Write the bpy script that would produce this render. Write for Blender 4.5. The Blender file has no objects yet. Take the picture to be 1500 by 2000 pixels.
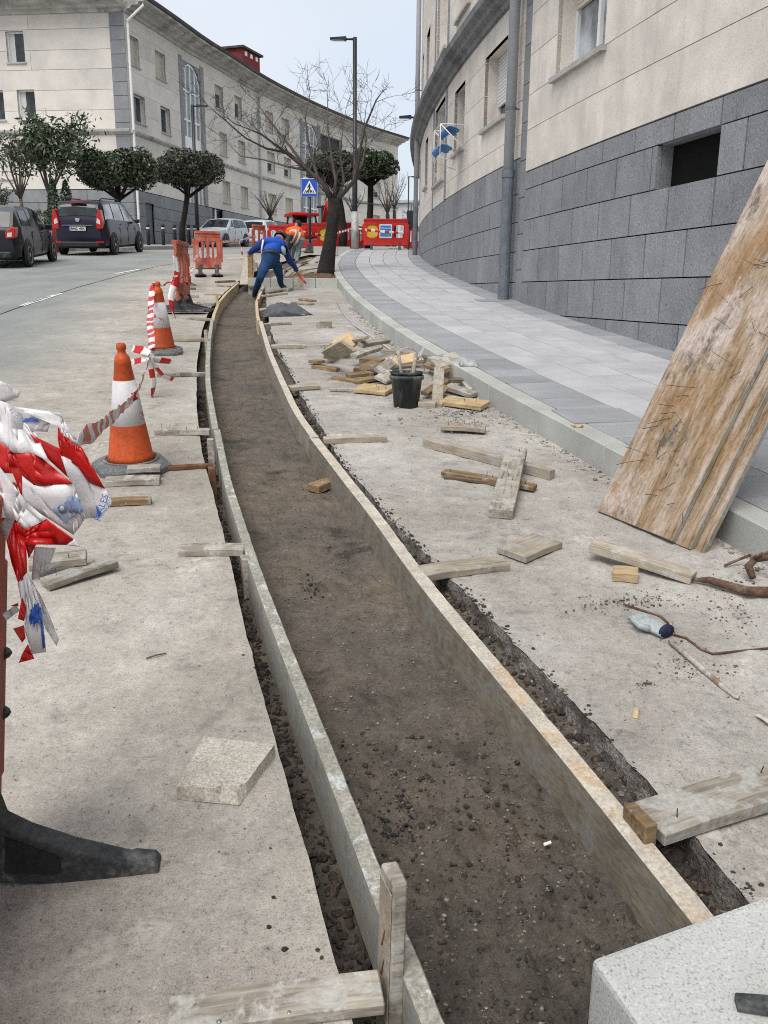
import bpy, bmesh, math, random
from mathutils import Vector, Matrix, noise as mnoise
R = math.radians
random.seed(7)
SC = bpy.context.scene
# ------------------------------------------------------------------ camera
F_PX, PITCH, ROLL, CAM_Z = 1700.0, math.atan(430/1700.0), R(0.5), 1.5
cd = bpy.data.cameras.new('camera'); cam = bpy.data.objects.new('camera', cd); SC.collection.objects.link(cam)
cd.sensor_fit = 'VERTICAL'; cd.sensor_height = 36.0; cd.lens = 36.0*F_PX/2000.0
cd.clip_start = 0.05; cd.clip_end = 3000
cam.matrix_world = Matrix.Translation((0, 0, CAM_Z)) @ Matrix.Rotation(math.pi/2-PITCH, 4, 'X') @ Matrix.Rotation(ROLL, 4, 'Z')
SC.camera = cam
# ------------------------------------------------------------------ sky, sun, exposure
SUN_EL, SUN_AZ = R(57), R(202)        # azimuth from north (+Y) clockwise: behind the camera, a little to the left
w = bpy.data.worlds.new('World'); SC.world = w; w.use_nodes = True
nt = w.node_tree; nt.nodes.clear()
sky = nt.nodes.new('ShaderNodeTexSky'); sky.sky_type = 'NISHITA'; sky.sun_disc = False
sky.sun_elevation = SUN_EL; sky.sun_rotation = SUN_AZ; sky.air_density = 1.2; sky.dust_density = 3.0
mx = nt.nodes.new('ShaderNodeMixRGB'); mx.inputs[0].default_value = 0.88
mx.inputs[2].default_value = (4.55, 4.85, 5.25, 1)           # an even cloud deck
nt.links.new(sky.outputs[0], mx.inputs[1])
tcw = nt.nodes.new('ShaderNodeTexCoord'); nzw = nt.nodes.new('ShaderNodeTexNoise'); nzw.inputs['Scale'].default_value = 2.2; nzw.inputs['Detail'].default_value = 5
nt.links.new(tcw.outputs['Generated'], nzw.inputs['Vector']); rpw = nt.nodes.new('ShaderNodeValToRGB'); rpw.color_ramp.elements[0].position = .35; rpw.color_ramp.elements[0].color = (4.15, 4.6, 5.2, 1); rpw.color_ramp.elements[1].position = .68; rpw.color_ramp.elements[1].color = (4.95, 5.1, 5.35, 1)
nt.links.new(nzw.outputs['Fac'], rpw.inputs[0]); nt.links.new(rpw.outputs[0], mx.inputs[2])
bg = nt.nodes.new('ShaderNodeBackground'); bg.inputs[1].default_value = 0.10
nt.links.new(mx.outputs[0], bg.inputs[0])
wo = nt.nodes.new('ShaderNodeOutputWorld'); nt.links.new(bg.outputs[0], wo.inputs[0])
ld = bpy.data.lights.new('sun', 'SUN'); sun = bpy.data.objects.new('sun', ld); SC.collection.objects.link(sun)
ld.energy = 1.5; ld.angle = R(42); ld.color = (1.0, 0.965, 0.92)
sd = Vector((math.sin(SUN_AZ)*math.cos(SUN_EL), math.cos(SUN_AZ)*math.cos(SUN_EL), math.sin(SUN_EL)))
sun.rotation_euler = sd.to_track_quat('Z', 'Y').to_euler()
SC.view_settings.view_transform = 'Standard'; SC.view_settings.look = 'None'
SC.view_settings.exposure = 0.88; SC.view_settings.gamma = 1.0; SC.view_settings.use_curve_mapping = False
SC.cycles.max_bounces = 6; SC.cycles.diffuse_bounces = 3; SC.cycles.glossy_bounces = 2
SC.cycles.transmission_bounces = 4; SC.cycles.transparent_max_bounces = 8; SC.cycles.use_denoising = False
SC.cycles.filter_width = 1.05

# ------------------------------------------------------------------ ground profile and measuring
def gz(y):
    if y < 29: return 0.088*y
    if y < 33:
        t = (y-29)/4; return 0.088*29 + 4*(0.088*t - 0.015*t*t)
    z33 = 0.088*29 + 4*(0.088-0.015)
    return z33 + 0.058*(y-33) if y < 60 else z33 + 0.058*27 + 0.025*(y-60)
def gs(y): return (gz(y+.05)-gz(y-.05))/.1
def at(px, py, off=0.0):
    """the point of the ground (raised by off) that stands at pixel px, py of the 1500 x 2000 photograph"""
    u, v = px-750, py-1000
    c, s = math.cos(ROLL), math.sin(ROLL); uu, vv = u*c+v*s, -u*s+v*c
    fy = F_PX*math.cos(PITCH)-vv*math.sin(PITCH); fz = -(F_PX*math.sin(PITCH)+vv*math.cos(PITCH))
    kx, kz = uu/fy, fz/fy
    lo, hi = .3, 400
    for _ in range(50):
        m = (lo+hi)/2
        if CAM_Z+kz*m > gz(m)+off: lo = m
        else: hi = m
    return Vector((kx*lo, lo, CAM_Z+kz*lo))
def ray2(px, py):
    u, v = px-750, py-1000
    c, s = math.cos(ROLL), math.sin(ROLL); uu, vv = u*c+v*s, -u*s+v*c
    fy = F_PX*math.cos(PITCH)-vv*math.sin(PITCH); fz = -(F_PX*math.sin(PITCH)+vv*math.cos(PITCH))
    return uu/fy, fz/fy
def atY(px, py, Y):
    kx, kz = ray2(px, py); return Vector((kx*Y, Y, CAM_Z+kz*Y))
def interp(pts):
    pts = sorted(pts)
    def f(y):
        if y <= pts[0][0]: a, b = pts[0], pts[1]
        elif y >= pts[-1][0]: a, b = pts[-2], pts[-1]
        else:
            for i in range(len(pts)-1):
                if pts[i][0] <= y <= pts[i+1][0]: a, b = pts[i], pts[i+1]; break
        return a[1]+(b[1]-a[1])*(y-a[0])/(b[0]-a[0])
    return f
def smooth(f, r=.7):
    return lambda y: (f(y-r)+2*f(y-r/2)+2*f(y)+2*f(y+r/2)+f(y+r))/8

# ------------------------------------------------------------------ objects
COL = SC.collection
def link(o, parent=None):
    COL.objects.link(o)
    if parent is not None: o.parent = parent
    return o
def thing(name, label, cat, loc=(0, 0, 0), rotz=0, group=None, tilt=None):
    o = bpy.data.objects.new(name, None); link(o); o.empty_display_size = .1
    o.location = loc; o.rotation_euler = (0, 0, rotz)
    if tilt is not None: o.matrix_world = Matrix.Translation(loc) @ tilt
    o['label'] = label; o['category'] = cat
    if group: o['group'] = group
    return o
def tag(o, label, cat, group=None):
    o['label'] = label; o['category'] = cat
    if group: o['group'] = group
    return o
def kind(o, k): o['kind'] = k; return o

class MB:
    def __init__(self): self.v, self.f, self.mi, self.cur = [], [], [], 0
    def add(self, vs, fs):
        n = len(self.v); self.v += [tuple(v) for v in vs]; self.f += [tuple(n+i for i in f) for f in fs]
        self.mi += [self.cur]*len(fs); return self
    def box(self, c, s, M=None, jit=0):
        hx, hy, hz = s[0]/2, s[1]/2, s[2]/2; c = Vector(c); vs = []
        for x, y, z in ((-1,-1,-1),(1,-1,-1),(1,1,-1),(-1,1,-1),(-1,-1,1),(1,-1,1),(1,1,1),(-1,1,1)):
            p = Vector((x*hx, y*hy, z*hz))
            if jit: p += Vector((random.uniform(-jit, jit), random.uniform(-jit, jit), random.uniform(-jit, jit)))
            vs.append(c + (M @ p if M is not None else p))
        return self.add(vs, [(0,3,2,1),(4,5,6,7),(0,1,5,4),(1,2,6,5),(2,3,7,6),(3,0,4,7)])
    def hexa(self, vs): return self.add(vs, [(0,3,2,1),(4,5,6,7),(0,1,5,4),(1,2,6,5),(2,3,7,6),(3,0,4,7)])
    def prism(self, poly, axis, a, b):
        """poly: 2-D points, extruded along axis (0,1,2) from a to b"""
        def P(p, t):
            q = [p[0], p[1]]; q.insert(axis, t); return q
        n = len(poly); vs = [P(p, a) for p in poly]+[P(p, b) for p in poly]
        return self.add(vs, [tuple(range(n))[::-1], tuple(range(n, 2*n))]+[(i, (i+1) % n, n+(i+1) % n, n+i) for i in range(n)])
    def tube(self, path, rad, n=8, caps=True):
        path = [Vector(p) for p in path]; m = len(path)
        rad = rad if isinstance(rad, (list, tuple)) else [rad]*m
        up = Vector((0.31, 0.17, .93)); vs = []
        for i, p in enumerate(path):
            d = (path[min(i+1, m-1)]-path[max(i-1, 0)]).normalized()
            a = d.cross(up)
            if a.length < .05: a = d.cross(Vector((1, 0, 0)))
            a.normalize(); b = d.cross(a)
            for k in range(n):
                t = 2*math.pi*k/n; vs.append(p + (a*math.cos(t)+b*math.sin(t))*rad[i])
        fs = [(i*n+k, i*n+(k+1) % n, (i+1)*n+(k+1) % n, (i+1)*n+k) for i in range(m-1) for k in range(n)]
        if caps: fs += [tuple(range(n))[::-1], tuple(range((m-1)*n, m*n))]
        return self.add(vs, fs)
    def lathe(self, prof, n=20, c=(0, 0, 0), M=None):
        vs = []; c = Vector(c)
        for r, z in prof:
            for k in range(n):
                t = 2*math.pi*k/n; p = Vector((r*math.cos(t), r*math.sin(t), z))
                vs.append(c+(M @ p if M is not None else p))
        m = len(prof)
        fs = [(i*n+k, i*n+(k+1) % n, (i+1)*n+(k+1) % n, (i+1)*n+k) for i in range(m-1) for k in range(n)]
        if prof[0][0] > 1e-4: fs.append(tuple(range(n))[::-1])
        if prof[-1][0] > 1e-4: fs.append(tuple(range((m-1)*n, m*n)))
        return self.add(vs, fs)
    def grid(self, P, nu, nv):
        """P(i,j) -> point"""
        vs = [P(i, j) for i in range(nu+1) for j in range(nv+1)]
        return self.add(vs, [(i*(nv+1)+j, (i+1)*(nv+1)+j, (i+1)*(nv+1)+j+1, i*(nv+1)+j+1) for i in range(nu) for j in range(nv)])
    def mesh(self, name, mats, smooth=False, fix=True):
        me = bpy.data.meshes.new(name); me.from_pydata(self.v, [], self.f)
        for m in (mats if isinstance(mats, (list, tuple)) else [mats]): me.materials.append(m)
        if any(self.mi): me.polygons.foreach_set('material_index', self.mi)
        if smooth: me.polygons.foreach_set('use_smooth', [True]*len(self.f))
        if fix:
            bm = bmesh.new(); bm.from_mesh(me); bmesh.ops.recalc_face_normals(bm, faces=bm.faces); bm.to_mesh(me); bm.free()
        me.update(); return me
    def build(self, name, mats, parent=None, smooth=False, bevel=0, seg=1, fix=True):
        me = self.mesh(name, mats, smooth, fix)
        if bevel:
            bm = bmesh.new(); bm.from_mesh(me)
            es = [e for e in bm.edges if len(e.link_faces) == 2 and e.calc_face_angle(0) > R(25)]
            bmesh.ops.bevel(bm, geom=es, offset=bevel, segments=seg, affect='EDGES', profile=.6, clamp_overlap=True)
            bm.to_mesh(me); bm.free(); me.update()
        return link(bpy.data.objects.new(name, me), parent)
def shared(name, me, parent=None, M=None):
    o = link(bpy.data.objects.new(name, me), parent)
    if M is not None: o.matrix_basis = M
    return o
def text_mesh(body, size, mat, depth=.002, bold=0):
    c = bpy.data.curves.new('lettering', 'FONT'); c.body = body; c.size = size; c.align_x = 'CENTER'; c.align_y = 'CENTER'
    c.extrude = depth; c.offset = bold; c.resolution_u = 3
    o = bpy.data.objects.new('lettering', c); COL.objects.link(o)
    me = bpy.data.meshes.new_from_object(o.evaluated_get(bpy.context.evaluated_depsgraph_get()))
    bpy.data.objects.remove(o); me.materials.clear(); me.materials.append(mat); return me
def Rx(a): return Matrix.Rotation(a, 4, 'X')
def Ry(a): return Matrix.Rotation(a, 4, 'Y')
def Rz(a): return Matrix.Rotation(a, 4, 'Z')
def T(*p): return Matrix.Translation(p if len(p) == 3 else p[0])
def frame3(d, up):
    """3x3 rotation with X along d and Z as near up as can be"""
    x = Vector(d).normalized(); y = Vector(up).cross(x).normalized(); z = x.cross(y)
    return Matrix((x, y, z)).transposed()

# ------------------------------------------------------------------ materials
class NG:
    def __init__(s, name):
        s.m = bpy.data.materials.new(name); s.m.use_nodes = True; s.t = s.m.node_tree; s.t.nodes.clear()
        s.out = s.n('ShaderNodeOutputMaterial'); s.b = s.n('ShaderNodeBsdfPrincipled'); s.l(s.b.outputs[0], s.out.inputs[0])
    def n(s, t, **k):
        x = s.t.nodes.new(t)
        for a, b in k.items(): setattr(x, a, b)
        return x
    def l(s, a, b): s.t.links.new(a, b)
    def coord(s, space='Object', scale=(1, 1, 1), rand=True):
        tc = s.n('ShaderNodeTexCoord'); mp = s.n('ShaderNodeMapping'); mp.inputs['Scale'].default_value = scale
        if space == 'World':
            g = s.n('ShaderNodeNewGeometry'); s.l(g.outputs['Position'], mp.inputs['Vector'])
        else:
            s.l(tc.outputs['Object'], mp.inputs['Vector'])
            if rand:
                oi = s.n('ShaderNodeObjectInfo'); mu = s.n('ShaderNodeMath', operation='MULTIPLY'); mu.inputs[1].default_value = 57
                s.l(oi.outputs['Random'], mu.inputs[0]); cb = s.n('ShaderNodeCombineXYZ')
                for i in range(3): s.l(mu.outputs[0], cb.inputs[i])
                s.l(cb.outputs[0], mp.inputs['Location'])
        return mp.outputs[0]
    def noise(s, vec, scale, detail=4, rough=.6, dist=0):
        x = s.n('ShaderNodeTexNoise'); x.inputs['Scale'].default_value = scale; x.inputs['Detail'].default_value = detail
        x.inputs['Roughness'].default_value = rough; x.inputs['Distortion'].default_value = dist
        s.l(vec, x.inputs['Vector']); return x.outputs['Fac']
    def ramp(s, fac, stops, interp='LINEAR'):
        x = s.n('ShaderNodeValToRGB'); cr = x.color_ramp; cr.interpolation = interp
        while len(cr.elements) < len(stops): cr.elements.new(.5)
        for e, (p, c) in zip(cr.elements, stops):
            e.position = p; e.color = (*c, 1) if isinstance(c, (tuple, list)) else (c, c, c, 1)
        s.l(fac, x.inputs[0]); return x.outputs[0]
    def mix(s, a, b, fac, mode='MIX'):
        x = s.n('ShaderNodeMixRGB', blend_type=mode)
        for v, i in ((fac, 0), (a, 1), (b, 2)):
            if isinstance(v, (int, float)): x.inputs[i].default_value = v if i == 0 else (v, v, v, 1)
            elif isinstance(v, (tuple, list)): x.inputs[i].default_value = (*v[:3], 1)
            else: s.l(v, x.inputs[i])
        return x.outputs[0]
    def bump(s, h, strength=.3, dist=.01):
        x = s.n('ShaderNodeBump'); x.inputs['Strength'].default_value = strength; x.inputs['Distance'].default_value = dist
        s.l(h, x.inputs['Height']); s.l(x.outputs[0], s.b.inputs['Normal'])
    def done(s, col, rough=.8, metal=0, spec=.4):
        if isinstance(col, (tuple, list)): s.b.inputs['Base Color'].default_value = (*col, 1)
        else: s.l(col, s.b.inputs['Base Color'])
        s.b.inputs['Roughness'].default_value = rough; s.b.inputs['Metallic'].default_value = metal
        s.b.inputs['Specular IOR Level'].default_value = spec; return s.m
def sc(c, k): return tuple(min(1, x*k) for x in c)
def rough_mat(name, col, var=.25, scale=4, fine=90, finev=.2, bump=.25, rough=.85, space='Object', stretch=(1, 1, 1), col2=None, lim=(.5, .62), bd=.004, spec=.35, rand=True, pervar=0, scale2=None):
    g = NG(name); v = g.coord(space, stretch, rand)
    n1 = g.noise(v, scale, 5); n2 = g.noise(v, fine, 3, .7)
    c = g.ramp(n1, [(.3, sc(col, 1-var)), (.7, sc(col, 1+var))])
    if col2:
        n3 = g.noise(v, scale2 or scale*.6, 6, .65, .4); k = g.ramp(n3, [(lim[0], 0), (lim[1], 1)])
        c = g.mix(c, col2, k)
    c = g.mix(c, g.ramp(n2, [(.3, 1-finev*1.6), (.68, 1+finev)]), 1.0, 'MULTIPLY')
    if pervar:
        oi = g.n('ShaderNodeObjectInfo'); c = g.mix(c, g.ramp(oi.outputs['Random'], [(0, 1-pervar), (1, 1+pervar)]), 1, 'MULTIPLY')
    if bump: g.bump(n2, bump, bd)
    return g.done(c, rough, 0, spec)
def plain(name, col, rough=.5, metal=0, spec=.5, var=.12, scale=6):
    g = NG(name); v = g.coord(); n = g.noise(v, scale, 5, .65)
    return g.done(g.ramp(n, [(.3, sc(col, 1-var)), (.7, sc(col, 1+var))]), rough, metal, spec)
def wood(name, base, dark, light, cement=0, cem=(.36, .35, .32), axis=0, bump=.4):
    g = NG(name); st = [14, 14, 14]; st[axis] = 1.1; v = g.coord('Object', tuple(st)); v2 = g.coord('Object')
    gr = g.noise(v, 5, 6, .65, .6); c = g.ramp(gr, [(.28, dark), (.5, base), (.74, light)])
    bl = g.noise(v2, 7, 5, .6); c = g.mix(c, g.ramp(bl, [(.3, .72), (.7, 1.18)]), 1, 'MULTIPLY')
    if cement:
        cm = g.noise(v2, 9, 7, .7, .5); k = g.ramp(cm, [(.60-cement*.35, 0), (.68-cement*.35, 1)])
        fn = g.noise(v2, 60, 4, .7)
        c = g.mix(c, g.ramp(fn, [(.3, sc(cem, .72)), (.7, sc(cem, 1.2))]), k)
    oi = g.n('ShaderNodeObjectInfo'); c = g.mix(c, g.ramp(oi.outputs['Random'], [(0, .78), (1, 1.18)]), 1, 'MULTIPLY')
    g.bump(gr, bump, .004); return g.done(c, .85, 0, .25)
def granite(name, col, dk=.45, lt=1.5, scale=170, rough=.75, pervar=.08, bump=.12, space='Object', stain=None, streak=0):
    g = NG(name); v = g.coord(space, rand=(space == 'Object'))
    n = g.noise(v, scale, 2, .6); b = g.noise(v, 2.2, 5, .6)
    c = g.ramp(n, [(.3, sc(col, dk)), (.45, col), (.58, col), (.72, sc(col, lt))])
    c = g.mix(c, g.ramp(b, [(.28, .82), (.72, 1.14)]), 1, 'MULTIPLY')
    if stain:
        s2 = g.noise(v, 1.3, 6, .65, .5); c = g.mix(c, stain, g.ramp(s2, [(.52, 0), (.72, .55)]))
    if pervar:
        oi = g.n('ShaderNodeObjectInfo'); c = g.mix(c, g.ramp(oi.outputs['Random'], [(0, 1-pervar), (1, 1+pervar)]), 1, 'MULTIPLY')
    if streak:
        v4 = g.coord(space, (2.5, 2.5, .22), rand=(space == 'Object')); q4 = g.noise(v4, 1.6, 6, .7, .3); c = g.mix(c, g.ramp(q4, [(.30, 1-streak), (.48, 1), (.7, 1+streak*.35)]), 1, 'MULTIPLY')
    g.bump(n, bump, .003); return g.done(c, rough, 0, .4)
def glass(name, tint=(.03, .035, .04), rough=.06):
    g = NG(name); v = g.coord(); n = g.noise(v, 2.5, 3, .5)
    return g.done(g.ramp(n, [(.35, sc(tint, .5)), (.65, sc(tint, 1.8))]), rough, 0, .45)

M = {}
M['black_plastic'] = rough_mat('black_plastic', (.022, .023, .024), .3, 8, 60, .25, .2, .55, col2=(.10, .10, .095), lim=(.6, .78))
M['steel'] = plain('steel', (.33, .33, .34), .4, .8)
M['grey_paint'] = rough_mat('grey_paint', (.42, .43, .45), .1, 3, 40, .06, .03, .5)
M['dark_paint'] = plain('dark_paint', (.016, .017, .02), .42)
M['white_paint'] = plain('white_paint', (.74, .74, .72), .5, var=.06)
M['rust'] = rough_mat('rust', (.16, .075, .04), .4, 20, 120, .3, .3, .9)
M['nail'] = plain('nail', (.10, .075, .06), .5, .7)
M['glass'] = glass('glass')
M['glass_pale'] = glass('glass_pale', (.30, .33, .35), .12)
M['lead'] = plain('lead', (.12, .13, .15), .6)
M['wood_pale'] = wood('wood_pale', (.40, .345, .265), (.235, .19, .14), (.54, .485, .395), .22, (.44, .42, .375))
M['wood_grey'] = wood('wood_grey', (.31, .275, .225), (.15, .125, .10), (.47, .425, .36), .35, (.43, .415, .375))
M['wood_fresh'] = wood('wood_fresh', (.56, .41, .235), (.38, .25, .125), (.68, .54, .34), .05)
M['wood_brown'] = wood('wood_brown', (.24, .16, .085), (.10, .065, .035), (.37, .265, .15), .1)
M['wood_dark'] = wood('wood_dark', (.14, .10, .065), (.06, .045, .03), (.25, .19, .13), .05)
# ================================================================== ground, trench, kerbs, paving
def A2(lst, off=0):
    return [(p.y, p.x) for p in (at(a, b, off) for a, b in lst)]
rimL0 = interp([(-3, 1.15), (0, .33)] + A2([(669,1923),(638,1797),(602,1685),(579,1595),(552,1505),(530,1410),(498,1302),(469,1190),(451,1100),(413,950),(395,890),(384,800),(384,710),(389,680),(395,644),(404,617),(413,599),(437,572)]) + [(19, -3.15), (24, -3.25), (31, -2.6)])
boardL = interp([(-3, 1.2), (1.0, .2), (1.38, .075), (1.62, 0), (1.9, -.08), (2.34, -.21), (2.85, -.365), (3.57, -.575), (4.24, -.755), (4.81, -.91), (5.97, -1.18), (7.6, -1.55), (8.77, -1.78), (10.35, -2.07), (12.6, -2.455), (14.46, -2.72), (16.04, -2.87), (18.25, -3.03)])
boardR = interp([(1.0, .86), (1.63, .665), (1.89, .59), (2.17, .515), (2.68, .355), (3.11, .225), (3.5, .11), (4.26, -.08), (4.74, -.22), (5.4, -.4), (6.12, -.6), (6.72, -.745), (8.14, -1.03), (9.48, -1.29), (12.64, -1.84), (14.51, -2.12), (18.06, -2.46)])
rimR0 = interp([(-3, 1.95), (0, 1.22), (1.78, .835)] + [(2.06,.75),(2.31,.69),(2.6,.60),(2.81,.52),(3.17,.41),(3.46,.31)] + A2([(770,1022),(725,968),(668,908),(638,851),(608,806),(587,770),(572,737),(554,704),(542,683),(530,650),(520,600)]) + [(17.6, -2.35), (31, -2.3)])
def jag(f, a, fr):
    return lambda y: f(y) + a*mnoise.noise((y*fr, 3.3, a*90)) + a*.6*mnoise.noise((y*fr*3.7, 8.1, a*50))
rimL, rimR = jag(smooth(rimL0, .3), .005, 7), jag(smooth(rimR0, .3), .016, 6)
K0 = interp([(-3, 3.2), (0, 2.72), (2.4, 2.05)] + A2([(660,546),(688,579),(715,600),(760,635),(813,667),(867,699),(920,731),(1000,773),(1080,819),(1140,846),(1200,879),(1399,977),(1500,1030)], .17) + [(20.5, -1.2), (23, -1.37), (26, -1.42), (29, -1.38), (31.5, -1.27), (33, -1.1)])
Kc = smooth(K0, 1.2)
def ysteps(segs):
    out = []; y = segs[0][0]
    for (a, b, d) in segs:
        n = max(1, int(round((b-a)/d))); out += [a+(b-a)*i/n for i in range(n)]
    return out + [segs[-1][1]]

def slab_mat(name, base, pale, dark, dust=None):
    """dusty rough concrete with stains; dust: vertex colour that brings in asphalt far from the trench"""
    g = NG(name); v = g.coord('World')
    n0 = g.noise(v, .9, 6, .62, .3); n1 = g.noise(v, 7, 6, .68); n2 = g.noise(v, 60, 4, .75); n3 = g.noise(v, 240, 2, .7)
    c = g.ramp(n0, [(.3, dark), (.5, base), (.7, pale)])
    c = g.mix(c, g.ramp(n1, [(.26, .62), (.42, .93), (.56, 1.03), (.74, 1.25)]), 1, 'MULTIPLY')
    c = g.mix(c, g.ramp(n2, [(.27, .42), (.40, .90), (.62, 1.05), (.78, 1.40)]), 1, 'MULTIPLY')
    c = g.mix(c, g.ramp(n3, [(.28, .62), (.45, 1.0), (.72, 1.18)]), 1, 'MULTIPLY')
    n5 = g.noise(v, 22, 5, .72, .3); c = g.mix(c, g.ramp(n5, [(.30, .58), (.40, .95), (.60, 1.02), (.72, 1.20)]), 1, 'MULTIPLY')
    # wet spots and cement splashes
    s1 = g.noise(v, 2.6, 3, .5); s2 = g.noise(v, 15, 3, .6)
    sp = g.mix(g.ramp(s1, [(.60, 0), (.66, 1)]), g.ramp(s2, [(.52, 0), (.60, 1)]), 1, 'MULTIPLY')
    c = g.mix(c, sc(dark, .62), g.mix(sp, .55, 1, 'MULTIPLY'))
    s3 = g.noise(v, 1.7, 4, .6); s4 = g.noise(v, 24, 4, .7)
    wp = g.mix(g.ramp(s3, [(.60, 0), (.68, 1)]), g.ramp(s4, [(.48, 0), (.62, 1)]), 1, 'MULTIPLY')
    c = g.mix(c, sc(pale, 1.35), g.mix(wp, .7, 1, 'MULTIPLY'))
    if dust:
        vc = g.n('ShaderNodeVertexColor', layer_name='dust')
        a = g.ramp(g.noise(v, 110, 3, .7), [(.3, sc(dust, .6)), (.5, dust), (.7, sc(dust, 1.5))])
        a = g.mix(a, g.ramp(g.noise(v, .6, 5, .6), [(.3, .86), (.7, 1.16)]), 1, 'MULTIPLY')
        st = g.coord('World', (2.2, .12, 1)); a = g.mix(a, g.ramp(g.noise(st, 1.5, 4, .6), [(.3, .9), (.7, 1.1)]), 1, 'MULTIPLY')
        br = g.mix(vc.outputs[0], g.ramp(n0, [(.35, -.25), (.65, .25)]), 1, 'ADD')
        c = g.mix(a, c, br)
    g.bump(g.mix(n2, n5, .5), .7, .008); return g.done(c, .92, 0, .2)
M['road'] = slab_mat('road', (.385, .352, .308), (.45, .42, .375), (.305, .275, .237), (.215, .23, .222))
M['bay'] = slab_mat('bay', (.365, .342, .308), (.455, .43, .393), (.275, .252, .224))
def soil_mat():
    g = NG('soil'); v = g.coord('World'); a = g.noise(v, 1.3, 6, .65, .4); b = g.noise(v, 9, 6, .7); d = g.noise(v, 70, 4, .75); e = g.noise(v, 210, 2, .7); w_ = g.noise(v, 2.3, 4, .6, .5)
    c = g.ramp(a, [(.3, (.092, .082, .072)), (.48, (.128, .110, .092)), (.68, (.160, .128, .095))])
    c = g.mix(c, g.ramp(b, [(.28, .62), (.5, 1), (.72, 1.28)]), 1, 'MULTIPLY'); c = g.mix(c, g.ramp(d, [(.28, .40), (.44, .95), (.62, 1.08), (.76, 1.6)]), 1, 'MULTIPLY')
    c = g.mix(c, g.ramp(e, [(.3, .7), (.7, 1.25)]), 1, 'MULTIPLY'); c = g.mix(c, (.026, .023, .021), g.mix(g.ramp(w_, [(.60, 0), (.70, 1)]), .7, 1, 'MULTIPLY'))
    sx = g.n('ShaderNodeSeparateXYZ'); ge = g.n('ShaderNodeNewGeometry'); g.l(ge.outputs['Position'], sx.inputs[0]); dm = g.n('ShaderNodeMapRange'); dm.inputs[1].default_value = 1.1; dm.inputs[2].default_value = 3.4; dm.inputs[3].default_value = .55; dm.inputs[4].default_value = 1.0
    g.l(sx.outputs[1], dm.inputs[0]); c = g.mix(c, dm.outputs[0], 1, 'MULTIPLY')       # loose damp earth at the near end
    g.bump(g.mix(d, b, .4), .9, .012); return g.done(c, .93, 0, .18)
M['soil'] = soil_mat()
M['soil_dark'] = rough_mat('soil_dark', (.035, .029, .024), .4, 9, 60, .5, .9, .95, 'World', col2=(.075, .052, .036), lim=(.52, .66), bd=.012, spec=.15)
M['cut'] = rough_mat('cut', (.25, .23, .21), .3, 9, 90, .4, .9, .95, 'World', col2=(.13, .11, .095), lim=(.52, .66), bd=.01, spec=.15)
M['tar_lump'] = rough_mat('tar_lump', (.018, .018, .019), .4, 18, 110, .4, .3, .6, 'World', col2=(.05, .05, .05), lim=(.55, .65), scale2=24)
M['pebble'] = rough_mat('pebble', (.15, .125, .10), .3, 9, 120, .3, .2, .9, 'World', col2=(.30, .27, .24), lim=(.54, .60), scale2=30)
M['pebble_pale'] = rough_mat('pebble_pale', (.36, .34, .31), .35, 20, 150, .3, .2, .9, 'World', col2=(.16, .14, .125), lim=(.5, .6), scale2=30)
M['crumb'] = rough_mat('crumb', (.10, .075, .06), .4, 18, 110, .4, .3, .95, 'World', col2=(.20, .16, .13), lim=(.5, .6), scale2=24)
M['clod'] = rough_mat('clod', (.045, .037, .03), .4, 18, 110, .4, .3, .95, 'World', col2=(.10, .07, .05), lim=(.52, .62), scale2=24)
M['kerb'] = granite('kerb', (.43, .43, .40), .62, 1.3, 190, .8, .07, stain=(.30, .31, .28))
M['paver_dark'] = granite('paver_dark', (.295, .30, .31), .6, 1.4, 200, .7, .12)
M['paver_light'] = granite('paver_light', (.425, .425, .43), .75, 1.2, 210, .75, .07)
M['joint'] = rough_mat('joint', (.085, .083, .08), .3, 5, 80, .3, .3, .95, 'World')
M['pave_old'] = rough_mat('pave_old', (.36, .345, .32), .2, 3, 60, .25, .3, .9, 'World')
M['line'] = rough_mat('line', (.62, .62, .60), .12, 12, 90, .25, .2, .8, 'World', col2=(.36, .36, .35), lim=(.56, .66), scale2=8)
M['tar'] = rough_mat('tar', (.05, .052, .052), .3, 12, 90, .3, .2, .8, 'World')

def relief(x, y, a=1.0):
    return a*(.006*mnoise.noise((x*2.2, y*2.2, 1))+.0035*mnoise.noise((x*11, y*11, 4))+.0025*mnoise.noise((x*31, y*31, 7)))
def sheet(name, ys, xl, xr, ncol, mat, off=0.0, edge_pow=1.0, a=1.0, dust=None, parent=None):
    vs = []; cols = []
    for y in ys:
        l, r = xl(y), xr(y)
        for j in range(ncol+1):
            t = j/ncol; t = 1-(1-t)**edge_pow if edge_pow != 1 else t
            x = l+(r-l)*t
            vs.append((x, y, gz(y)+off+(relief(x, y, a) if 0 < a else 0)))
            if dust: cols.append(dust(x, y))
    n = ncol+1
    me = bpy.data.meshes.new(name)
    me.from_pydata(vs, [], [(i*n+j, i*n+j+1, (i+1)*n+j+1, (i+1)*n+j) for i in range(len(ys)-1) for j in range(ncol)])
    me.materials.append(mat); me.polygons.foreach_set('use_smooth', [True]*len(me.polygons))
    if dust:
        at_ = me.color_attributes.new('dust', 'FLOAT_COLOR', 'POINT')
        at_.data.foreach_set('color', [q for c in cols for q in (c, c, c, 1)])
    return link(bpy.data.objects.new(name, me), parent)

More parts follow.
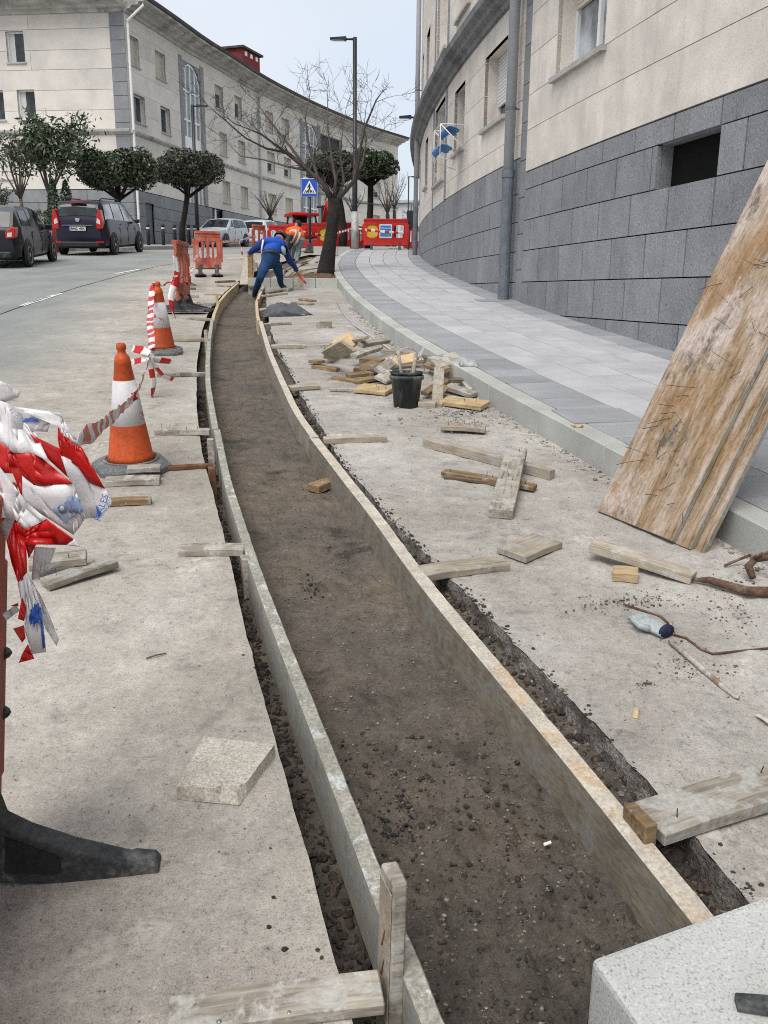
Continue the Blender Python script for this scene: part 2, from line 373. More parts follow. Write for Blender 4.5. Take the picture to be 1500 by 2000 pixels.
def dustf(x, y):
    d = rimL0(y)-x                           # metres from the trench rim
    wd = .85 + .17*max(0, 9-y) if y < 9 else .85+.02*(y-9)
    wd += .30*mnoise.noise((x*.35, y*.25, 5))
    return max(0, min(1, 1-(d-wd)/(1.1+.05*y)))
ysr = ysteps([(-3, 1, .4), (1, 4.5, .045), (4.5, 9, .12), (9, 19, .3), (19, 31, 1)])
road = kind(sheet('road', ysr, lambda y: -26, rimL, 120, M['road'], 0, 2.6, 1, dustf), 'structure')
ysb = ysteps([(-3, 1.2, .4), (1.2, 5.5, .04), (5.5, 10, .09), (10, 17.75, .2)])
bay = kind(sheet('parking_bay', ysb, rimR, lambda y: Kc(y)+.04, 70, M['bay'], 0, 1, 1.7), 'structure')
kind(sheet('road_beyond', ysteps([(30.8, 70, 2), (70, 400, 30)]), lambda y: -60 if y < 80 else -300, lambda y: 60 if y < 80 else 300, 40, M['road'], -.004, 1, 0, lambda x, y: .35), 'structure')
kind(sheet('ground', ysteps([(-60, -3, 10), (-3, 60, 6), (60, 1500, 120)]), lambda y: -900, lambda y: 900, 4, M['pave_old'], -.75, 1, 0), 'structure')
# trench floor and its two cut sides
def floor_z(x, y):
    l, r = boardL(y), boardR(y)
    inside = l+.02 < x < r+.03
    base = -.135 if inside else (-.16 if x < (l+r)/2 else -.105+.03*max(0, min(1, (x-r-.05)/.12)))
    n = .012*mnoise.noise((x*6, y*6, 2))+.012*mnoise.noise((x*19, y*19, 5))+.010*abs(mnoise.noise((x*43, y*43, 9)))
    if y < 2.4: n *= 1.8; base -= .025*(2.4-y)
    return base+n
vs, n = [], 64
yst = ysteps([(-2, .9, .2), (.9, 4.2, .022), (4.2, 8, .06), (8, 19, .2), (19, 31, .8)])
for y in yst:
    l, r = rimL(y)-.10, rimR(y)+.12
    for j in range(n+1):
        x = l+(r-l)*j/n; vs.append((x, y, gz(y)+floor_z(x, y)))
me = bpy.data.meshes.new('trench_floor')
me.from_pydata(vs, [], [(i*(n+1)+j, i*(n+1)+j+1, (i+1)*(n+1)+j+1, (i+1)*(n+1)+j) for i in range(len(yst)-1) for j in range(n)])
me.materials.append(M['soil']); kind(link(bpy.data.objects.new('trench_floor', me)), 'structure')
def cut_side(name, rim, sgn, mat_top, mat_low, depth, thick):
    mb = MB(); rows = 7; ys = [y for y in ysteps([(-2, .9, .2), (.9, 5, .03), (5, 10, .09), (10, 18.3, .25), (18.3, 31, 1)])]
    def P(i, j):
        y = ys[i]; t = j/rows; z = -depth*t
        o = sgn*(.0 if j == 0 else .012*t+.016*mnoise.noise((y*17, t*4, sgn*3))+.010*mnoise.noise((y*47, t*9, 1)))
        return Vector((rim(y)-o, y, gz(y)+z+(relief(rim(y), y) if j == 0 else 0)))
    mb.grid(P, len(ys)-1, rows)
    mb.mi = [0 if (k % rows)/rows*depth < thick else 1 for k in range(len(mb.f))]
    return kind(mb.build(name, [mat_top, mat_low], fix=False), 'structure')
cut_side('trench_side', rimL, 1, M['soil_dark'], M['soil_dark'], .26, .05)
cut_side('trench_side', rimR, -1, M['cut'], M['soil_dark'], .26, .13)

# loose stones: real small rocks, far too many to count
ICO = None
def rocks(name, mat, n, where, smin, smax, flat=.65, seed=1):
    rnd = random.Random(seed); mb = MB()
    t = (1+5**.5)/2
    iv = [Vector(p).normalized() for p in ((-1,t,0),(1,t,0),(-1,-t,0),(1,-t,0),(0,-1,t),(0,1,t),(0,-1,-t),(0,1,-t),(t,0,-1),(t,0,1),(-t,0,-1),(-t,0,1))]
    fc = [(0,11,5),(0,5,1),(0,1,7),(0,7,10),(0,10,11),(1,5,9),(5,11,4),(11,10,2),(10,7,6),(7,1,8),(3,9,4),(3,4,2),(3,2,6),(3,6,8),(3,8,9),(4,9,5),(2,4,11),(6,2,10),(8,6,7),(9,8,1)]
    for _ in range(n):
        p = where(rnd)
        if p is None: continue
        s = smin*(smax/smin)**(rnd.random()**2.2); a = rnd.random()*6.28; ca, sa = math.cos(a), math.sin(a)
        sx, sy, sz = s*rnd.uniform(.7, 1.3), s*rnd.uniform(.6, 1.1), s*flat*rnd.uniform(.6, 1.2)
        vv = []
        for q in iv:
            k = rnd.uniform(.75, 1.15); x, y, z = q.x*sx*k, q.y*sy*k, q.z*sz*k
            vv.append((p[0]+x*ca-y*sa, p[1]+x*sa+y*ca, p[2]+z+sz*.35))
        mb.add(vv, fc)
    return kind(mb.build(name, mat, fix=False), 'stuff')
def in_trench(y0, y1, dens=1.6):
    def f(r):
        y = y0+(y1-y0)*r.random()**dens; l, q = boardL(y)+.06, boardR(y)-.005
        if q < l: return None
        x = r.uniform(l, q); return (x, y, gz(y)+floor_z(x, y))
    return f
def in_gap(y0, y1, side):
    def f(r):
        y = y0+(y1-y0)*r.random()**1.5
        l, q = (rimL(y)-.02, boardL(y)-.005) if side < 0 else (boardR(y)+.06, rimR(y)+.02)
        x = r.uniform(l, q); return (x, y, gz(y)+floor_z(x, y))
    return f
rocks('gravel', M['pebble'], 9000, in_trench(1.0, 9, 1.6), .0014, .0075, seed=2)
rocks('gravel', M['clod'], 1900, in_trench(.9, 2.6, 1.9), .0025, .012, .8, seed=3)
def tar_patch(px, py, sx, sy):
    def f(r): q = at(r.gauss(px, sx), r.gauss(py, sy), -.13); return (q.x, q.y, gz(q.y)+floor_z(q.x, q.y)+.004)
    return f
for px, py, sx, sy, k in ((612,1150,15,9,120), (785,1610,26,20,150), (790,1560,10,8,30)): rocks('tar_lumps', M['tar_lump'], k, tar_patch(px, py, sx, sy), .0015, .009, .6, seed=px)
rocks('gravel', M['clod'], 2600, in_gap(1.0, 8, -1), .005, .020, .8, seed=4)
rocks('gravel', M['clod'], 1800, in_gap(1.5, 8, 1), .005, .020, .8, seed=5)
rocks('gravel', M['pebble'], 900, in_gap(1.5, 8, 1), .004, .014, .8, seed=15)
def on_bay(r):
    y = 1.5+9*r.random()**1.5; x = r.uniform(rimR(y), Kc(y)); return (x, y, gz(y)+relief(x, y, 1.7))
def by_kerb(r):
    y = 3.2+11*r.random(); x = Kc(y)-abs(r.gauss(0, .07)); return (x, y, gz(y)+relief(x, y, 1.7))
def by_bucket(r):
    q = at(r.gauss(880, 60), r.gauss(812, 16)); return (q.x, q.y, gz(q.y))
def on_road(r):
    y = 1.3+6*r.random()**1.6; x = rimL(y)-abs(r.gauss(0, .5)); return (x, y, gz(y)+relief(x, y))
def on_rim(r):
    y = 1.5+9*r.random()**1.5; x = rimR(y)+abs(r.gauss(0, .02)); return (x, y, gz(y))
rocks('grit', M['pebble_pale'], 4200, on_bay, .0012, .006, seed=6)
rocks('grit', M['pebble_pale'], 1800, by_kerb, .003, .022, seed=7)
rocks('grit', M['pebble_pale'], 500, by_bucket, .004, .02, seed=8)
rocks('grit', M['pebble'], 900, on_road, .001, .0045, seed=9)
rocks('grit', M['clod'], 1200, on_rim, .003, .010, seed=10)
def scat(px, py, sx, sy):
    def f(r): q = at(r.gauss(px, sx), r.gauss(py, sy)); return (q.x, q.y, gz(q.y)+.002)
    return f
for i, (px, py, sx, sy, k) in enumerate([(1190,1180,55,9,240),(1270,1172,40,8,160),(1440,1190,35,30,260),(1320,1290,25,18,110),(1390,1310,30,10,90),(1260,1338,10,4,50),(1440,1140,40,20,120),(1180,860,60,25,150)]):
    rocks('soil_crumbs', M['crumb'], k, scat(px, py, sx, sy), .0012, .007, .7, seed=30+i)
for px, py, s in ((535,1755,.007),(556,1856,.008),(525,1812,.0065),(620,1856,.006),(628,1872,.005),(497,1305,.005),(475,1280,.005)):
    p = at(px, py); rocks('gravel', M['clod'], 1, lambda r, p=p: (p.x, p.y, p.z), s, s*1.1, .9, seed=px)

# ---- kerb: row of single stones, and the paving in single slabs, all laid along the kerb curve
KY = ysteps([(-1.5, 34, .1)]); KP = [Vector((Kc(y), y)) for y in KY]; KS = [0]
for a, b in zip(KP, KP[1:]): KS.append(KS[-1]+(b-a).length)
def kp(s, t):
    """point at length s along the kerb's outer edge, t metres to the building's side"""
    s = max(0, min(KS[-1]-.01, s)); lo, hi = 0, len(KS)-1
    while hi-lo > 1:
        m = (lo+hi)//2
        if KS[m] <= s: lo = m
        else: hi = m
    k = (s-KS[lo])/(KS[hi]-KS[lo]); p = KP[lo].lerp(KP[hi], k)
    i0, i1 = max(0, lo-4), min(len(KP)-1, hi+4); d = (KP[i1]-KP[i0]).normalized()
    q = p+Vector((d.y, -d.x))*t; return q
def kpiece(s0, s1, t0, t1, z0, z1, dz=0):
    vs = []
    for z in (z0, z1):
        for s, t in ((s0, t0), (s1, t0), (s1, t1), (s0, t1)):
            q = kp(s, t); vs.append((q.x, q.y, gz(q.y)+z+(dz if z == z1 else 0)))
    return MB().hexa([vs[i] for i in (0, 3, 2, 1, 4, 7, 6, 5)])
def s_at(y):
    return min(range(len(KY)), key=lambda i: abs(KY[i]-y)) and KS[min(range(len(KY)), key=lambda i: abs(KY[i]-y))]
KH = .168
kerb = thing('kerb', 'curved row of pale granite kerb stones between the parking bay and the paving', 'kerb', (0, 0, 0)); kerb['kind'] = 'structure'; del kerb['category']
s = 0
while s < KS[-1]-.3:
    y = kp(s, 0).y; L = .98 if y < 8.5 else .49
    kpiece(s+.003, s+L-.003, 0, .15, -.05 if y > 17 else -.2, KH, random.uniform(-.003, .003)).build('kerb_stone', M['kerb'], kerb, bevel=.008)
    s += L
pav = MB()
sl = [KS[-1]*i/120 for i in range(121)]
pav.grid(lambda i, j: (lambda q: (q.x, q.y, gz(q.y)+KH-.012))(kp(sl[i], .15+5.5*j/6)), 120, 6)
pavement = kind(pav.build('pavement', M['joint'], fix=False), 'structure')
s = .1
while s < KS[-1]-.4:                                     # dark border slabs on the kerb side
    kpiece(s+.005, s+.295, .157, .563, KH-.05, KH, random.uniform(-.002, .002)).build('paver', M['paver_dark'], pavement, bevel=.003); s += .30
s = .05
while s < KS[-1]-.7:                                     # pale field, four slabs wide
    for k in range(4):
        kpiece(s+.005, s+.555, .574+k*.375, .574+k*.375+.365, KH-.05, KH, random.uniform(-.0015, .0015)).build('paver', M['paver_light'], pavement, bevel=.003)
    s += .56
s = s_at(6.3)
while s < KS[-1]-.5:                                     # dark border slabs along the wall
    kpiece(s+.005, s+.295, 2.077, 2.55, KH-.05, KH, random.uniform(-.002, .002)).build('paver', M['paver_dark'], pavement, bevel=.003); s += .30
# rubble strip where the new paving ends
kind(sheet('sand_strip', ysteps([(32.6, 39, .4)]), lambda y: -1.2, lambda y: 1.6, 12, M['soil'], .10, 1, 8), 'structure')

# ---- tree bed: cross kerb, soil, far kerb
yK = 17.75
bed = kind(sheet('planting_bed', ysteps([(yK+.1, 31, .35)]), lambda y: -2.62 if y < 24 else -2.62+.05*(y-24), lambda y: Kc(y)+.05, 14, M['bay'], -.02, 1, 4), 'structure')
def earth(r):
    a = r.random()*6.28; d = r.random()**.6; return (-1.38+.95*d*math.cos(a), 20.0+1.5*d*math.sin(a), gz(20.0+1.5*d*math.sin(a))+.02)
mb = MB(); mb.grid(lambda i, j: (lambda a, d: (-1.5+1.0*d*math.cos(a), 19.4+1.5*d*math.sin(a), gz(19.4+1.5*d*math.sin(a))-.02+.17*(1-d**2)+.03*mnoise.noise((a*3, d*5, 1))))(2*math.pi*i/28, j/6), 28, 6)
M['earth'] = rough_mat('earth', (.13, .075, .04), .4, 9, 60, .5, .8, .95, 'World')
kind(mb.build('earth_mound', M['earth'], smooth=True), 'structure')
bk = thing('bed_kerb', 'low grey concrete kerb across the front of the tree bed behind the worker', 'kerb', (0, 0, 0))
x0, x1 = -2.72, Kc(yK)-.004
for i in range(4):
    a, b = x0+(x1-x0)*i/4, x0+(x1-x0)*(i+1)/4
    MB().box(((a+b)/2, yK+.07, gz(yK)+.0), (b-a-.006, .14, .37)).build('kerb_stone', M['kerb'], bk, bevel=.008)
bk2 = thing('bed_kerb', 'low grey kerb closing the far end of the tree bed below the red barriers', 'kerb', (0, 0, 0))
for i in range(3):
    a, b = -2.5+.42*i, -2.5+.42*(i+1)
    MB().box(((a+b)/2, 31.2, gz(31.2)+.08), (b-a-.006, .14, .36)).build('kerb_stone', M['kerb'], bk2, bevel=.008)

# ---- road paint, crack, left pavement
def strip(name, pts, wd, mat, off=.004):
    mb = MB(); P = []
    for i, p in enumerate(pts):
        d = (Vector(pts[min(i+1, len(pts)-1)][:2])-Vector(pts[max(i-1, 0)][:2])).normalized(); nrm = Vector((d.y, -d.x))
        for sgn in (-.5, .5):
            q = Vector(p[:2])+nrm*wd*sgn; P.append((q.x, q.y, gz(q.y)+off+relief(q.x, q.y)+.002))
    mb.add(P, [(2*i, 2*i+1, 2*i+3, 2*i+2) for i in range(len(pts)-1)]); return kind(mb.build(name, mat), 'structure')
def sub(a, b, n=8):
    a, b = Vector(a), Vector(b); return [a.lerp(b, i/n) for i in range(n+1)]
for a, b in (((42,598),(120,573)), ((226,535),(272,526)), ((340,512),(380,505)), ((-120,655),(-60,632))):
    strip('road_line', sub(at(*a), at(*b)), .11, M['line'])
strip('road_crack', sub(at(-60,636), at(60,592))+sub(at(150,562), at(240,537))+sub(at(300,522), at(345,514)), .022, M['tar'], .0035)
strip('road_line', sub(at(-200,562), at(205,505)), .14, M['line'])
strip('road_line', sub(at(352,492), at(392,489)), .5, M['line']); strip('road_line', sub(at(430,494), at(486,487)), .5, M['line'])
strip('road_line', sub(at(428,488), at(470,484.5)), .4, M['line'])
mb = MB()
LK = interp([(-3, -12.1), (33, -11.3), (34.2, -9.9), (45, -9.3), (46, -10.3), (56, -8.4), (64, -6.0), (74, -1.5), (84, 4)])
yl = ysteps([(10, 33, 2.3), (33, 34.2, .3), (34.2, 46, 1), (46, 84, 2)])
mb.grid(lambda i, j: (LK(yl[i])-[0, .004, .15, 3, 30][j], yl[i], gz(yl[i])+[-.02, .12, .12, .125, .13][j]), len(yl)-1, 4)
kind(mb.build('left_pavement', M['pave_old'], fix=False), 'structure')
# ================================================================== buildings
M['render_r'] = granite('render_r', (.68, .62, .555), .72, 1.2, 75, .9, .05, .35, stain=(.52, .49, .44), streak=.12)
M['render_l'] = rough_mat('render_l', (.67, .625, .565), .08, 1.1, 50, .08, .15, .9, col2=(.53, .51, .475), lim=(.48, .72), pervar=.05)
M['wall_granite'] = granite('wall_granite', (.235, .24, .25), .50, 1.6, 55, .8, .10, .2, streak=.14)
M['wall_granite_l'] = granite('wall_granite_l', (.235, .24, .25), .7, 1.3, 60, .8, .09, .1)
M['cornice'] = rough_mat('cornice', (.19, .195, .20), .35, 2.5, 40, .25, .2, .9, stretch=(1, 1, .6), col2=(.24, .24, .235), lim=(.5, .7))
M['eave'] = rough_mat('eave', (.44, .43, .40), .25, 1.6, 40, .2, .15, .9, col2=(.20, .195, .185), lim=(.52, .70))
M['core'] = plain('core', (.05, .05, .05), .9)
M['shutter_cream'] = plain('shutter_cream', (.55, .50, .40), .6, var=.06)
M['shutter_white'] = plain('shutter_white', (.66, .66, .64), .5, var=.05)
M['frame_white'] = plain('frame_white', (.78, .78, .77), .4, var=.04)
M['frame_dark'] = plain('frame_dark', (.05, .05, .055), .4)
M['curtain'] = plain('curtain', (.55, .56, .55), .8, var=.15)
M['sill'] = rough_mat('sill', (.42, .40, .37), .2, 6, 60, .15, .1, .8)
M['pipe_grey'] = rough_mat('pipe_grey', (.40, .405, .42), .08, 4, 40, .05, .02, .45)
M['pipe_iron'] = rough_mat('pipe_iron', (.13, .15, .17), .2, 6, 40, .15, .1, .6)
M['roof_tile'] = rough_mat('roof_tile', (.075, .065, .06), .3, 2, 30, .3, .3, .9, col2=(.20, .085, .05), lim=(.55, .7))
M['chimney'] = rough_mat('chimney', (.22, .035, .035), .2, 2, 20, .2, .2, .9)

M['pane_grey'] = plain('pane_grey', (.30, .32, .335), .35, var=.05)
M['vent_shade'] = plain('vent_shade', (.012, .012, .012), .95, 0, .05)  # near-black colour paints in the shade of a deeper recess
class Curve:
    def __init__(s, pts, side):
        """side: +1 the outside lies to the left of the running direction, -1 to the right"""
        s.p = [Vector(q) for q in pts]; s.side = side; s.L = [0]
        for a, b in zip(s.p, s.p[1:]): s.L.append(s.L[-1]+(b-a).length)
    def at(s, t):
        t = max(0, min(s.L[-1]-1e-4, t)); lo, hi = 0, len(s.L)-1
        while hi-lo > 1:
            m = (lo+hi)//2
            if s.L[m] <= t: lo = m
            else: hi = m
        k = (t-s.L[lo])/(s.L[hi]-s.L[lo]); p = s.p[lo].lerp(s.p[hi], k); d = (s.p[hi]-s.p[lo]).normalized()
        return p, d, Vector((-d.y, d.x))*s.side
    def off(s, t, d):
        p, _, n = s.at(t); return p+n*d
    def hit(s, px, py=300):
        """arc length at which the column of sight through pixel px meets the curve (first crossing)"""
        kx = ray2(px, py)[0]; best = None
        for i in range(len(s.p)-1):
            a, b = s.p[i], s.p[i+1]; fa, fb = a.x-kx*a.y, b.x-kx*b.y
            if fa*fb <= 0 and abs(fa-fb) > 1e-9:
                t = s.L[i]+(s.L[i+1]-s.L[i])*fa/(fa-fb)
                return t
        return None
    def s_of_y(s, y):
        for i in range(len(s.p)-1):
            a, b = s.p[i], s.p[i+1]
            if (a.y-y)*(b.y-y) <= 0 and a.y != b.y: return s.L[i]+(s.L[i+1]-s.L[i])*(y-a.y)/(b.y-a.y)
def cpiece(mb, cv, s0, s1, z0, z1, d0, d1, maxseg=1.4):
    n = max(1, int(math.ceil((s1-s0)/maxseg)))
    vs = []
    for i in range(n+1):
        s = s0+(s1-s0)*i/n; a, b = cv.off(s, d0), cv.off(s, d1)
        vs += [(a.x, a.y, z0), (b.x, b.y, z0), (b.x, b.y, z1), (a.x, a.y, z1)]
    fs = [(0, 1, 2, 3), (4*n+3, 4*n+2, 4*n+1, 4*n)]
    for i in range(n):
        for k in range(4): fs.append((4*i+k, 4*i+4+k, 4*i+4+(k+1) % 4, 4*i+(k+1) % 4))
    mb.add(vs, fs)
def sweep(mb, cv, s0, s1, prof, maxseg=1.5):
    """prof: (d, z) outline swept along the curve"""
    n = max(1, int(math.ceil((s1-s0)/maxseg))); k = len(prof); vs = []
    for i in range(n+1):
        s = s0+(s1-s0)*i/n
        for d, z in prof: q = cv.off(s, d); vs.append((q.x, q.y, z))
    fs = [tuple(range(k)), tuple(range(n*k, n*k+k))[::-1]]
    fs += [(i*k+j, (i+1)*k+j, (i+1)*k+(j+1) % k, i*k+(j+1) % k) for i in range(n) for j in range(k)]
    mb.add(vs, fs)
def minus(r, holes):
    out = [r]
    for h in holes:
        nx = []
        for (a, b, c, d) in out:
            if h[1] <= a or h[0] >= b or h[3] <= c or h[2] >= d: nx.append((a, b, c, d)); continue
            if h[0] > a: nx.append((a, h[0], c, d))
            if h[1] < b: nx.append((h[1], b, c, d))
            x0, x1 = max(a, h[0]), min(b, h[1])
            if h[2] > c: nx.append((x0, x1, c, h[2]))
            if h[3] < d: nx.append((x0, x1, h[3], d))
        out = nx
    return [q for q in out if q[1]-q[0] > .012 and q[3]-q[2] > .012]
def courses(cv, s0, s1, zs, length, holes, name, mat, parent, d=(-.06, 0), gap=.009, shift=.5, bevel=0, zlow=None, rnd=0, gapv=None):
    gapv = gap if gapv is None else gapv
    for i in range(len(zs)-1):
        off = (i % 2)*shift*length; s = s0-off; r = random.Random(i*7+int(s0))
        while s < s1-.02:
            e = s+length*(1+rnd*r.uniform(-1, 1)); a, b = max(s, s0), min(e, s1)
            if s1-b < length*.25: b = s1; e = s1
            if b-a > .05:
                lowest = zlow(a) if zlow else -99
                if zs[i+1] > lowest:
                    rects = minus((a+gapv/2, b-gapv/2, zs[i]+gap/2, zs[i+1]-gap/2), holes)
                    groups = []
                    for q in rects:                      # rectangles that touch make one piece
                        tch = [g_ for g_ in groups if any(q[0] <= p[1]+1e-6 and p[0] <= q[1]+1e-6 and q[2] <= p[3]+1e-6 and p[2] <= q[3]+1e-6 for p in g_)]
                        groups = [g_ for g_ in groups if g_ not in tch]+[sum(tch, [])+[q]]
                    for g_ in groups:
                        mb = MB()
                        for q in g_: cpiece(mb, cv, q[0], q[1], q[2], q[3], d[0], d[1])
                        mb.build(name, mat, parent)
            s = e
def window(cv, sc, z0, wd, h, parent, shut=.5, depth=.24, mats=('frame_white', 'shutter_cream', 'glass'), reveal='render_l', leaves=2, sill=True, curtain=False, sill_out=.07, fr=.06):
    a, b = sc-wd/2, sc+wd/2; mb = MB()
    cpiece(mb, cv, a-.03, a, z0-.03, z0+h+.03, -depth, -.004); cpiece(mb, cv, b, b+.03, z0-.03, z0+h+.03, -depth, -.004)
    cpiece(mb, cv, a, b, z0+h, z0+h+.03, -depth, -.004); cpiece(mb, cv, a, b, z0-.03, z0, -depth, -.004)
    wn = mb.build('window', M[reveal], parent)
    f = MB(); d0, d1 = -depth, -depth+.06
    for x0, x1 in [(a, a+fr), (b-fr, b)]+[(a+(b-a)*i/leaves-fr*.6, a+(b-a)*i/leaves+fr*.6) for i in range(1, leaves)]: cpiece(f, cv, x0, x1, z0, z0+h, d0, d1)
    for y0, y1 in ((z0, z0+fr), (z0+h-fr, z0+h)): cpiece(f, cv, a, b, y0, y1, d0, d1-.005)
    f.build('frame', M[mats[0]], wn)
    p = MB(); cpiece(p, cv, a, b, z0, z0+h, -depth-.01, -depth+.012); p.build('pane', M[mats[2]], wn)
    if curtain: p = MB(); cpiece(p, cv, a+.05, sc-wd*.12, z0+.05, z0+h-.05, -depth+.012, -depth+.016); p.build('curtain', M['curtain'], wn)
    if shut > 0:
        sh = MB(); n = max(3, int(h*shut/.055))
        for i in range(n):
            t1 = z0+h-.01-h*shut*i/n; t0 = t1-h*shut/n+.008; cpiece(sh, cv, a+.03, b-.03, t0, t1, d1-.03, d1+.012)
        sh.build('shutter', M[mats[1]], wn)
    if sill:
        k = MB(); cpiece(k, cv, a-.06, b+.06, z0-.065, z0-.002, -depth+.06, sill_out); k.build('sill', M['sill'], wn)
    return wn
# ------------------------------------------------------------------ the right-hand block
def wx(y): return 1.0+(y-27)**2/175.0
CR = Curve([(wx(y), y) for y in [-4+.5*i for i in range(93)]], +1)          # up to y = 42
rb = thing('apartment_building', 'curved apartment block on the right with dark granite base, pale concrete walls and grey downpipes', 'building', (0, 0, 0))
S = CR.s_of_y
core = MB(); cpiece(core, CR, 0, CR.L[-1]-.1, -1, 15.3, -9, -.34, 2); core.build('wall', M['core'], rb)
sJ = S(13.75)                                            # the granite strip and the step in the base
Wn = []                                                  # (centre y, sill, width, head, ...)
hol = lambda y0, y1, z0, z1: (S(y0), S(y1), z0, z1)
holes_r = [hol(10.95, 12.5, 4.25, 5.5), hol(14.8, 16.25, 4.22, 5.36), hol(17.95, 19.1, 4.22, 5.4), hol(20.4, 22.2, 3.95, 5.62), hol(24.0, 25.0, 4.2, 5.4), hol(5.5, 7.1, 4.25, 5.5), hol(28, 29, 4.2, 5.4),
           hol(11.0, 12.5, 6.7, 7.9), hol(14.8, 16.3, 6.7, 7.9), hol(17.7, 19.0, 6.68, 7.95), hol(20.4, 22.2, 6.6, 8.6), hol(24.0, 25.2, 6.68, 8.0), hol(26.6, 27.4, 6.68, 8.0), hol(20.4, 22.2, 8.9, 10.6), hol(17.7, 19, 9.15, 10.4), hol(24, 25.2, 9.15, 10.4)]
vent = hol(8.38, 9.5, 2.545, 2.965)
zlow = lambda s: gz(CR.at(s)[0].y)-.1
gzs = [.30, .76, 1.21, 1.66, 2.11, 2.54, 2.97, 3.21]
courses(CR, S(5.2), sJ-.17, gzs, .82, [vent], 'granite_block', M['wall_granite'], rb, zlow=zlow, gap=.013, gapv=.024)
courses(CR, sJ+.17, S(36), [.76, 1.21, 1.66, 2.11, 2.54, 2.95, 3.45], .82, [], 'granite_block', M['wall_granite'], rb, zlow=zlow, gap=.013, gapv=.03, d=(-.06, .0))
courses(CR, sJ-.165, sJ+.165, [.8+.52*i for i in range(10)]+[5.7], .4, [], 'quoin_stone', M['wall_granite'], rb, d=(-.06, -.012), zlow=zlow, shift=0, gap=.012)
courses(CR, sJ-.165, sJ+.165, [6.06+.52*i for i in range(17)], .4, [], 'quoin_stone', M['wall_granite'], rb, d=(-.06, -.012), shift=0, gap=.012)
for c in (22.45, 20.15): courses(CR, S(c)-.12, S(c)+.12, [3.46+.56*i for i in range(5)]+[6.1+.56*i for i in range(9)], .3, [], 'quoin_stone', M['wall_granite'], rb, d=(-.06, .012), shift=0)
zr = [3.78, 4.25, 4.77, 5.29, 5.72]; zu = [6.06, 6.62, 7.15, 7.7, 8.25, 8.8, 9.35, 9.9, 10.5, 11.1, 12.5, 13.8, 15.1]
courses(CR, S(3.5), sJ-.17, [3.22]+zr, 4.2, holes_r, 'wall_panel', M['render_r'], rb, gap=.009, gapv=.004, rnd=.3)
courses(CR, sJ+.17, S(37), [3.46]+zr, 4.2, holes_r, 'wall_panel', M['render_r'], rb, gap=.009, gapv=.004, rnd=.3)
courses(CR, S(8), sJ-.17, zu, 4.2, holes_r, 'wall_panel', M['render_r'], rb, gap=.008, gapv=.004, rnd=.3)
courses(CR, sJ+.17, S(38), zu, 4.2, holes_r, 'wall_panel', M['render_r'], rb, gap=.008, gapv=.004, rnd=.3)
cb = MB(); sweep(cb, CR, S(3.5), S(41), [(-.1, 5.72), (.06, 5.72), (.08, 5.80), (.17, 5.82), (.19, 5.90), (.30, 5.93), (.32, 6.03), (.0, 6.10), (-.1, 6.10)]); cb.build('cornice', M['cornice'], rb)
cb = MB(); sweep(cb, CR, S(3.5), S(41), [(-.3, 15.1), (.35, 15.15), (.4, 15.35), (-9, 17.5), (-9, 15.1)]); cb.build('roof', M['roof_tile'], rb)
def wn_r(y0, y1, z0, z1, **k): return window(CR, (S(y0)+S(y1))/2, z0, S(y1)-S(y0), z1-z0, rb, reveal='render_r', depth=.3, **k)
wn_r(10.95, 12.5, 4.25, 5.5, shut=.36, mats=('frame_white', 'shutter_cream', 'glass_pale'), curtain=True)
wn_r(14.8, 16.25, 4.22, 5.36, shut=.68, mats=('frame_white', 'shutter_white', 'glass'))
wn_r(17.95, 19.1, 4.22, 5.4, shut=0, mats=('frame_dark', 'shutter_white', 'glass'))
wn_r(20.4, 22.2, 3.95, 5.62, shut=0, mats=('frame_white', 'shutter_white', 'glass_pale'), leaves=3)
wn_r(24.0, 25.0, 4.2, 5.4, shut=0, mats=('frame_dark', 'shutter_white', 'glass'))
wn_r(28, 29, 4.2, 5.4, shut=0); wn_r(5.5, 7.1, 4.25, 5.5, shut=.5)
for q in ((11.0, 12.5, 6.7, 7.9), (14.8, 16.3, 6.7, 7.9), (17.7, 19.0, 6.68, 7.95), (24.0, 25.2, 6.68, 8.0), (26.6, 27.4, 6.68, 8.0), (17.7, 19, 9.15, 10.4), (24, 25.2, 9.15, 10.4)): wn_r(*q, shut=.5 if q[0] < 17 else 0, mats=('frame_white', 'shutter_white', 'glass'))
wn_r(20.4, 22.2, 6.6, 8.6, shut=0, leaves=3, mats=('frame_white', 'shutter_white', 'glass_pale')); wn_r(20.4, 22.2, 8.9, 10.6, shut=0, leaves=3, mats=('frame_white', 'shutter_white', 'glass_pale'))
v = MB(); a, b, z0, z1 = vent
cpiece(v, CR, a-.03, a, z0, z1, -.19, -.055); cpiece(v, CR, b, b+.03, z0, z1, -.19, -.055); cpiece(v, CR, a, b, z0-.03, z0, -.19, -.055); cpiece(v, CR, a, b, z1, z1+.03, -.19, -.055)
v.build('vent_recess', M['wall_granite'], rb)
v = MB()
cpiece(v, CR, a, b, z0, z1, -.22, -.18)
v.build('vent_back', M['vent_shade'], rb)
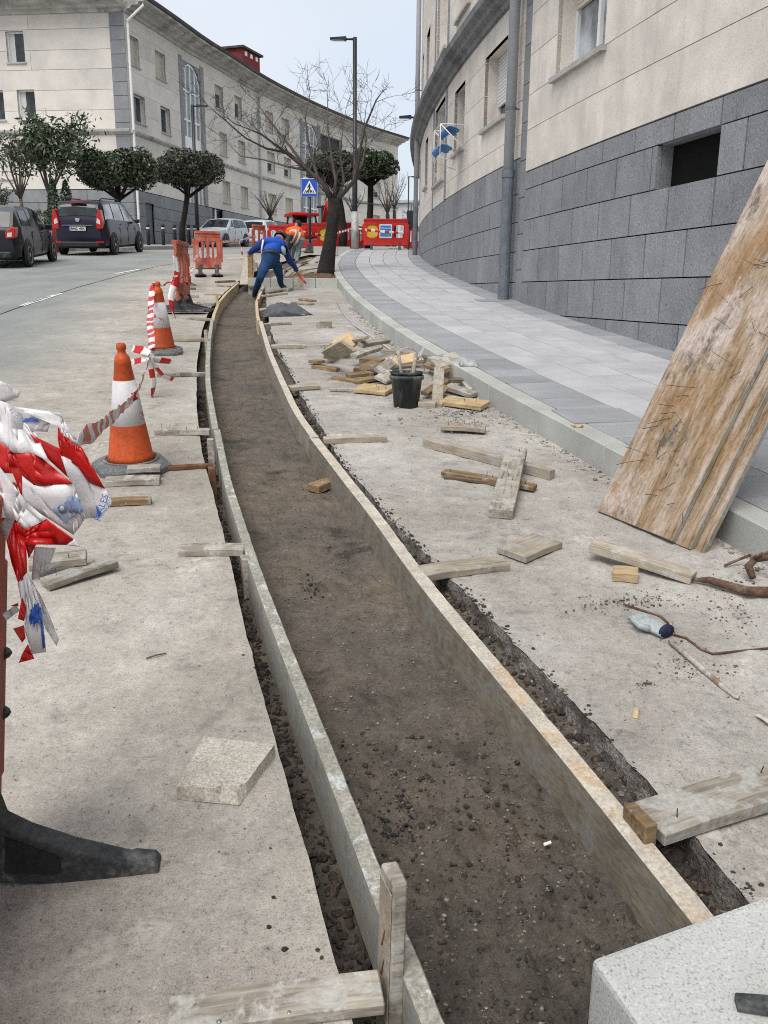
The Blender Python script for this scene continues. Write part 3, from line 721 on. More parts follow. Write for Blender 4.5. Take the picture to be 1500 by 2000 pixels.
def downpipe(cv, s, d, zb, zs, zt, r, parent, ring=2.4):
    q = cv.off(s, d); up = MB(); up.tube([(q.x, q.y, zs), (q.x, q.y, zt)], r, 14); p = up.build('downpipe', M['pipe_grey'], parent, True)
    lo = MB(); lo.tube([(q.x, q.y, zb), (q.x, q.y, zs)], r*1.12, 14); lo.tube([(q.x, q.y, zs-.06), (q.x, q.y, zs+.05)], r*1.25, 14); lo.build('iron_foot', M['pipe_iron'], p)
    z = zs+.9
    while z < zt:
        w_ = cv.off(s, .01); k = MB(); k.tube([(q.x, q.y, z-.02), (q.x, q.y, z+.02)], r*1.12, 14); k.tube([(q.x, q.y, z), (w_.x+.02, w_.y, z)], .012, 6); k.build('pipe_clamp', M['lead'], p); z += ring
downpipe(CR, sJ+.28, .13, gz(14)+KH, 3.25, 15.1, .078, rb, 2.0)
downpipe(CR, S(27.6), .13, gz(27.6)+KH, 3.9, 15.1, .07, rb)
# ------------------------------------------------------------------ the long curved block on the left
def catmull(pts, n=8):
    P = [Vector(p) for p in pts]; P = [2*P[0]-P[1]]+P+[2*P[-1]-P[-2]]; out = []
    for i in range(1, len(P)-2):
        a, b, c, d = P[i-1:i+3]
        for k in range(n):
            t = k/n; out.append(.5*((2*b)+(c-a)*t+(2*a-5*b+4*c-d)*t*t+(3*b-a-3*c+d)*t**3))
    return out+[P[-2]]
CL = Curve(catmull([(-12.35, 45), (-11.6, 48.6), (-10.95, 52), (-10.05, 55.6), (-8.7, 61.2), (-6.0, 69.2), (-2.5, 77.2), (1.0, 83.2)]), -1)
CS = Curve([(-34, 47.6), (-12.35, 45)], -1)              # its gable side
lb = thing('apartment_building', 'long curved cream apartment block across the road with red chimney and wide eaves', 'building', (0, 0, 0))
core = MB(); cpiece(core, CL, 0, CL.L[-1], 2, 14.3, -10, -.3, 3); cpiece(core, CS, 0, CS.L[-1]-.2, 2, 14.3, -4, -.3, 30); core.build('wall', M['core'], lb)
H = CL.hit
zs_t, zs_m, zs_l, hw = 11.94, 9.42, 6.72, 1.26
wl = []                                                  # (s, sill, width, height, shut)
for px, w_, sh in ((272, 1.15, 1), (322, 1.15, 1), (432, 1.15, .35), (468, 1.15, .3), (527, 1.2, 1), (558, 1.2, .8), (645, 4.2, 0), (735, 1.3, .6)): wl.append((H(px), zs_t, w_, hw, sh))
for px, w_, sh in ((278, 1.15, 0), (327, 1.15, 0), (437, 1.15, .95), (472, 1.15, .95), (529, 1.2, .55), (561, 1.2, .6), (645, 4.2, 0), (735, 1.3, .6)): wl.append((H(px), zs_m, w_, hw, sh))
for px, w_, sh in ((440, 1.2, .95), (475, 1.2, .95), (530, 1.25, .95), (563, 1.25, .95), (645, 4.2, 0), (735, 1.3, .6)): wl.append((H(px), zs_l, w_, hw, sh))
holes_l = [(s-w_/2, s+w_/2, z, z+h) for s, z, w_, h, _ in wl]
arch = [(H(379), 2.3), (H(606), 2.6)]
for s, w_ in arch: holes_l.append((s-w_/2, s+w_/2, 6.3, 13.55))
dors = [(H(287), .95, gz(46)+.15, 5.75), (H(421), 1.6, 5.0, 6.6)]
holes_b = [(s-w_/2, s+w_/2, a, b) for s, w_, a, b in dors]
zl = [6.26, 7.1, 8.0, 8.78]; zu2 = [9.0, 9.85, 10.75, 11.65, 12.5, 13.4, 14.05]
sEnd = CL.L[-1]-.05
courses(CL, .02, sEnd, zl, 6, holes_l, 'wall_panel', M['render_l'], lb, gap=.013, gapv=.006)
courses(CL, .02, sEnd, zu2, 6, holes_l, 'wall_panel', M['render_l'], lb, gap=.011, gapv=.006)
courses(CL, .02, sEnd, [3.2, 3.83, 4.44, 5.05, 5.65, 6.24], 1.45, holes_b, 'granite_block', M['wall_granite_l'], lb, gap=.02, zlow=lambda s: gz(CL.at(s)[0].y)-.1)
courses(CS, CS.L[-1]-16, CS.L[-1]-.72, zl, 7.5, [], 'wall_panel', M['render_l'], lb, gap=.02)
hs = [(CS.hit(48)-.45, CS.hit(48)+.45, 12.0, 13.35), (CS.hit(60)-.45, CS.hit(60)+.45, 9.45, 10.8), (CS.hit(-2)-.5, CS.hit(-2)+.5, 9.45, 10.8), (CS.hit(8)-.45, CS.hit(8)+.45, 6.75, 8.0)]
courses(CS, CS.L[-1]-16, CS.L[-1]-.72, zu2, 7.5, hs, 'wall_panel', M['render_l'], lb, gap=.016)
courses(CS, CS.L[-1]-16, CS.L[-1]-.02, [3.2, 3.83, 4.44, 5.05, 5.65, 6.24], 1.7, [], 'granite_block', M['wall_granite_l'], lb, gap=.02)
courses(CS, CS.L[-1]-.72, CS.L[-1]+.05, [6.26+.6*i for i in range(14)], 1, [], 'quoin_stone', M['wall_granite_l'], lb, gap=.02, shift=0, d=(-.06, .03))
for h_ in hs: window(CS, (h_[0]+h_[1])/2, h_[2], h_[1]-h_[0], h_[3]-h_[2], lb, shut=0, leaves=1, curtain=True, depth=.22)
for s, z, w_, h, sh in wl: window(CL, s, z, w_, h, lb, shut=sh, depth=.26 if w_ < 3 else 1.0, leaves=1 if w_ < 1.6 else 4, mats=('frame_white' if w_ < 3 else 'frame_dark', 'shutter_cream', 'glass'))
mb = MB(); sweep(mb, CL, 0, sEnd, [(-.1, 8.78), (.05, 8.78), (.16, 8.86), (.17, 8.95), (.02, 9.0), (-.1, 9.0)]); sweep(mb, CS, CS.L[-1]-16, CS.L[-1]+.1, [(-.1, 8.74), (.05, 8.74), (.16, 8.86), (.17, 8.95), (.02, 9.0), (-.1, 9.0)], 30); mb.build('string_course', M['eave'], lb)
ev = [(-.1, 14.05), (.10, 14.05), (.14, 14.17), (.35, 14.2), (.40, 14.3), (.75, 14.34), (.78, 14.44), (1.05, 14.46), (1.08, 14.55), (-.1, 14.6)]
mb = MB(); sweep(mb, CL, -1.0, sEnd, ev); sweep(mb, CS, CS.L[-1]-18, CS.L[-1]+1.0, [(d, z-.005) for d, z in ev], 30); mb.build('eave', M['eave'], lb)
mb = MB(); rf = [(1.0, 14.56), (1.16, 14.57), (1.18, 14.72), (-8, 15.5), (-8, 14.56)]
sweep(mb, CL, -1.0, sEnd, rf); sweep(mb, CS, CS.L[-1]-18, CS.L[-1]+1.1, [(d, z-.006) for d, z in rf], 30); mb.build('roof', M['roof_tile'], lb)
# stair windows with round heads
for s, w_ in arch:
    a, b, zc = s-w_/2, s+w_/2, 13.55-w_/2
    mb = MB()
    cpiece(mb, CL, a-.42, a, 6.26, 13.7, -.25, .03); cpiece(mb, CL, b, b+.42, 6.26, 13.7, -.25, .03)
    n = 10
    for i in range(n):                                   # spandrels of the arch
        x0, x1 = a+w_*i/n, a+w_*(i+1)/n; xm = (x0+x1)/2-s; zt = zc+math.sqrt(max(0, (w_/2)**2-xm*xm)); cpiece(mb, CL, x0, x1, zt, 13.7, -.25, .0)
    sur = mb.build('stair_window', M['wall_granite_l'], lb)
    p = MB(); cpiece(p, CL, a, b, 6.3, 13.6, -.2, -.15); p.build('pane', M['pane_grey'], sur)
    f = MB()
    for i in range(5):
        x = a+w_*i/4; x = min(max(x, a+.05), b-.05); zt = zc+math.sqrt(max(0, (w_/2)**2-(x-s)**2)); cpiece(f, CL, x-.05, x+.05, 6.3, zt, -.15, -.07)
    for z in (7.6, 9.2, 10.6, 12.1): cpiece(f, CL, a, b, z-.05, z+.05, -.15, -.075)
    cpiece(f, CL, a, b, 9.2, 9.75, -.15, -.08)
    for i in range(12):
        t0, t1 = math.pi*i/12, math.pi*(i+1)/12; q = []
        for t in (t0, t1):
            for r in (w_/2-.12, w_/2): q.append((s-math.cos(t)*r, zc+math.sin(t)*r))
        vs = []
        for d in (-.15, -.07):
            for k in (0, 1, 3, 2): c = CL.off(q[k][0], d); vs.append((c.x, c.y, q[k][1]))
        f.hexa(vs)
    f.build('frame', M['frame_white'], sur)
d = MB(); cpiece(d, CL, dors[0][0]-.47, dors[0][0]+.47, dors[0][2], dors[0][3], -.2, -.12); d.build('door', M['pipe_iron'], lb)
d = MB(); s = dors[1][0]; cpiece(d, CL, s-.8, s+.8, 4.9, 6.55, -.25, -.2); dd = d.build('window', M['glass'], lb); d = MB(); cpiece(d, CL, s-.12, s+.05, 4.9, 6.5, -.2, -.12); d.build('frame', M['frame_white'], dd)
for s, r in ((.12, .06), (H(505), .07)):
    q = CL.off(s, .12); mb = MB(); o = CL.off(s, .95)
    mb.tube([(q.x, q.y, gz(q.y)), (q.x, q.y, 13.5), (q.x, q.y, 13.7), (o.x, o.y, 14.3), (o.x, o.y, 14.6)], r, 8); mb.build('downpipe', M['frame_white' if s < 1 else 'pipe_grey'], lb)
# chimney
cs_ = H(562); q = CL.off(cs_, -3.5); dd = CL.at(cs_)[1]; Mz = Rz(math.atan2(dd.y, dd.x)).to_3x3()
mb = MB(); mb.box((q.x, q.y, 16.2), (2.6, 1.6, 3.0), Mz); ch = mb.build('chimney', M['chimney'], lb)
mb = MB(); mb.box((q.x, q.y, 17.78), (3.0, 2.0, .14), Mz); mb.build('chimney_cap', M['roof_tile'], ch)
mb = MB()
for k in (-.8, 0, .8): MB().box(Vector((q.x, q.y, 17.45))+Mz @ Vector((k, -.79, 0)), (.34, .08, .28), Mz).build('chimney_vent', M['frame_white'], ch)
pass
# pale blocks far up the street beyond the bend
M['far_wall'] = rough_mat('far_wall', (.52, .53, .54), .08, .3, 6, .05, .0, .9)
fb = thing('apartment_building', 'pale distant block of flats at the end of the street behind the bare trees', 'building', (6, 150, gz(150)))
MB().box((0, 0, 4.2), (26, 10, 8.4)).build('wall', M['far_wall'], fb)
MB().box((0, 0, 8.6), (27, 11, .4)).build('roof', M['pipe_grey'], fb)
for i in range(9):
    for k in range(3): MB().box((-11+2.7*i, -5.02, 1.6+2.6*k), (1.3, .1, 1.3)).build('window', M['glass_pale'], fb)
# ================================================================== site: formwork, timber, cones, barriers, tape
M['form_side_l'] = wood('form_side_l', (.315, .285, .235), (.20, .19, .165), (.38, .365, .32), .45, (.30, .30, .27), axis=1, bump=.2)
M['form_top_l'] = rough_mat('form_top_l', (.33, .315, .265), .22, 10, 90, .25, .5, .9, 'World', col2=(.50, .505, .48), lim=(.56, .62), bd=.006, scale2=14)
M['form_side_r'] = wood('form_side_r', (.25, .215, .165), (.15, .125, .09), (.35, .305, .24), .25, (.27, .255, .225), axis=1, bump=.3)
M['form_top_r'] = rough_mat('form_top_r', (.50, .455, .38), .2, 12, 90, .2, .4, .9, 'World', col2=(.50, .35, .21), lim=(.57, .67), bd=.005, scale2=3.2)
M['form_new'] = wood('form_new', (.48, .39, .26), (.36, .28, .17), (.60, .50, .35), .05, axis=1)
M['orange'] = rough_mat('orange', (.52, .085, .020), .15, 7, 60, .15, .08, .55, col2=(.38, .065, .022), lim=(.5, .68), spec=.35)
M['orange_dirty'] = rough_mat('orange_dirty', (.36, .062, .026), .25, 5, 50, .2, .15, .6, stretch=(1, 1, .3), col2=(.24, .05, .03), lim=(.5, .66))
M['orange_faded'] = rough_mat('orange_faded', (.40, .085, .05), .2, 6, 60, .15, .1, .65, col2=(.46, .20, .155), lim=(.45, .62))
M['red_plastic'] = rough_mat('red_plastic', (.50, .022, .018), .15, 3, 40, .1, .08, .45)
M['reflective'] = rough_mat('reflective', (.56, .55, .55), .12, 9, 60, .1, .05, .5, col2=(.36, .35, .35), lim=(.58, .7))
def film(name, a, b, tr):
    g = NG(name); v = g.coord('World'); n = g.noise(v, 9, 5, .65); n2 = g.noise(v, 45, 4, .7, .4); c = g.ramp(n, [(.35, a), (.65, b)])
    g.l(c if not isinstance(c, tuple) else c, g.b.inputs['Base Color']); g.b.inputs['Roughness'].default_value = .3; g.b.inputs['Specular IOR Level'].default_value = .5
    g.bump(n2, .35, .006); t = g.n('ShaderNodeBsdfTranslucent'); g.l(c, t.inputs[0]); m = g.n('ShaderNodeMixShader'); m.inputs[0].default_value = tr
    g.l(g.b.outputs[0], m.inputs[1]); g.l(t.outputs[0], m.inputs[2]); g.l(m.outputs[0], g.out.inputs[0]); return g.m
M['tape_white'] = film('tape_white', (.70, .67, .665), (.84, .83, .83), .15)
M['tape_red'] = film('tape_red', (.46, .010, .010), (.60, .016, .014), .1)
M['ink_blue'] = plain('ink_blue', (.03, .10, .40), .4)
M['ink_grey'] = plain('ink_grey', (.22, .28, .42), .45)
M['rubber'] = rough_mat('rubber', (.045, .047, .048), .3, 10, 70, .3, .3, .65, col2=(.16, .16, .155), lim=(.52, .68), scale2=9)
M['rubber_grey'] = rough_mat('rubber_grey', (.13, .135, .135), .3, 10, 70, .3, .3, .7, col2=(.24, .24, .23), lim=(.5, .66), scale2=9)
M['panel_face'] = None
def panel_mat():
    g = NG('panel_face'); v = g.coord('Object', (.9, 7, 7), False); v2 = g.coord('Object', (.6, 1, 1), False); v3 = g.coord('Object', (2.2, 30, 30), False)
    a = g.noise(v, 1.6, 7, .66, .25); c = g.ramp(a, [(.34, (.13, .08, .045)), (.45, (.27, .185, .11)), (.54, (.36, .285, .22)), (.66, (.44, .375, .325))])
    b = g.noise(v2, 3.6, 7, .72, .3); c = g.mix(c, (.26, .145, .06), g.mix(g.ramp(b, [(.50, 0), (.60, 1)]), .62, 1, 'MULTIPLY'))
    p = g.noise(v2, 2.3, 6, .7, .2); c = g.mix(c, (.47, .40, .36), g.mix(g.ramp(p, [(.54, 0), (.62, 1)]), .75, 1, 'MULTIPLY'))
    d = g.noise(v2, 5.2, 7, .78, .2); c = g.mix(c, (.085, .075, .06), g.mix(g.ramp(d, [(.545, 0), (.64, 1)]), .8, 1, 'MULTIPLY'))
    gr = g.noise(v3, 5, 4, .7); c = g.mix(c, g.ramp(gr, [(.3, .66), (.5, 1), (.7, 1.2)]), 1, 'MULTIPLY')
    s = g.noise(v2, 70, 4, .75); c = g.mix(c, g.ramp(s, [(.3, .55), (.45, 1), (.7, 1.2)]), 1, 'MULTIPLY')
    g.bump(g.mix(gr, s, .5), .6, .005); return g.done(c, .85, 0, .25)
M['panel_face'] = panel_mat()
M['panel_edge'] = wood('panel_edge', (.30, .26, .20), (.18, .15, .11), (.42, .37, .29), .4)

def board_piece(f, y0, y1, side_w, mats, ztop=.03, zbot=-.155, sd=1):
    """a formwork board standing on edge along curve f (its outer face), side_w thick"""
    ys = ysteps([(y0, y1, .04 if y0 < 5 else .12)]); vs = []
    for y in ys:
        d = Vector((f(y+.1)-f(y-.1), .2)).normalized(); n = Vector((d.y, -d.x)); p = Vector((f(y), y))
        w1 = side_w+.0022*mnoise.noise((y*9, 2, sd))+.0025*mnoise.noise((y*31, 2, sd)); e = .003*mnoise.noise((y*14, 5, sd))
        for o, z in ((0, zbot), (0, ztop-.004), (.004, ztop+e), (w1*.5, ztop+.003*mnoise.noise((y*22, 9, sd))), (w1-.004, ztop+e*.6), (w1, ztop-.006), (w1, zbot)):
            q = p+n*o; vs.append((q.x, q.y, gz(q.y)+z))
    k = 7; n_ = len(ys)-1; mb = MB()
    fs = [tuple(range(k)), tuple(range(n_*k, n_*k+k))[::-1]]; mi = [0, 0]
    for i in range(n_):
        for j in range(k): fs.append((i*k+j, (i+1)*k+j, (i+1)*k+(j+1) % k, i*k+(j+1) % k)); mi.append(1 if 1 <= j <= 4 else 0)
    mb.add(vs, fs); mb.mi = mi
    return mb.build('formwork_board', mats)
bL, bR = smooth(boardL, .35), smooth(boardR, .35)
lm, rm, nm = [M['form_side_l'], M['form_top_l']], [M['form_side_r'], M['form_top_r']], [M['form_new'], M['form_new']]
G_F = 'formwork boards along the trench'
tag(board_piece(bL, .7, 6.02, .045, lm, sd=1), 'nearest long grey cement-coated board on the left edge of the trench', 'formwork board', G_F)
tag(board_piece(lambda y: bL(y)-.012, 6.0, 12.3, .045, lm, .04, sd=2), 'second grey board of the left trench edge, beside the orange cones', 'formwork board', G_F)
tag(board_piece(lambda y: bL(y)-.0, 12.25, 18.3, .045, nm, .05, sd=3), 'pale clean board at the far end of the left trench edge, curving to the right', 'formwork board', G_F)
tag(board_piece(lambda y: bR(y)+.012, 1.52, 5.85, .060, rm, sd=4), 'nearest long brown board on the right edge of the trench running into the granite block', 'formwork board', G_F)
tag(board_piece(lambda y: bR(y)+.018, 5.8, 12.1, .055, rm, .035, sd=5), 'second brown board of the right trench edge, beside the scrap timber pile', 'formwork board', G_F)
tag(board_piece(lambda y: bR(y)+.0, 12.05, 17.5, .045, nm, .05, sd=6), 'pale board at the far end of the right trench edge by the worker in blue', 'formwork board', G_F)
def nails(parent, pts, h=.035, r=.0016):
    for p in pts:
        a = Vector((random.uniform(-.3, .3), random.uniform(-.3, .3), 1)).normalized()*h*random.uniform(.6, 1.1)
        MB().tube([p, Vector(p)+a], r, 5).build('nail', M['nail'], parent)
def gnormal(y): return Vector((0, -gs(y), 1)).normalized()
def plank(A, B, wd, th, mat, label, off=0., offB=None, cat='plank', name='plank', group=None, roll=0., nail=0, bevel=.003, warp=.004):
    """a sawn piece lying from ground point A to B (points of its centre line), raised by off at A and offB at B"""
    A, B = Vector(A), Vector(B); offB = off if offB is None else offB
    A = A+Vector((0, 0, off)); B = B+Vector((0, 0, offB)); L = (B-A).length; Rm = frame3(B-A, gnormal(A.y)) @ Rx(roll).to_3x3()
    mb = MB(); n = max(2, min(10, int(L/.12))); vs = []
    r = random.Random(int(L*1e5)); k0, k1 = r.uniform(-.02, .02), r.uniform(-.02, .02)
    for i in range(n+1):
        x = -L/2+L*i/n; bow = warp*math.sin(math.pi*i/n)
        for y, z in ((-1, 0), (1, 0), (1, 1), (-1, 1)):
            xx = x+(k0*wd*y if i == 0 else (k1*wd*y if i == n else 0))
            vs.append((xx, y*wd/2*(1+.02*r.uniform(-1, 1)), z*th*(1+.05*r.uniform(-1, 1))+bow))
    fs = [(0, 1, 2, 3), (4*n+3, 4*n+2, 4*n+1, 4*n)]+[(4*i+k, 4*i+4+k, 4*i+4+(k+1) % 4, 4*i+(k+1) % 4) for i in range(n) for k in range(4)]
    mb.add(vs, fs); o = mb.build(name, M[mat], None, bevel=bevel)
    o.matrix_world = T((A+B)/2) @ Rm.to_4x4(); tag(o, label, cat, group)
    if nail: nails(o, [(r.uniform(-L*.45, L*.45), r.uniform(-wd*.35, wd*.35), th) for _ in range(nail)])
    return o
def ppx(a, b, *k, **kw): return plank(at(*a), at(*b), *k, **kw)
def stake(px, py, h, label, mat='wood_pale', w_=.04, l_=.07, low=-.22, f=None, name='stake'):
    p = at(px, py); d = Vector((bL(p.y+.1)-bL(p.y-.1), .2, .02)).normalized()
    o = MB().box((0, 0, (h+low)/2), (w_, l_, h-low), jit=.002).build(name, M[mat], None, bevel=.004)
    o.location = (p.x, p.y, gz(p.y)); o.rotation_euler = (0, R(random.uniform(-2, 2)), math.atan2(-d.x, d.y)); return tag(o, label, 'stake', 'stakes of the formwork')
GB = 'braces nailed to the formwork stakes'
# left side, near to far
ppx((330, 2005), (745, 1948), .085, .03, 'wood_grey', 'wide stained plank across the bottom edge of the picture nailed to the tall near stake', cat='brace', group=GB)
for px, py in ((565, 1979), (428, 1996)):
    q = at(px, py, .031); o = MB().lathe([(.0055, -.002), (.0055, .002), (.004, .0035), (0, .004)], 10).build('nail', M['steel'], bpy.data.objects['brace'] if 'brace' in bpy.data.objects else None, True); hp = [x for x in bpy.data.objects if x.get('category') == 'brace'][0]; o.parent = hp; bpy.context.view_layer.update(); o.matrix_parent_inverse = hp.matrix_world.inverted(); o.location = q
st = stake(765, 1905, .245, 'tall near stake of grey cement-coated timber with a raw wooden side', 'wood_grey', .034, .075)
q = MB(); q.box((-.0185, 0, .02), (.003, .07, .40)); q.build('raw_face', M['wood_pale'], st)
for k in (.12, .05, -.03): MB().tube([(-.02, -.008, k), (-.022, .006, k-.045)], .002, 5).build('nail', M['rust'], st)
ppx((352, 1082), (478, 1080), .085, .034, 'wood_grey', 'short grey plank from the trench edge left of the first bend, below the nearer cone', cat='brace', group=GB)
ppx((285, 921), (416, 913), .05, .022, 'rust', 'rusty brown strip from the foot of the nearer cone to a stake', cat='brace', group=GB)
ppx((303, 849), (410, 849), .055, .04, 'wood_grey', 'grey batten with nails beside the nearer cone', cat='brace', group=GB, nail=5)
ppx((308, 736), (402, 735), .06, .035, 'wood_grey', 'grey batten between the two orange cones', cat='brace', group=GB)
ppx((325, 667), (402, 667), .06, .04, 'wood_pale', 'pale batten at the foot of the farther banded cone', cat='brace', group=GB)
ppx((365, 624), (413, 627), .07, .03, 'wood_grey', 'short grey batten right of the black barrier feet', cat='brace', group=GB)
ppx((372, 593), (420, 597), .06, .04, 'wood_grey', 'thin grey batten left of the small far stake', cat='brace', group=GB)
ppx((360, 581), (388, 581), .06, .04, 'wood_grey', 'short grey batten behind the edge-on barrier', cat='brace', group=GB)
ppx((362, 566), (382, 566), .06, .04, 'wood_brown', 'brown stub of wood behind the edge-on barrier', cat='brace', group=GB)
ppx((400, 576), (437, 577), .05, .03, 'wood_fresh', 'yellow new batten near the far end of the left trench edge', cat='brace', group=GB)
ppx((422, 553), (458, 551), .10, .04, 'wood_brown', 'upper weathered plank lying at the far end of the left trench edge', cat='plank')
ppx((426, 559), (448, 561), .08, .03, 'wood_pale', 'lower pale batten lying at the far end of the left trench edge', cat='plank')
for px, py, h, m, l in ((480, 1100, .03, 'wood_grey', 'low grey stake beside the short grey plank below the nearer cone'), (413, 890, .11, 'wood_grey', 'tall grey stake holding the nailed grey batten beside the nearer cone'), (414, 925, .04, 'rust', 'low stake at the end of the rusty brown strip'), (403.5, 672, .16, 'wood_pale', 'pale stake at the end of the batten by the farther banded cone'), (424, 596, .16, 'wood_fresh', 'small yellow stake near the far end of the left trench edge')):
    stake(px, py, h, l, m)
# right side, near to far
ppx((1262, 1625), (1530, 1542), .135, .038, 'wood_grey', 'wide whitish plank with dark stains reaching right from the brown near stake', .005, cat='brace', group=GB, nail=3)
st = stake(1247, 1640, .075, 'short brown near stake against the right trench board', 'wood_brown', .036, .105)
MB().lathe([(.005, 0), (.005, .002), (.001, .003)], 8, (-.0, -.0535, .01), Rx(R(90)).to_3x3()).build('nail', M['steel'], st)
ppx((822, 1127), (985, 1106), .115, .032, 'wood_pale', 'broad pale plank over the right trench edge opposite the dark tar patch', cat='brace', group=GB)
ppx((632, 866), (754, 862), .07, .04, 'wood_pale', 'pale batten over the right trench edge below the scrap pile', cat='brace', group=GB)
ppx((566, 762), (622, 758), .12, .035, 'wood_pale', 'short pale plank over the right trench edge left of the scrap pile', cat='brace', group=GB)
ppx((530, 681), (598, 680), .07, .04, 'wood_pale', 'pale batten over the right trench edge above the scrap pile', cat='brace', group=GB)
ppx((512, 637), (568, 633), .06, .03, 'wood_grey', 'grey batten over the right trench edge below the dark tarpaulin', cat='brace', group=GB)
ppx((506, 608), (540, 604), .10, .03, 'wood_pale', 'pale plank end under the dark tarpaulin', cat='brace', group=GB)
ppx((510, 581), (560, 575), .06, .035, 'wood_pale', 'pale batten over the trench edge right in front of the worker in blue', cat='brace', group=GB)
ppx((522, 561), (548, 561), .09, .03, 'wood_grey', 'grey board at the foot of the bed kerb beside the worker in blue', cat='plank')
for px, py, h, m, l in ((526, 668, .07, 'wood_grey', 'grey stake behind the right trench board above the scrap pile'), (633, 880, .01, 'wood_brown', 'low brown stake where the batten below the scrap pile starts'), (505, 594, .08, 'wood_brown', 'small brown stake behind the right trench board by the worker in blue')):
    stake(px, py, h, l, m)
plank(at(612, 962, -.13), at(652, 948, -.13), .09, .045, 'wood_brown', 'grey wooden wedge lying in the trench against the right board')
# ---- loose pieces on the left
ppx((205, 947), (313, 943), .10, .035, 'wood_grey', 'lower grey plank of the pair in front of the nearer cone, nails pointing down', cat='plank')
ppx((250, 934), (315, 931), .08, .03, 'wood_grey', 'upper grey plank of the pair in front of the nearer cone', .036)
ppx((205, 988), (296, 984), .05, .035, 'wood_brown', 'round-edged brown batten lying below the nearer cone', cat='batten', name='batten')
ppx((88, 1152), (224, 1112), .09, .028, 'wood_grey', 'lower pale board of the pair under the striped tape bundle', .01, .02, nail=1)
ppx((60, 1128), (172, 1116), .115, .032, 'wood_grey', 'upper pale board of the pair under the striped tape bundle', .045, .05, nail=2)
# broken paving slab
c4 = [at(398, 1438, .042), at(536, 1454, .042), at(466, 1548, .038), at(344, 1537, .038)]
ctr = sum(c4, Vector())/4; ctr.z = gz(ctr.y); mb = MB(); rim = []
for i in range(4):
    a, b = c4[i], c4[(i+1) % 4]
    for k in range(10): rim.append((a.lerp(b, k/10), i, k/10))
top, bot = [], []
for p, i, k in rim:
    o_ = (p-sum(c4, Vector())/4); o_.z = 0; o_.normalize(); e = .0035*mnoise.noise((p.x*60, p.y*60, 1)); bite = 0
    if i == 2: bite = .010+.014*mnoise.noise((k*7, 2, 9))+(.02 if k < .35 else 0)
    if i == 1 and k > .8: bite = .016
    top.append(p+o_*(e-bite))
    bot.append(Vector((p.x, p.y, gz(p.y)+.001))+o_*(e+.001))
n = len(top)
mb.add([p-ctr for p in bot+top], [tuple(range(n))[::-1]]+[(i, (i+1) % n, n+(i+1) % n, n+i) for i in range(n)])
mb.add([p-ctr for p in top]+[sum(c4, Vector())/4-ctr], [(i, (i+1) % n, n) for i in range(n)])
M['old_slab'] = rough_mat('old_slab', (.52, .485, .41), .15, 9, 140, .3, .4, .9, col2=(.38, .33, .26), lim=(.5, .66))
ps = tag(mb.build('paving_slab', M['old_slab']), 'square beige paving slab with a broken corner lying on the slab left of the trench', 'paving slab'); ps.location = ctr
tag(MB().tube([at(286, 1286, .004), at(306, 1279, .008), at(325, 1276, .004)], [.0025, .003, .002], 6).build('twig', M['wood_dark']), 'thin dark twig lying on the left slab above the broken paving slab', 'twig')
# ---- loose pieces on the right
ppx((862, 842), (948, 846), .13, .032, 'wood_pale', 'short pale board with upturned nails beside the kerb below the scrap pile', .02, .015, nail=6)
ppx((830, 872), (1078, 937), .055, .06, 'wood_pale', 'long pale square beam lying under the crossing beam', cat='beam', name='beam')
ppx((866, 929), (1045, 958), .075, .025, 'wood_brown', 'brown split board with a row of nails under the crossing beam', .01, .004, nail=8)
ppx((870, 933), (1000, 953), .06, .02, 'wood_dark', 'dark thin lath under the brown split board', .0, .0)
ppx((978, 1013), (1008, 908), .125, .05, 'wood_grey', 'thick weathered beam lying across the long pale beam', .0, .065, cat='beam', name='beam', nail=3)
ppx((998, 1092), (1070, 1063), .17, .03, 'wood_pale', 'square pale board lying flat right of the crossing beams', .004)
ppx((1154, 1092), (1353, 1138), .085, .04, 'wood_pale', 'pale beam propped on a small block below the leaning panels', .045, .004, cat='beam', name='beam')
ppx((1196, 1128), (1245, 1133), .09, .042, 'wood_fresh', 'small yellow block under the propped pale beam', .0, cat='block', name='wood_block')
ppx((575, 592), (607, 596), .16, .03, 'wood_pale', 'pale board of the pair lying in front of the bed kerb', .0)
ppx((588, 586), (613, 590), .12, .03, 'wood_brown', 'brown board of the pair lying in front of the bed kerb', .0)
ppx((617, 641), (648, 641), .10, .09, 'wood_grey', 'grey block standing on edge above the scrap pile', .0, cat='block', name='wood_block')
ppx((525, 574), (556, 569), .05, .025, 'wood_dark', 'dark tool handle lying behind the worker in blue', cat='tool', name='tool_handle')
ppx((556, 570), (567, 567), .14, .06, 'wood_grey', 'grey wooden block at the end of the dark tool handle', cat='block', name='wood_block')
ppx((1241, 1405), (1243, 1386), .016, .008, 'wood_fresh', 'small yellow splinter on the right slab', cat='splinter', name='splinter')
ppx((1478, 1398), (1512, 1422), .016, .008, 'wood_pale', 'pale splinter at the right edge of the right slab', cat='splinter', name='splinter')
p = at(1062, 1650, -.12); o = MB().tube([(0, 0, 0), (.02, .006, .004)], .0045, 8).build('cigarette_butt', M['white_paint']); o.location = p; tag(o, 'white cigarette butt on the dark soil of the trench', 'cigarette butt')
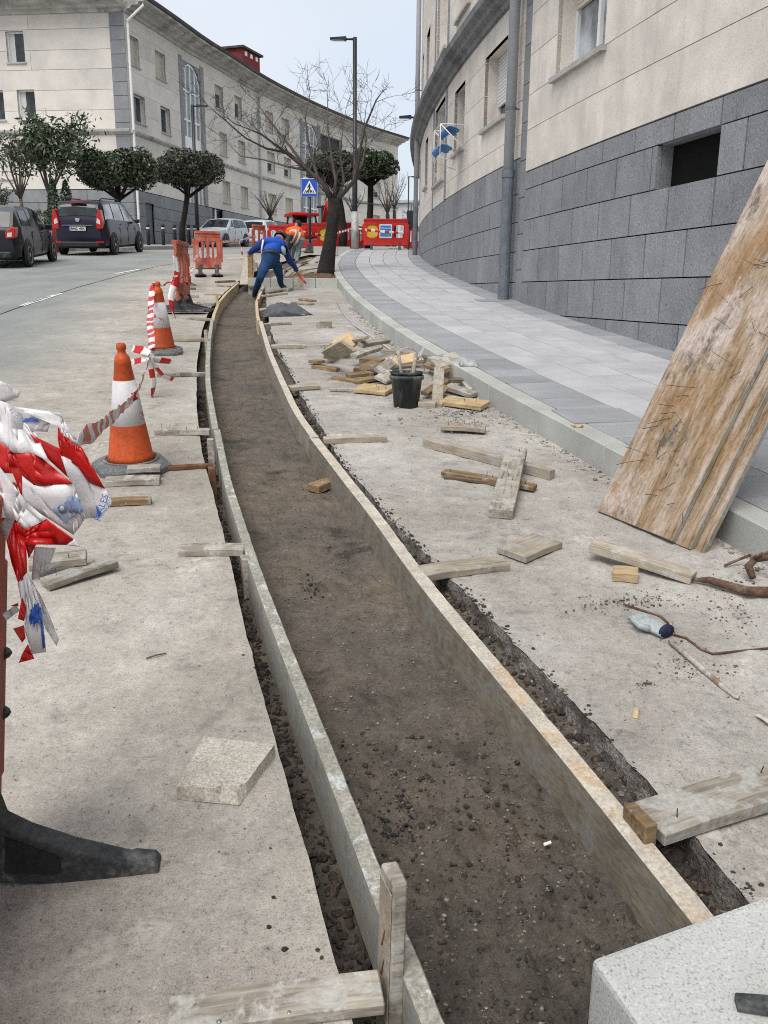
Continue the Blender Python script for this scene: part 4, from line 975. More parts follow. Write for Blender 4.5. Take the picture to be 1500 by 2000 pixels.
# ---- scrap pile (centre line ends in pixels of the photograph, width, thickness, heights)
pile = [((640,718),(678,742),.16,.03,'wood_pale',.10,.30,'big pale board standing tilted at the left end of the scrap pile', R(-38)),
 ((612,720),(660,726),.07,.035,'wood_brown',.0,.0,'brown batten sticking out at the left end of the scrap pile',0), ((610,712),(628,716),.10,.03,'wood_brown',.02,.03,'short brown offcut at the left tip of the scrap pile',0),
 ((640,712),(655,694),.10,.05,'wood_brown',.05,.10,'short reddish block behind the tilted board of the scrap pile',.3), ((680,685),(716,706),.07,.03,'wood_pale',.10,.22,'slim board pointing up behind the scrap pile',.5),
 ((660,700),(692,690),.20,.03,'wood_fresh',.10,.16,'yellow board behind the big tilted board of the scrap pile',.4), ((703,703),(757,694),.08,.04,'wood_pale',.13,.14,'pale beam on the top of the scrap pile',.2),
 ((690,716),(742,702),.08,.04,'wood_grey',.08,.10,'grey batten in the middle of the scrap pile',.1), ((705,718),(748,722),.09,.04,'wood_brown',.06,.06,'brown beam under the top of the scrap pile',.1),
 ((745,706),(838,712),.09,.035,'wood_pale',.09,.07,'long pale plank behind the bucket',.0), ((760,722),(818,716),.16,.03,'wood_fresh',.05,.08,'bright yellow board directly behind the bucket',.3),
 ((679,744),(726,740),.10,.035,'wood_brown',.03,.03,'brown plank low in the middle of the scrap pile',0), ((650,741),(690,748),.06,.03,'wood_brown',.0,.0,'thin brown lath at the foot of the scrap pile',0),
 ((690,750),(752,744),.10,.03,'wood_brown',.0,.02,'long brown board at the foot of the scrap pile',0), ((738,738),(764,728),.10,.04,'wood_grey',.04,.09,'grey offcut leaning against the bucket from the left',.6),
 ((742,752),(770,744),.13,.03,'wood_grey',.03,.06,'weathered board end touching the bucket',.3), ((645,764),(702,766),.035,.025,'wood_grey',.0,.0,'thin grey lath left of the flat yellow board',0),
 ((700,764),(762,770),.22,.032,'wood_fresh',.012,.012,'flat yellow board with nails left of the bucket',.06),
 ((836,728),(872,748),.10,.04,'wood_brown',.06,.09,'brown offcut right of the bucket',.3), ((845,740),(898,737),.24,.035,'wood_grey',.12,.16,'square grey board lying on top of the right part of the scrap pile',.25),
 ((852,796),(856,752),.09,.04,'wood_pale',.0,.12,'pale batten standing up at the right of the bucket',.2), ((818,795),(852,797),.10,.05,'wood_pale',.0,.0,'pale block right at the foot of the bucket',.0),
 ((866,764),(926,778),.10,.035,'wood_grey',.03,.01,'grey plank below the square board of the scrap pile',.1), ((895,742),(928,770),.11,.03,'wood_pale',.10,.03,'pale board sloping down at the right end of the scrap pile',.4),
 ((828,780),(872,762),.07,.035,'wood_brown',.03,.07,'reddish batten between the bucket and the square board',.2), ((866,790),(948,800),.18,.035,'wood_fresh',.015,.012,'flat orange-yellow board with nails at the right front of the scrap pile',.08),
 ((845,788),(868,772),.06,.03,'wood_brown',.02,.06,'short splintered offcut among the right part of the scrap pile',.5), ((622,678),(668,679),.10,.03,'wood_grey',.0,.0,'grey plank of the small pair above the scrap pile',0), ((636,684),(685,687),.10,.03,'wood_dark',.0,.0,'dark plank of the small pair above the scrap pile',0), ((660,673),(672,673),.08,.05,'wood_brown',.03,.03,'small brown block on the pair above the scrap pile',0),
 ((880,756),(925,760),.08,.03,'wood_dark',.05,.05,'dark board under the square board of the scrap pile',.1), ((720,730),(760,736),.14,.03,'wood_dark',.03,.03,'dark board deep inside the scrap pile',.1), ((700,734),(740,722),.12,.04,'wood_brown',.02,.05,'dark brown offcut inside the scrap pile',.2)]
for a, b, wd, th, m, o1, o2, lab, rl in pile:
    ppx(a, b, wd, th, m, lab, o1, o2, roll=rl, nail=3 if 'nails' in lab else 0, group='offcuts of the scrap timber pile')
# ---- bucket with tools
def bucket():
    p = at(794, 800); r0, r1, h = .100, .125, .25
    t = thing('bucket', 'black dirty plastic bucket with tools standing in front of the scrap pile', 'bucket', (p.x, p.y+.11, gz(p.y+.11)))
    M['bucket'] = rough_mat('bucket', (.03, .035, .036), .3, 7, 50, .2, .2, .5, stretch=(1, 1, .35), col2=(.14, .15, .145), lim=(.5, .64), scale2=6)
    MB().lathe([(.0, .004), (r0, .0), (r1, h), (r1+.012, h), (r1+.012, h-.03), (r1+.006, h-.03), (r1+.004, h-.006), (r1-.004, h+.002), (r0-.004, .01), (0, .012)], 28).build('body', M['bucket'], t, True)
    MB().lathe([(r1-.012, h-.10), (r1+.002, h+.025), (r1+.008, h+.028), (r1+.008, h+.015), (r1+.003, h+.01), (r1-.004, h+.028), (r1-.02, h-.10)], 28).build('inner_pail', M['bucket'], t, True)
    arc = [(-(r1+.014)*math.cos(a), .03*math.sin(a), h+.02+.19*math.sin(a)) for a in [math.pi*i/14 for i in range(15)]]
    MB().tube(arc, .003, 6).build('handle', M['steel'], t)
    b = T(t.location)
    for k, (x0, y0, x1, y1, z1, m, nm, lb_) in enumerate(((-.02, .02, -.07, .0, .44, 'wood_grey', 'tool_handle', 'grey wooden tool handle leaning left in the black bucket'), (.0, 0, .10, .03, .47, 'steel', 'trowel', 'steel trowel leaning right in the black bucket'), (.03, -.02, .07, -.03, .42, 'wood_pale', 'tool_handle', 'pale wooden handle leaning right in the black bucket'))):
        if nm == 'trowel':
            o = thing(nm, lb_, 'tool', t.location)
            MB().tube([(x0, y0, .15), (x1*.7, y1*.7, .37)], .012, 8).build('handle', M['wood_brown'], o)
            MB().hexa([(.05, .0, .36), (.095, -.02, .37), (.155, .02, .50), (.15, .022, .50), (.05, .006, .362), (.095, -.014, .372), (.156, .026, .502), (.15, .028, .502)]).build('blade', M['steel'], o)
        else:
            o = MB().tube([(x0, y0, .10), (x1, y1, z1)], [.013, .015], 8).build(nm, M[m], None, True); o.location = t.location; tag(o, lb_, 'tool')
bucket()
# ---- granite block at the lower right
A, B, C = at(1155, 1872, .11), at(1500, 1748, .11), at(1246, 2000, .11)
ex = (B-A).normalized(); ey = (C-A); ey = (ey-ex*ey.dot(ex)).normalized()
M['block'] = granite('block', (.46, .46, .44), .55, 1.3, 170, .85, 0, .3, stain=(.33, .29, .22))
L_, W_ = 1.25, .62; vs = []
for z in (-.34, 0):
    for x, y in ((0, 0), (L_, 0), (L_, W_), (0, W_)): p = A+ex*x+(C-A).normalized()*y; vs.append((p.x, p.y, p.z+z))
ctr = Vector((sum(v[0] for v in vs)/8, sum(v[1] for v in vs)/8, A.z))
o = MB().hexa([Vector(v)-ctr for v in vs]).build('granite_block', M['block'], None, bevel=.012, seg=2); o.location = ctr
gb = tag(o, 'big pale granite kerb block filling the lower right corner at the end of the trench', 'granite block')
p = at(1512, 1990, .11); o = MB().tube([(-.06, .025, .012), (.03, .01, .014), (.15, -.06, .014)], [.016, .02, .022], 10).build('rubber_strap', M['rubber'], None, True); o.location = p
tag(o, 'dark rubber strip lying on the granite block at the right edge', 'strap')
# ---- formwork panels leaning at the right
P0, P1 = at(1172, 1000), at(1312, 1064); ebot = (P1-P0); wdt = ebot.length; ebot.normalize()
perp = Vector((-ebot.y, ebot.x, 0)).normalized(); perp = perp if perp.x > 0 else -perp
def lean(t):
    kx, kz = ray2(1500, 288); a = (kx*P0.y-P0.x)/(perp.x-kx*perp.y); Y = P0.y+a*perp.y; return (CAM_Z+kz*Y-P0.z)/a
slope = lean(0); up_ = (perp+Vector((0, 0, slope))).normalized(); nrm = ebot.cross(up_).normalized()
if nrm.y > 0: nrm = -nrm
for k, (sx, back, ln, lab) in enumerate(((0, 0, 2.75, 'front stained yellow formwork panel bristling with nails, leaning at the right'), (.085, -.036, 2.7, 'middle orange-stained formwork panel behind the nailed one'), (.135, -.070, 2.72, 'rearmost grey-edged formwork panel of the leaning stack'))):
    o = MB().box((ln/2, 0, 0), (ln, wdt, .030), jit=.0).build('panel', [M['panel_face'], M['panel_edge']], None, bevel=.002)
    for f in o.data.polygons:
        f.material_index = 0 if abs(f.normal.z) > .9 else 1
    Rm = Matrix((up_, ebot, up_.cross(ebot))).transposed()
    if Rm.col[2].dot(nrm) < 0: pass
    pos = (P0+P1)/2+ebot*sx+nrm*(back)+Vector((0, 0, .008))
    o.matrix_world = T(pos) @ Rm.to_4x4(); o.name = 'formwork_sheet'; tag(o, lab, 'formwork panel', 'formwork panels leaning together')
    if k == 0:
        front = Rm.col[2].dot(nrm) > 0; sg = 1 if front else -1; r = random.Random(4)
        for cx, cy, n in ((.18, .02, 4), (.36, -.02, 7), (.55, -.06, 9), (.80, -.04, 6), (1.05, .05, 4), (1.25, -.05, 3), (1.45, .04, 4), (1.7, .12, 4), (1.85, .05, 3)):
            for _ in range(n):
                a = Vector((cx+r.gauss(0, .05), cy+r.gauss(0, .09), .0135*sg)); a.y = max(-wdt*.47, min(wdt*.47, a.y))
                d = Vector((r.uniform(-.75, .55), r.uniform(.4, 1.0)*r.choice((-1, 1)), .42*sg)).normalized()*r.uniform(.06, .15)
                MB().tube([a, a+d*.5+Vector((r.uniform(-.004, .004), 0, 0)), a+d], .0016, 4).build('nail', M['nail'], o)
b0 = (P0+P1)/2+up_*2.2+nrm*-.10; b1 = Vector((b0.x+.35, b0.y+.2, gz(b0.y+.2)+KH))
o = MB().tube([b1, b0], .03, 8).build('prop', M['wood_pale']); tag(o, 'round wooden prop holding up the leaning formwork panels from behind', 'prop')
# ---- roots, wire, glove, rod
M['root'] = rough_mat('root', (.115, .066, .043), .4, 12, 60, .3, .5, .9, col2=(.22, .155, .11), lim=(.5, .64))
def path(pts, off=0): return [at(a, b, o if o is not None else off) for a, b, o in pts]
o = MB().tube(path([(1352,1132,.02),(1385,1133,.03),(1420,1143,.035),(1460,1155,.035),(1510,1156,.03),(1560,1150,.03)]), [.006, .016, .018, .021, .022, .022], 10).build('root', M['root'], None, True); tag(o, 'thick torn brown root lying right of the propped beam', 'root')
o = MB().tube(path([(1470,1128,.03),(1462,1106,.06),(1475,1092,.08),(1505,1088,.10)]), [.014, .018, .016, .014], 10)
for q in ((1488, 1080), (1500, 1078), (1476, 1084)): o.tube([at(1478, 1092, .08), at(*q, .12)], [.012, .005], 6)
tag(o.build('root', M['root'], None, True), 'reddish branching root stump by the kerb at the right edge', 'root')
o = MB().tube(path([(1415,1105,.01),(1440,1094,.03),(1466,1084,.05)]), .006, 6).build('twig', M['root'], None, True); tag(o, 'slim brown twig beside the root stump', 'twig')
o = MB().tube(path([(1218,1180,.006),(1255,1192,.008),(1290,1203,.008),(1310,1222,.006),(1318,1240,.006),(1340,1246,.006),(1368,1268,.006),(1392,1277,.006),(1440,1272,.006),(1505,1266,.006)]), .0045, 6).build('root', M['root'], None, True); tag(o, 'long thin root winding past the grey glove to the right edge', 'root')
M['glove'] = rough_mat('glove', (.36, .40, .40), .15, 14, 90, .15, .3, .8)
def glove():
    c = at(1268, 1228); d = (at(1225, 1205)-at(1314, 1250)); d.z = 0; d.normalize(); n = Vector((-d.y, d.x, 0))
    t = thing('glove', 'pale grey work glove with dark blue cuff lying on the right slab', 'glove', c)
    M4 = Matrix((d, n, Vector((0, 0, 1)))).transposed()
    def W(x, y, z): q = M4 @ Vector((x, y, 0)); return (q.x, q.y, z+q.y*.088)
    mb = MB(); rows = [(-.085, .036, .022), (-.05, .036, .024), (-.02, .044, .028), (.015, .046, .026), (.04, .042, .022)]; n_ = 14; vs = []
    for i, (x, w_, h) in enumerate(rows):
        for k in range(n_):
            a = 2*math.pi*k/n_; vs.append(W(x+.004*math.sin(3*a+i), w_*math.cos(a)*(1+.06*math.sin(2*a+i*2)), .004+h*(.9+math.sin(a))*.62+.003*math.sin(5*a+i)))
    mb.add(vs, [(i*n_+k, i*n_+(k+1) % n_, (i+1)*n_+(k+1) % n_, (i+1)*n_+k) for i in range(len(rows)-1) for k in range(n_)]+[tuple(range((len(rows)-1)*n_, len(rows)*n_))])
    for y, L, z2 in ((-.032, .05, .006), (-.011, .062, .012), (.012, .06, .018), (.032, .048, .026)):
        mb.tube([W(.025, y*.85, .016), W(.025+L*.5, y*1.05, .018+z2*.5), W(.025+L, y*1.15, .012+z2*.4)], [.0125, .011, .0075], 8)
    mb.tube([W(-.03, .035, .02), W(-.005, .062, .03), W(.03, .066, .042)], [.014, .012, .008], 8)
    mb.build('hand', M['glove'], t, True)
    MB().lathe([(.034, 0), (.037, .012), (.036, .014)], 14, W(-.088, 0, .026), (M4 @ Ry(R(90)).to_3x3()) @ Matrix.Diagonal((.68, 1, 1))).build('cuff', plain('cuff', (.012, .014, .05), .8), t, True)
glove()
o = MB().tube(path([(1310,1252,.012),(1370,1305,.010),(1418,1346,.008),(1436,1361,.008),(1443,1362,.012)]), [.011, .011, .010, .006, .006], 8).build('rod', rough_mat('rod', (.40, .37, .33), .2, 20, 80, .2, .2, .7, col2=(.25, .16, .10), lim=(.55, .65)), None, True); tag(o, 'grey metal rod with a hooked tip pointing away from the glove', 'rod')
o = MB().tube(path([(1307,1234,.01),(1311,1216,.02)]), [.007, .006], 7).build('stick', M['wood_pale'], None, True); tag(o, 'short pale stick standing beside the glove cuff', 'stick')
o = MB().tube(path([(658,592,.01),(672,614,.012),(690,634,.012),(735,664,.012),(786,698,.02)]), .011, 8).build('pipe', M['pipe_grey'], None, True); tag(o, 'long thin bent grey conduit pipe lying along the kerb above the bucket', 'pipe')
M['rag'] = rough_mat('rag', (.38, .40, .40), .2, 14, 90, .2, .3, .9)
def cloth(name, pts, zf, mat, label, cat, off=0, nu=16, nv=10):
    a, b, c, d = [at(*p, off) for p in pts]; mb = MB(); ctr = (a+b+c+d)/4
    def P(i, j):
        u, v = i/nu, j/nv; p = a.lerp(b, u).lerp(d.lerp(c, u), v); e = min(u, 1-u, v, 1-v)
        return p+Vector((.02*mnoise.noise((u*6, v*6, 3)), .02*mnoise.noise((u*6, v*6, 8)), .004+zf(u, v)*min(1, e*7)))-ctr
    mb.grid(P, nu, nv); o = mb.build(name, mat, None, True); o.location = ctr
    m = o.modifiers.new('s', 'SOLIDIFY'); m.thickness = .003; return tag(o, label, cat)
cloth('tarpaulin', ((514, 603), (575, 592), (612, 616), (512, 620)), lambda u, v: .03+.05*max(0, 1-abs(u-.4)*2.6)+.045*mnoise.noise((u*7, v*5, 1))+.03*mnoise.noise((u*15, v*11, 4)), rough_mat('tarp', (.05, .052, .055), .3, 8, 40, .2, .1, .35), 'crumpled dark plastic sheet draped over the right trench edge', 'plastic sheet')
cloth('rag', ((896, 706), (930, 708), (936, 717), (898, 716)), lambda u, v: .03+.05*max(0, .6-u)+.02*mnoise.noise((u*7, v*5, 2)), M['rag'], 'crumpled pale grey rag lying on the kerb right of the scrap pile', 'rag', KH)
cloth('wood_shaving', ((1118, 830), (1138, 832), (1138, 836), (1119, 835)), lambda u, v: .008, M['wood_fresh'], 'small orange scrap lying on the kerb beside the manhole lines', 'scrap', KH)
# manhole frames in the paving
for px, py, lab in ((600+580, 800, 0), ):
    pass
# ================================================================== cones, barriers, tape
def cone(px, py, h, label, tiltx=0, band=(.30, .72), base=.42, rot=0):
    p = at(px, py); k = h/.75
    t = thing('traffic_cone', label, 'traffic cone', (p.x, p.y, gz(p.y)), group='traffic cones along the trench', tilt=Rx(math.atan(gs(p.y))) @ Ry(tiltx) @ Rz(rot))
    mb = MB(); s = base/2; c = s*.42
    oct_ = [(-s, -s+c), (-s+c, -s), (s-c, -s), (s, -s+c), (s, s-c), (s-c, s), (-s+c, s), (-s, s-c)]
    vs = [(x, y, .0) for x, y in oct_]+[(x, y, .032) for x, y in oct_]+[(x*.86, y*.86, .055) for x, y in oct_]+[(x*.74, y*.74, .06) for x, y in oct_]
    mb.add(vs, [tuple(range(8))[::-1]]+[(r*8+i, r*8+(i+1) % 8, r*8+8+(i+1) % 8, r*8+8+i) for r in range(3) for i in range(8)]+[tuple(range(24, 32))])
    mb.lathe([(.165*k, .055), (.165*k, .07), (.15*k, .07), (.15*k, .05)], 28); mb.build('base', M['rubber_grey'], t, bevel=.004)
    r = lambda z: .135*k*(1-z/h)+.030*k*(z/h)
    MB().lathe([(r(0)+.006, .06), (r(.05*h), .05*h+.055), (r(h*.84), h*.84), (r(h*.84)+.003, h*.845), (r(h*.9), h*.90), (.026*k, h*.92), (.022*k, h*.945), (.028*k, h*.955), (.028*k, h*.985), (.022*k, h), (.016*k, h), (.014*k, h*.9)], 28).build('body', M['orange'], t, True)
    b0, b1 = band
    MB().lathe([(r(b0*h)+.002, b0*h), (r(b0*h)+.005, b0*h), (r(b1*h)+.005, b1*h), (r(b1*h)+.002, b1*h)], 28).build('reflective_band', M['reflective_torn'], t, True)
    return t
g = NG('reflective_torn'); v = g.coord(); n_ = g.noise(v, 7, 4, .6); fine = g.noise(v, 40, 3, .6)
c_ = g.ramp(fine, [(.3, (.50, .49, .49)), (.7, (.60, .59, .59))]); c_ = g.mix(c_, (.50, .08, .02), g.ramp(n_, [(.655, 0), (.665, 1)])); M['reflective_torn'] = g.done(c_, .5)
cone(258, 915, .75, 'nearest large orange cone with a torn white band on a grey rubber foot', rot=.5)
cone(318, 690, .75, 'orange cone with white band left of the trench, second from the camera', rot=.2)
cone(362, 558, .62, 'orange cone leaning behind the edge-on barrier, third from the camera', R(9), (.38, .62))
def barrier(p, rotz, wd, h, label, mat='red_plastic', zb=.14, openings=3, foot=True, lean=0, feet_w=.42, sign=None, bars=3, top=.2, fh=None, pre=None):
    t = thing('plastic_barrier', label, 'barrier', p, group='plastic barriers of the works', tilt=(pre or Rx(0)) @ Rz(rotz) @ Rx(lean))
    th = .045; holes = []; ow = (wd-.12)/openings
    hz0, hz1 = zb+(h-zb)*.30, zb+(h-zb)*(1-top)
    for i in range(openings): holes.append((-wd/2+.06+ow*i+.035, -wd/2+.06+ow*(i+1)-.035, hz0, hz1))
    mb = MB()
    for q in minus((-wd/2, wd/2, zb, h), holes): mb.box(((q[0]+q[1])/2, 0, (q[2]+q[3])/2), (q[1]-q[0], th, q[3]-q[2]))
    for a, b, c, d in holes:                              # rounded corners of the openings
        k = .3*min(b-a, d-c)
        for sx, x in ((1, a), (-1, b)):
            for sz, z in ((1, c), (-1, d)):
                tri = [(x, z), (x+sx*k, z), (x+sx*k*.3, z+sz*k*.3), (x, z+sz*k)]; mb.prism(tri, 1, -th/2+.002, th/2-.002)
    mb.box((0, 0, h-.02), (wd-.02, th+.05, .06)); mb.box((0, 0, h-(h-zb)*top*.5), (wd*.96, th+.02, .02)); mb.box((0, 0, zb+.04), (wd-.02, th+.03, .05))
    for s in (-1, 1): mb.box((s*(wd/2+.02), 0, (zb+h)/2), (.04, .035, (h-zb)*.6))
    mb.build('panel', M[mat], t, bevel=.006)
    for i, (a, b, c, d) in enumerate(holes):
        if sign and sign[i]: continue
        for j in range(1, bars):
            x = a+(b-a)*j/bars; MB().box((x, 0, (c+d)/2), (.022 if wd > 1 else .05, .03, d-c+.004)).build('bar', M[mat], t)
    if sign:
        for i, sg in enumerate(sign):
            if not sg: continue
            a, b, c, d = holes[i]
            if sg == 'blue':
                s = MB().box(((a+b)/2, -th/2-.012, (c+d)/2), (b-a+.03, .012, d-c+.03)).build('sign_plate', M['white_paint'], t, bevel=.004)
                MB().box(((a+b)/2, -th/2-.021, (c+d)/2+.01), (b-a-.03, .006, d-c-.06)).build('sign_face', plain('sign_blue', (.01, .19, .50), .4), s)
                me = text_mesh('Talasondo', .085, M['white_paint'], .002); o = shared('lettering', me, s, T((a+b)/2, -th/2-.028, (c+d)/2+.10) @ Rx(R(90)))
                for q in range(4): MB().box(((a+b)/2, -th/2-.0255, (c+d)/2-.0-.05*q), (b-a-.09-.03*(q % 2), .002, .014)).build('lettering', plain('sign_pale', (.10, .36, .62), .4), s)
            else:
                MB().box(((a+b)/2, .02, (c+d)/2), (b-a, .006, d-c)).build('cover_plate', M['sign_yellow'], t)
    if foot:
        for s in (-1, 1):
            x = s*wd*.32; f = MB()
            prof = [(-feet_w, 0), (-feet_w, .025), (-.09, zb*.75), (-.045, zb+.10), (.045, zb+.10), (.09, zb*.75), (feet_w, .025), (feet_w, 0)]
            f.prism(prof, 0, x-.045, x+.045)
            f.prism([(x-.13, 0), (x-.13, .02), (x-.045, .05), (x+.045, .05), (x+.13, .02), (x+.13, 0)], 1, -feet_w*.8, feet_w*.8)
            f.build('foot', M['rubber'], t, bevel=.006)
    return t
M['sign_yellow'] = plain('sign_yellow', (.65, .45, .03), .5)
M['sign_green'] = plain('sign_green', (.45, .55, .03), .5)
# nearest barrier, at the left edge of the frame, seen edge-on
pe = at(-10, 1668); vq_ = at(305, 1640)-pe; ang = math.atan2(-vq_.x, vq_.y)           # its end post stands here; the panel runs back out of the frame to the left
ux, uy = math.cos(ang), math.sin(ang); wd_ = 1.05
nb = barrier((pe.x+ux*(wd_/2+.03), pe.y+uy*(wd_/2+.03), gz(pe.y)), ang, wd_, .93, 'orange plastic barrier cut by the left edge with a striped tape bundle on top', 'orange_dirty', .03, 3, foot=False, pre=Ry(R(6.5)))
def side_foot(parent, x, L_, sgn):
    ft = MB()
    up = [(0, .0), (0, .205), (.03, .20), (.045, .155), (.10, .125), (.20, .088), (L_-.07, .055), (L_-.06, .060), (L_-.012, .056), (L_, .042), (L_, 0)]
    ft.prism([(sgn*a, b) for a, b in up], 0, x-.030, x+.030)
    fo = ft.build('foot', M['rubber'], parent, bevel=.008, seg=2)
    rc = MB(); rc.prism([(sgn*.055, .03), (sgn*.055, .125), (sgn*.17, .078), (sgn*.18, .04), (sgn*.165, .03)], 0, x-.0335, x-.029); rc.prism([(sgn*.055, .03), (sgn*.055, .125), (sgn*.17, .078), (sgn*.18, .04), (sgn*.165, .03)], 0, x+.029, x+.0335)
    kind(rc.build('recess', M['black_plastic'], fo), 'stuff')
v_ = at(305, 1640)-pe; perp_s = 1 if (v_.x*-uy+v_.y*ux) > 0 else -1
side_foot(nb, -wd_/2+.06, .40, perp_s); side_foot(nb, -wd_/2+.06, .34, -perp_s); side_foot(nb, wd_/2-.2, .36, perp_s)
for z in (.42, .27): MB().lathe([(.030, 0), (.034, .006), (.030, .012)], 14, (-wd_/2-.02, 0, z+.1)).build('cable_tie', M['black_plastic'], nb)
# edge-on barrier and the face-on faded one
p = at(352, 612); barrier((p.x, p.y+.25, gz(p.y+.25)), R(92), .90, 1.0, 'orange barrier seen nearly edge-on with striped tape wound round it', 'orange_faded', .16, 2, feet_w=.46, bars=2)
p = at(408, 540); barrier((p.x, p.y, gz(p.y)), R(12), .58, .98, 'faded orange barrier standing tilted on two black feet in the road', 'orange_faded', .16, 2, lean=R(-4), feet_w=.34, bars=2, top=.26)
# far red ones
zf = lambda y: gz(y)+.05
Y = 31.3; x = (752-750)/1700*Y
barrier((atY(753, 470, 31.5).x, 31.5, gz(31.5)+.10), 0, 1.52, 1.08, 'red barrier across the end of the paving carrying a blue notice', 'red_plastic', .20, 3, sign=['yellow', 'blue', None], bars=3, top=.22)
barrier((atY(622, 470, 34.5).x, 34.5, gz(34.5)), 0, 1.3, 1.05, 'red barrier with rounded windows behind the crossing sign post', 'red_plastic', .15, 2, bars=1, sign=[None, 'yellow'])
barrier((atY(660, 470, 35.5).x, 35.5, gz(35.5)), R(5), 1.2, 1.1, 'red barrier behind the trunk of the bare tree', 'red_plastic', .15, 2, bars=3)
barrier((atY(541, 470, 33.5).x, 33.5, gz(33.5)), R(8), .62, .95, 'red barrier left of the worker in the orange vest', 'red_plastic', .12, 2, bars=1)
barrier((atY(506, 470, 33.0).x, 33.0, gz(33.0)), R(50), .6, .95, 'dull red barrier with black end in front of the white hatchback', 'orange_faded', .12, 2, bars=1)
barrier((atY(812, 475, 37).x, 37, gz(37)), R(-10), 1.0, 1.0, 'far red barrier half hidden behind the thin lamp post by the wall', 'red_plastic', .15, 2)
barrier((atY(690, 470, 38).x, 38, gz(38)), R(30), 1.0, 1.0, 'far red and white barrier between the near lamp post and the tree', 'red_plastic', .15, 2)
# ---- striped tape
def ribbon(pts, wd, label=None, stripe=.16, twist=2.0, group=None, parent=None, n=60, name='barrier_tape', flat=None, cat='barrier tape', th=.0015, seed=1):
    P = [Vector(p) for p in pts]; ext = [2*P[0]-P[1]]+P+[2*P[-1]-P[-2]]; q = []
    for i in range(1, len(ext)-2):
        a, b, c, d = ext[i-1:i+3]; k = max(3, n//(len(P)-1))
        for j in range(k):
            t = j/k; q.append(.5*((2*b)+(c-a)*t+(2*a-5*b+4*c-d)*t*t+(3*b-a-3*c+d)*t**3))
    q.append(P[-1]); mb = MB(); s = 0; vs = []; mi = []
    for i, p in enumerate(q):
        d = (q[min(i+1, len(q)-1)]-q[max(i-1, 0)]).normalized(); side = d.cross(Vector((0, 0, 1)))
        side = side.normalized() if side.length > .1 else Vector((1, 0, 0)); upv = side.cross(d)
        if i: s += (p-q[i-1]).length
        a = twist*mnoise.noise((s*2.2, seed, .5))+(.9 if flat is None else flat)
        w_ = wd*(.75+.35*mnoise.noise((s*5, seed, 3.1))); ax = side*math.cos(a)+upv*math.sin(a); bx = d.cross(ax)
        for u in (-.5, -.17, .17, .5): vs.append(p+ax*w_*u+bx*w_*.07*math.sin(u*5+s*9))
        mi.append(int(s/stripe) % 2)
    mb.add(vs, [(4*i+k, 4*i+k+1, 4*i+5+k, 4*i+4+k) for i in range(len(q)-1) for k in range(3)]); mb.mi = [mi[i] for i in range(len(q)-1) for k in range(3)]
    o = mb.build(name, [M['tape_white'], M['tape_red']], parent, True, fix=False)
    m = o.modifiers.new('s', 'SOLIDIFY'); m.thickness = th
    if label: tag(o, label, cat, group)
    return o
GT = 'lengths of striped tape strung along the works'
ribbon([atY(150, 862, 2.25), atY(205, 826, 3.0), atY(255, 782, 4.75), atY(268, 765, 5.02), atY(280, 735, 6.0), atY(292, 700, 7.1)], .062, 'striped tape from the near bundle past the nearest cone to the knot', .11, .35, GT, flat=1.45, seed=3)
ribbon([atY(292, 700, 7.1), atY(296, 668, 7.6), atY(293, 630, 8.4), atY(295, 590, 9.2), atY(299, 560, 9.5), atY(302, 552, 9.52)], .085, 'striped tape from the knot up over the second cone', .13, .5, GT, flat=.3, seed=5)
ribbon([atY(302, 556, 9.5), atY(320, 556, 10.6), atY(338, 545, 12.2), atY(346, 538, 12.9), atY(356, 540, 13.2), atY(366, 556, 13.3)], .07, 'twisted striped tape from the second cone to the edge-on barrier', .07, 2.5, GT, seed=7)
kn = thing('tape_knot', 'knot of striped tape with loose flying ends between the two banded cones', 'barrier tape', atY(292, 700, 7.1))
def local(o, t): o.parent = t; o.matrix_parent_inverse = T(t.location).inverted(); return o
for pts, w_, sd in (([(292,700),(272,704),(256,708)], .06, 1), ([(292,700),(315,704),(334,707)], .07, 2), ([(292,700),(305,718),(320,735),(338,741)], .07, 4), ([(292,700),(297,730),(300,752),(296,782)], .065, 6), ([(292,690),(276,684),(258,681)], .07, 8), ([(292,700),(288,690),(296,680),(300,690),(290,704)], .06, 9)):
    local(ribbon([atY(a, b, 7.1+.05*i) for i, (a, b) in enumerate(pts)], w_, None, .085, 1.2, name='loose_end', n=20, seed=sd), kn)
ribbon([atY(342, 500, 13.0), atY(345, 540, 12.9), atY(336, 570, 12.8), atY(335, 600, 12.7), atY(342, 622, 12.6)], .13, 'wide striped tape hanging down the front of the edge-on barrier', .22, .5, GT, seed=11)
ribbon([atY(372, 538, 16.5), atY(376, 520, 18), atY(384, 500, 20), atY(400, 480, 20.6)], .09, 'striped tape sloping up to the faded barrier in the road', .12, 1.2, GT, seed=13)
ribbon([atY(418, 470, 20.8), atY(440, 472, 23), atY(470, 468, 27), atY(500, 462, 32.9)], .10, 'striped tape from the faded barrier past the silver car', .14, 1.4, GT, seed=15)
tp = ribbon([atY(466, 470, 26.5), atY(471, 484, 26.5), atY(473, 498, 26.5), atY(471, 506, 26.5)], .07, 'short dangling tape end in front of the silver car', .10, .8, GT, seed=17)
ribbon([atY(700, 447, 31.8), atY(722, 450, 31.35), atY(755, 453, 31.3), atY(790, 455, 31.35)], .11, 'striped tape along the top of the barrier with the blue notice', .16, .4, GT, flat=1.5, seed=19)
ribbon([atY(590, 452, 33.8), atY(612, 456, 34.1), atY(640, 460, 34.2), atY(690, 446, 32)], .10, 'drooping striped tape behind the trunk of the bare tree', .14, .6, GT, flat=1.4, seed=21)
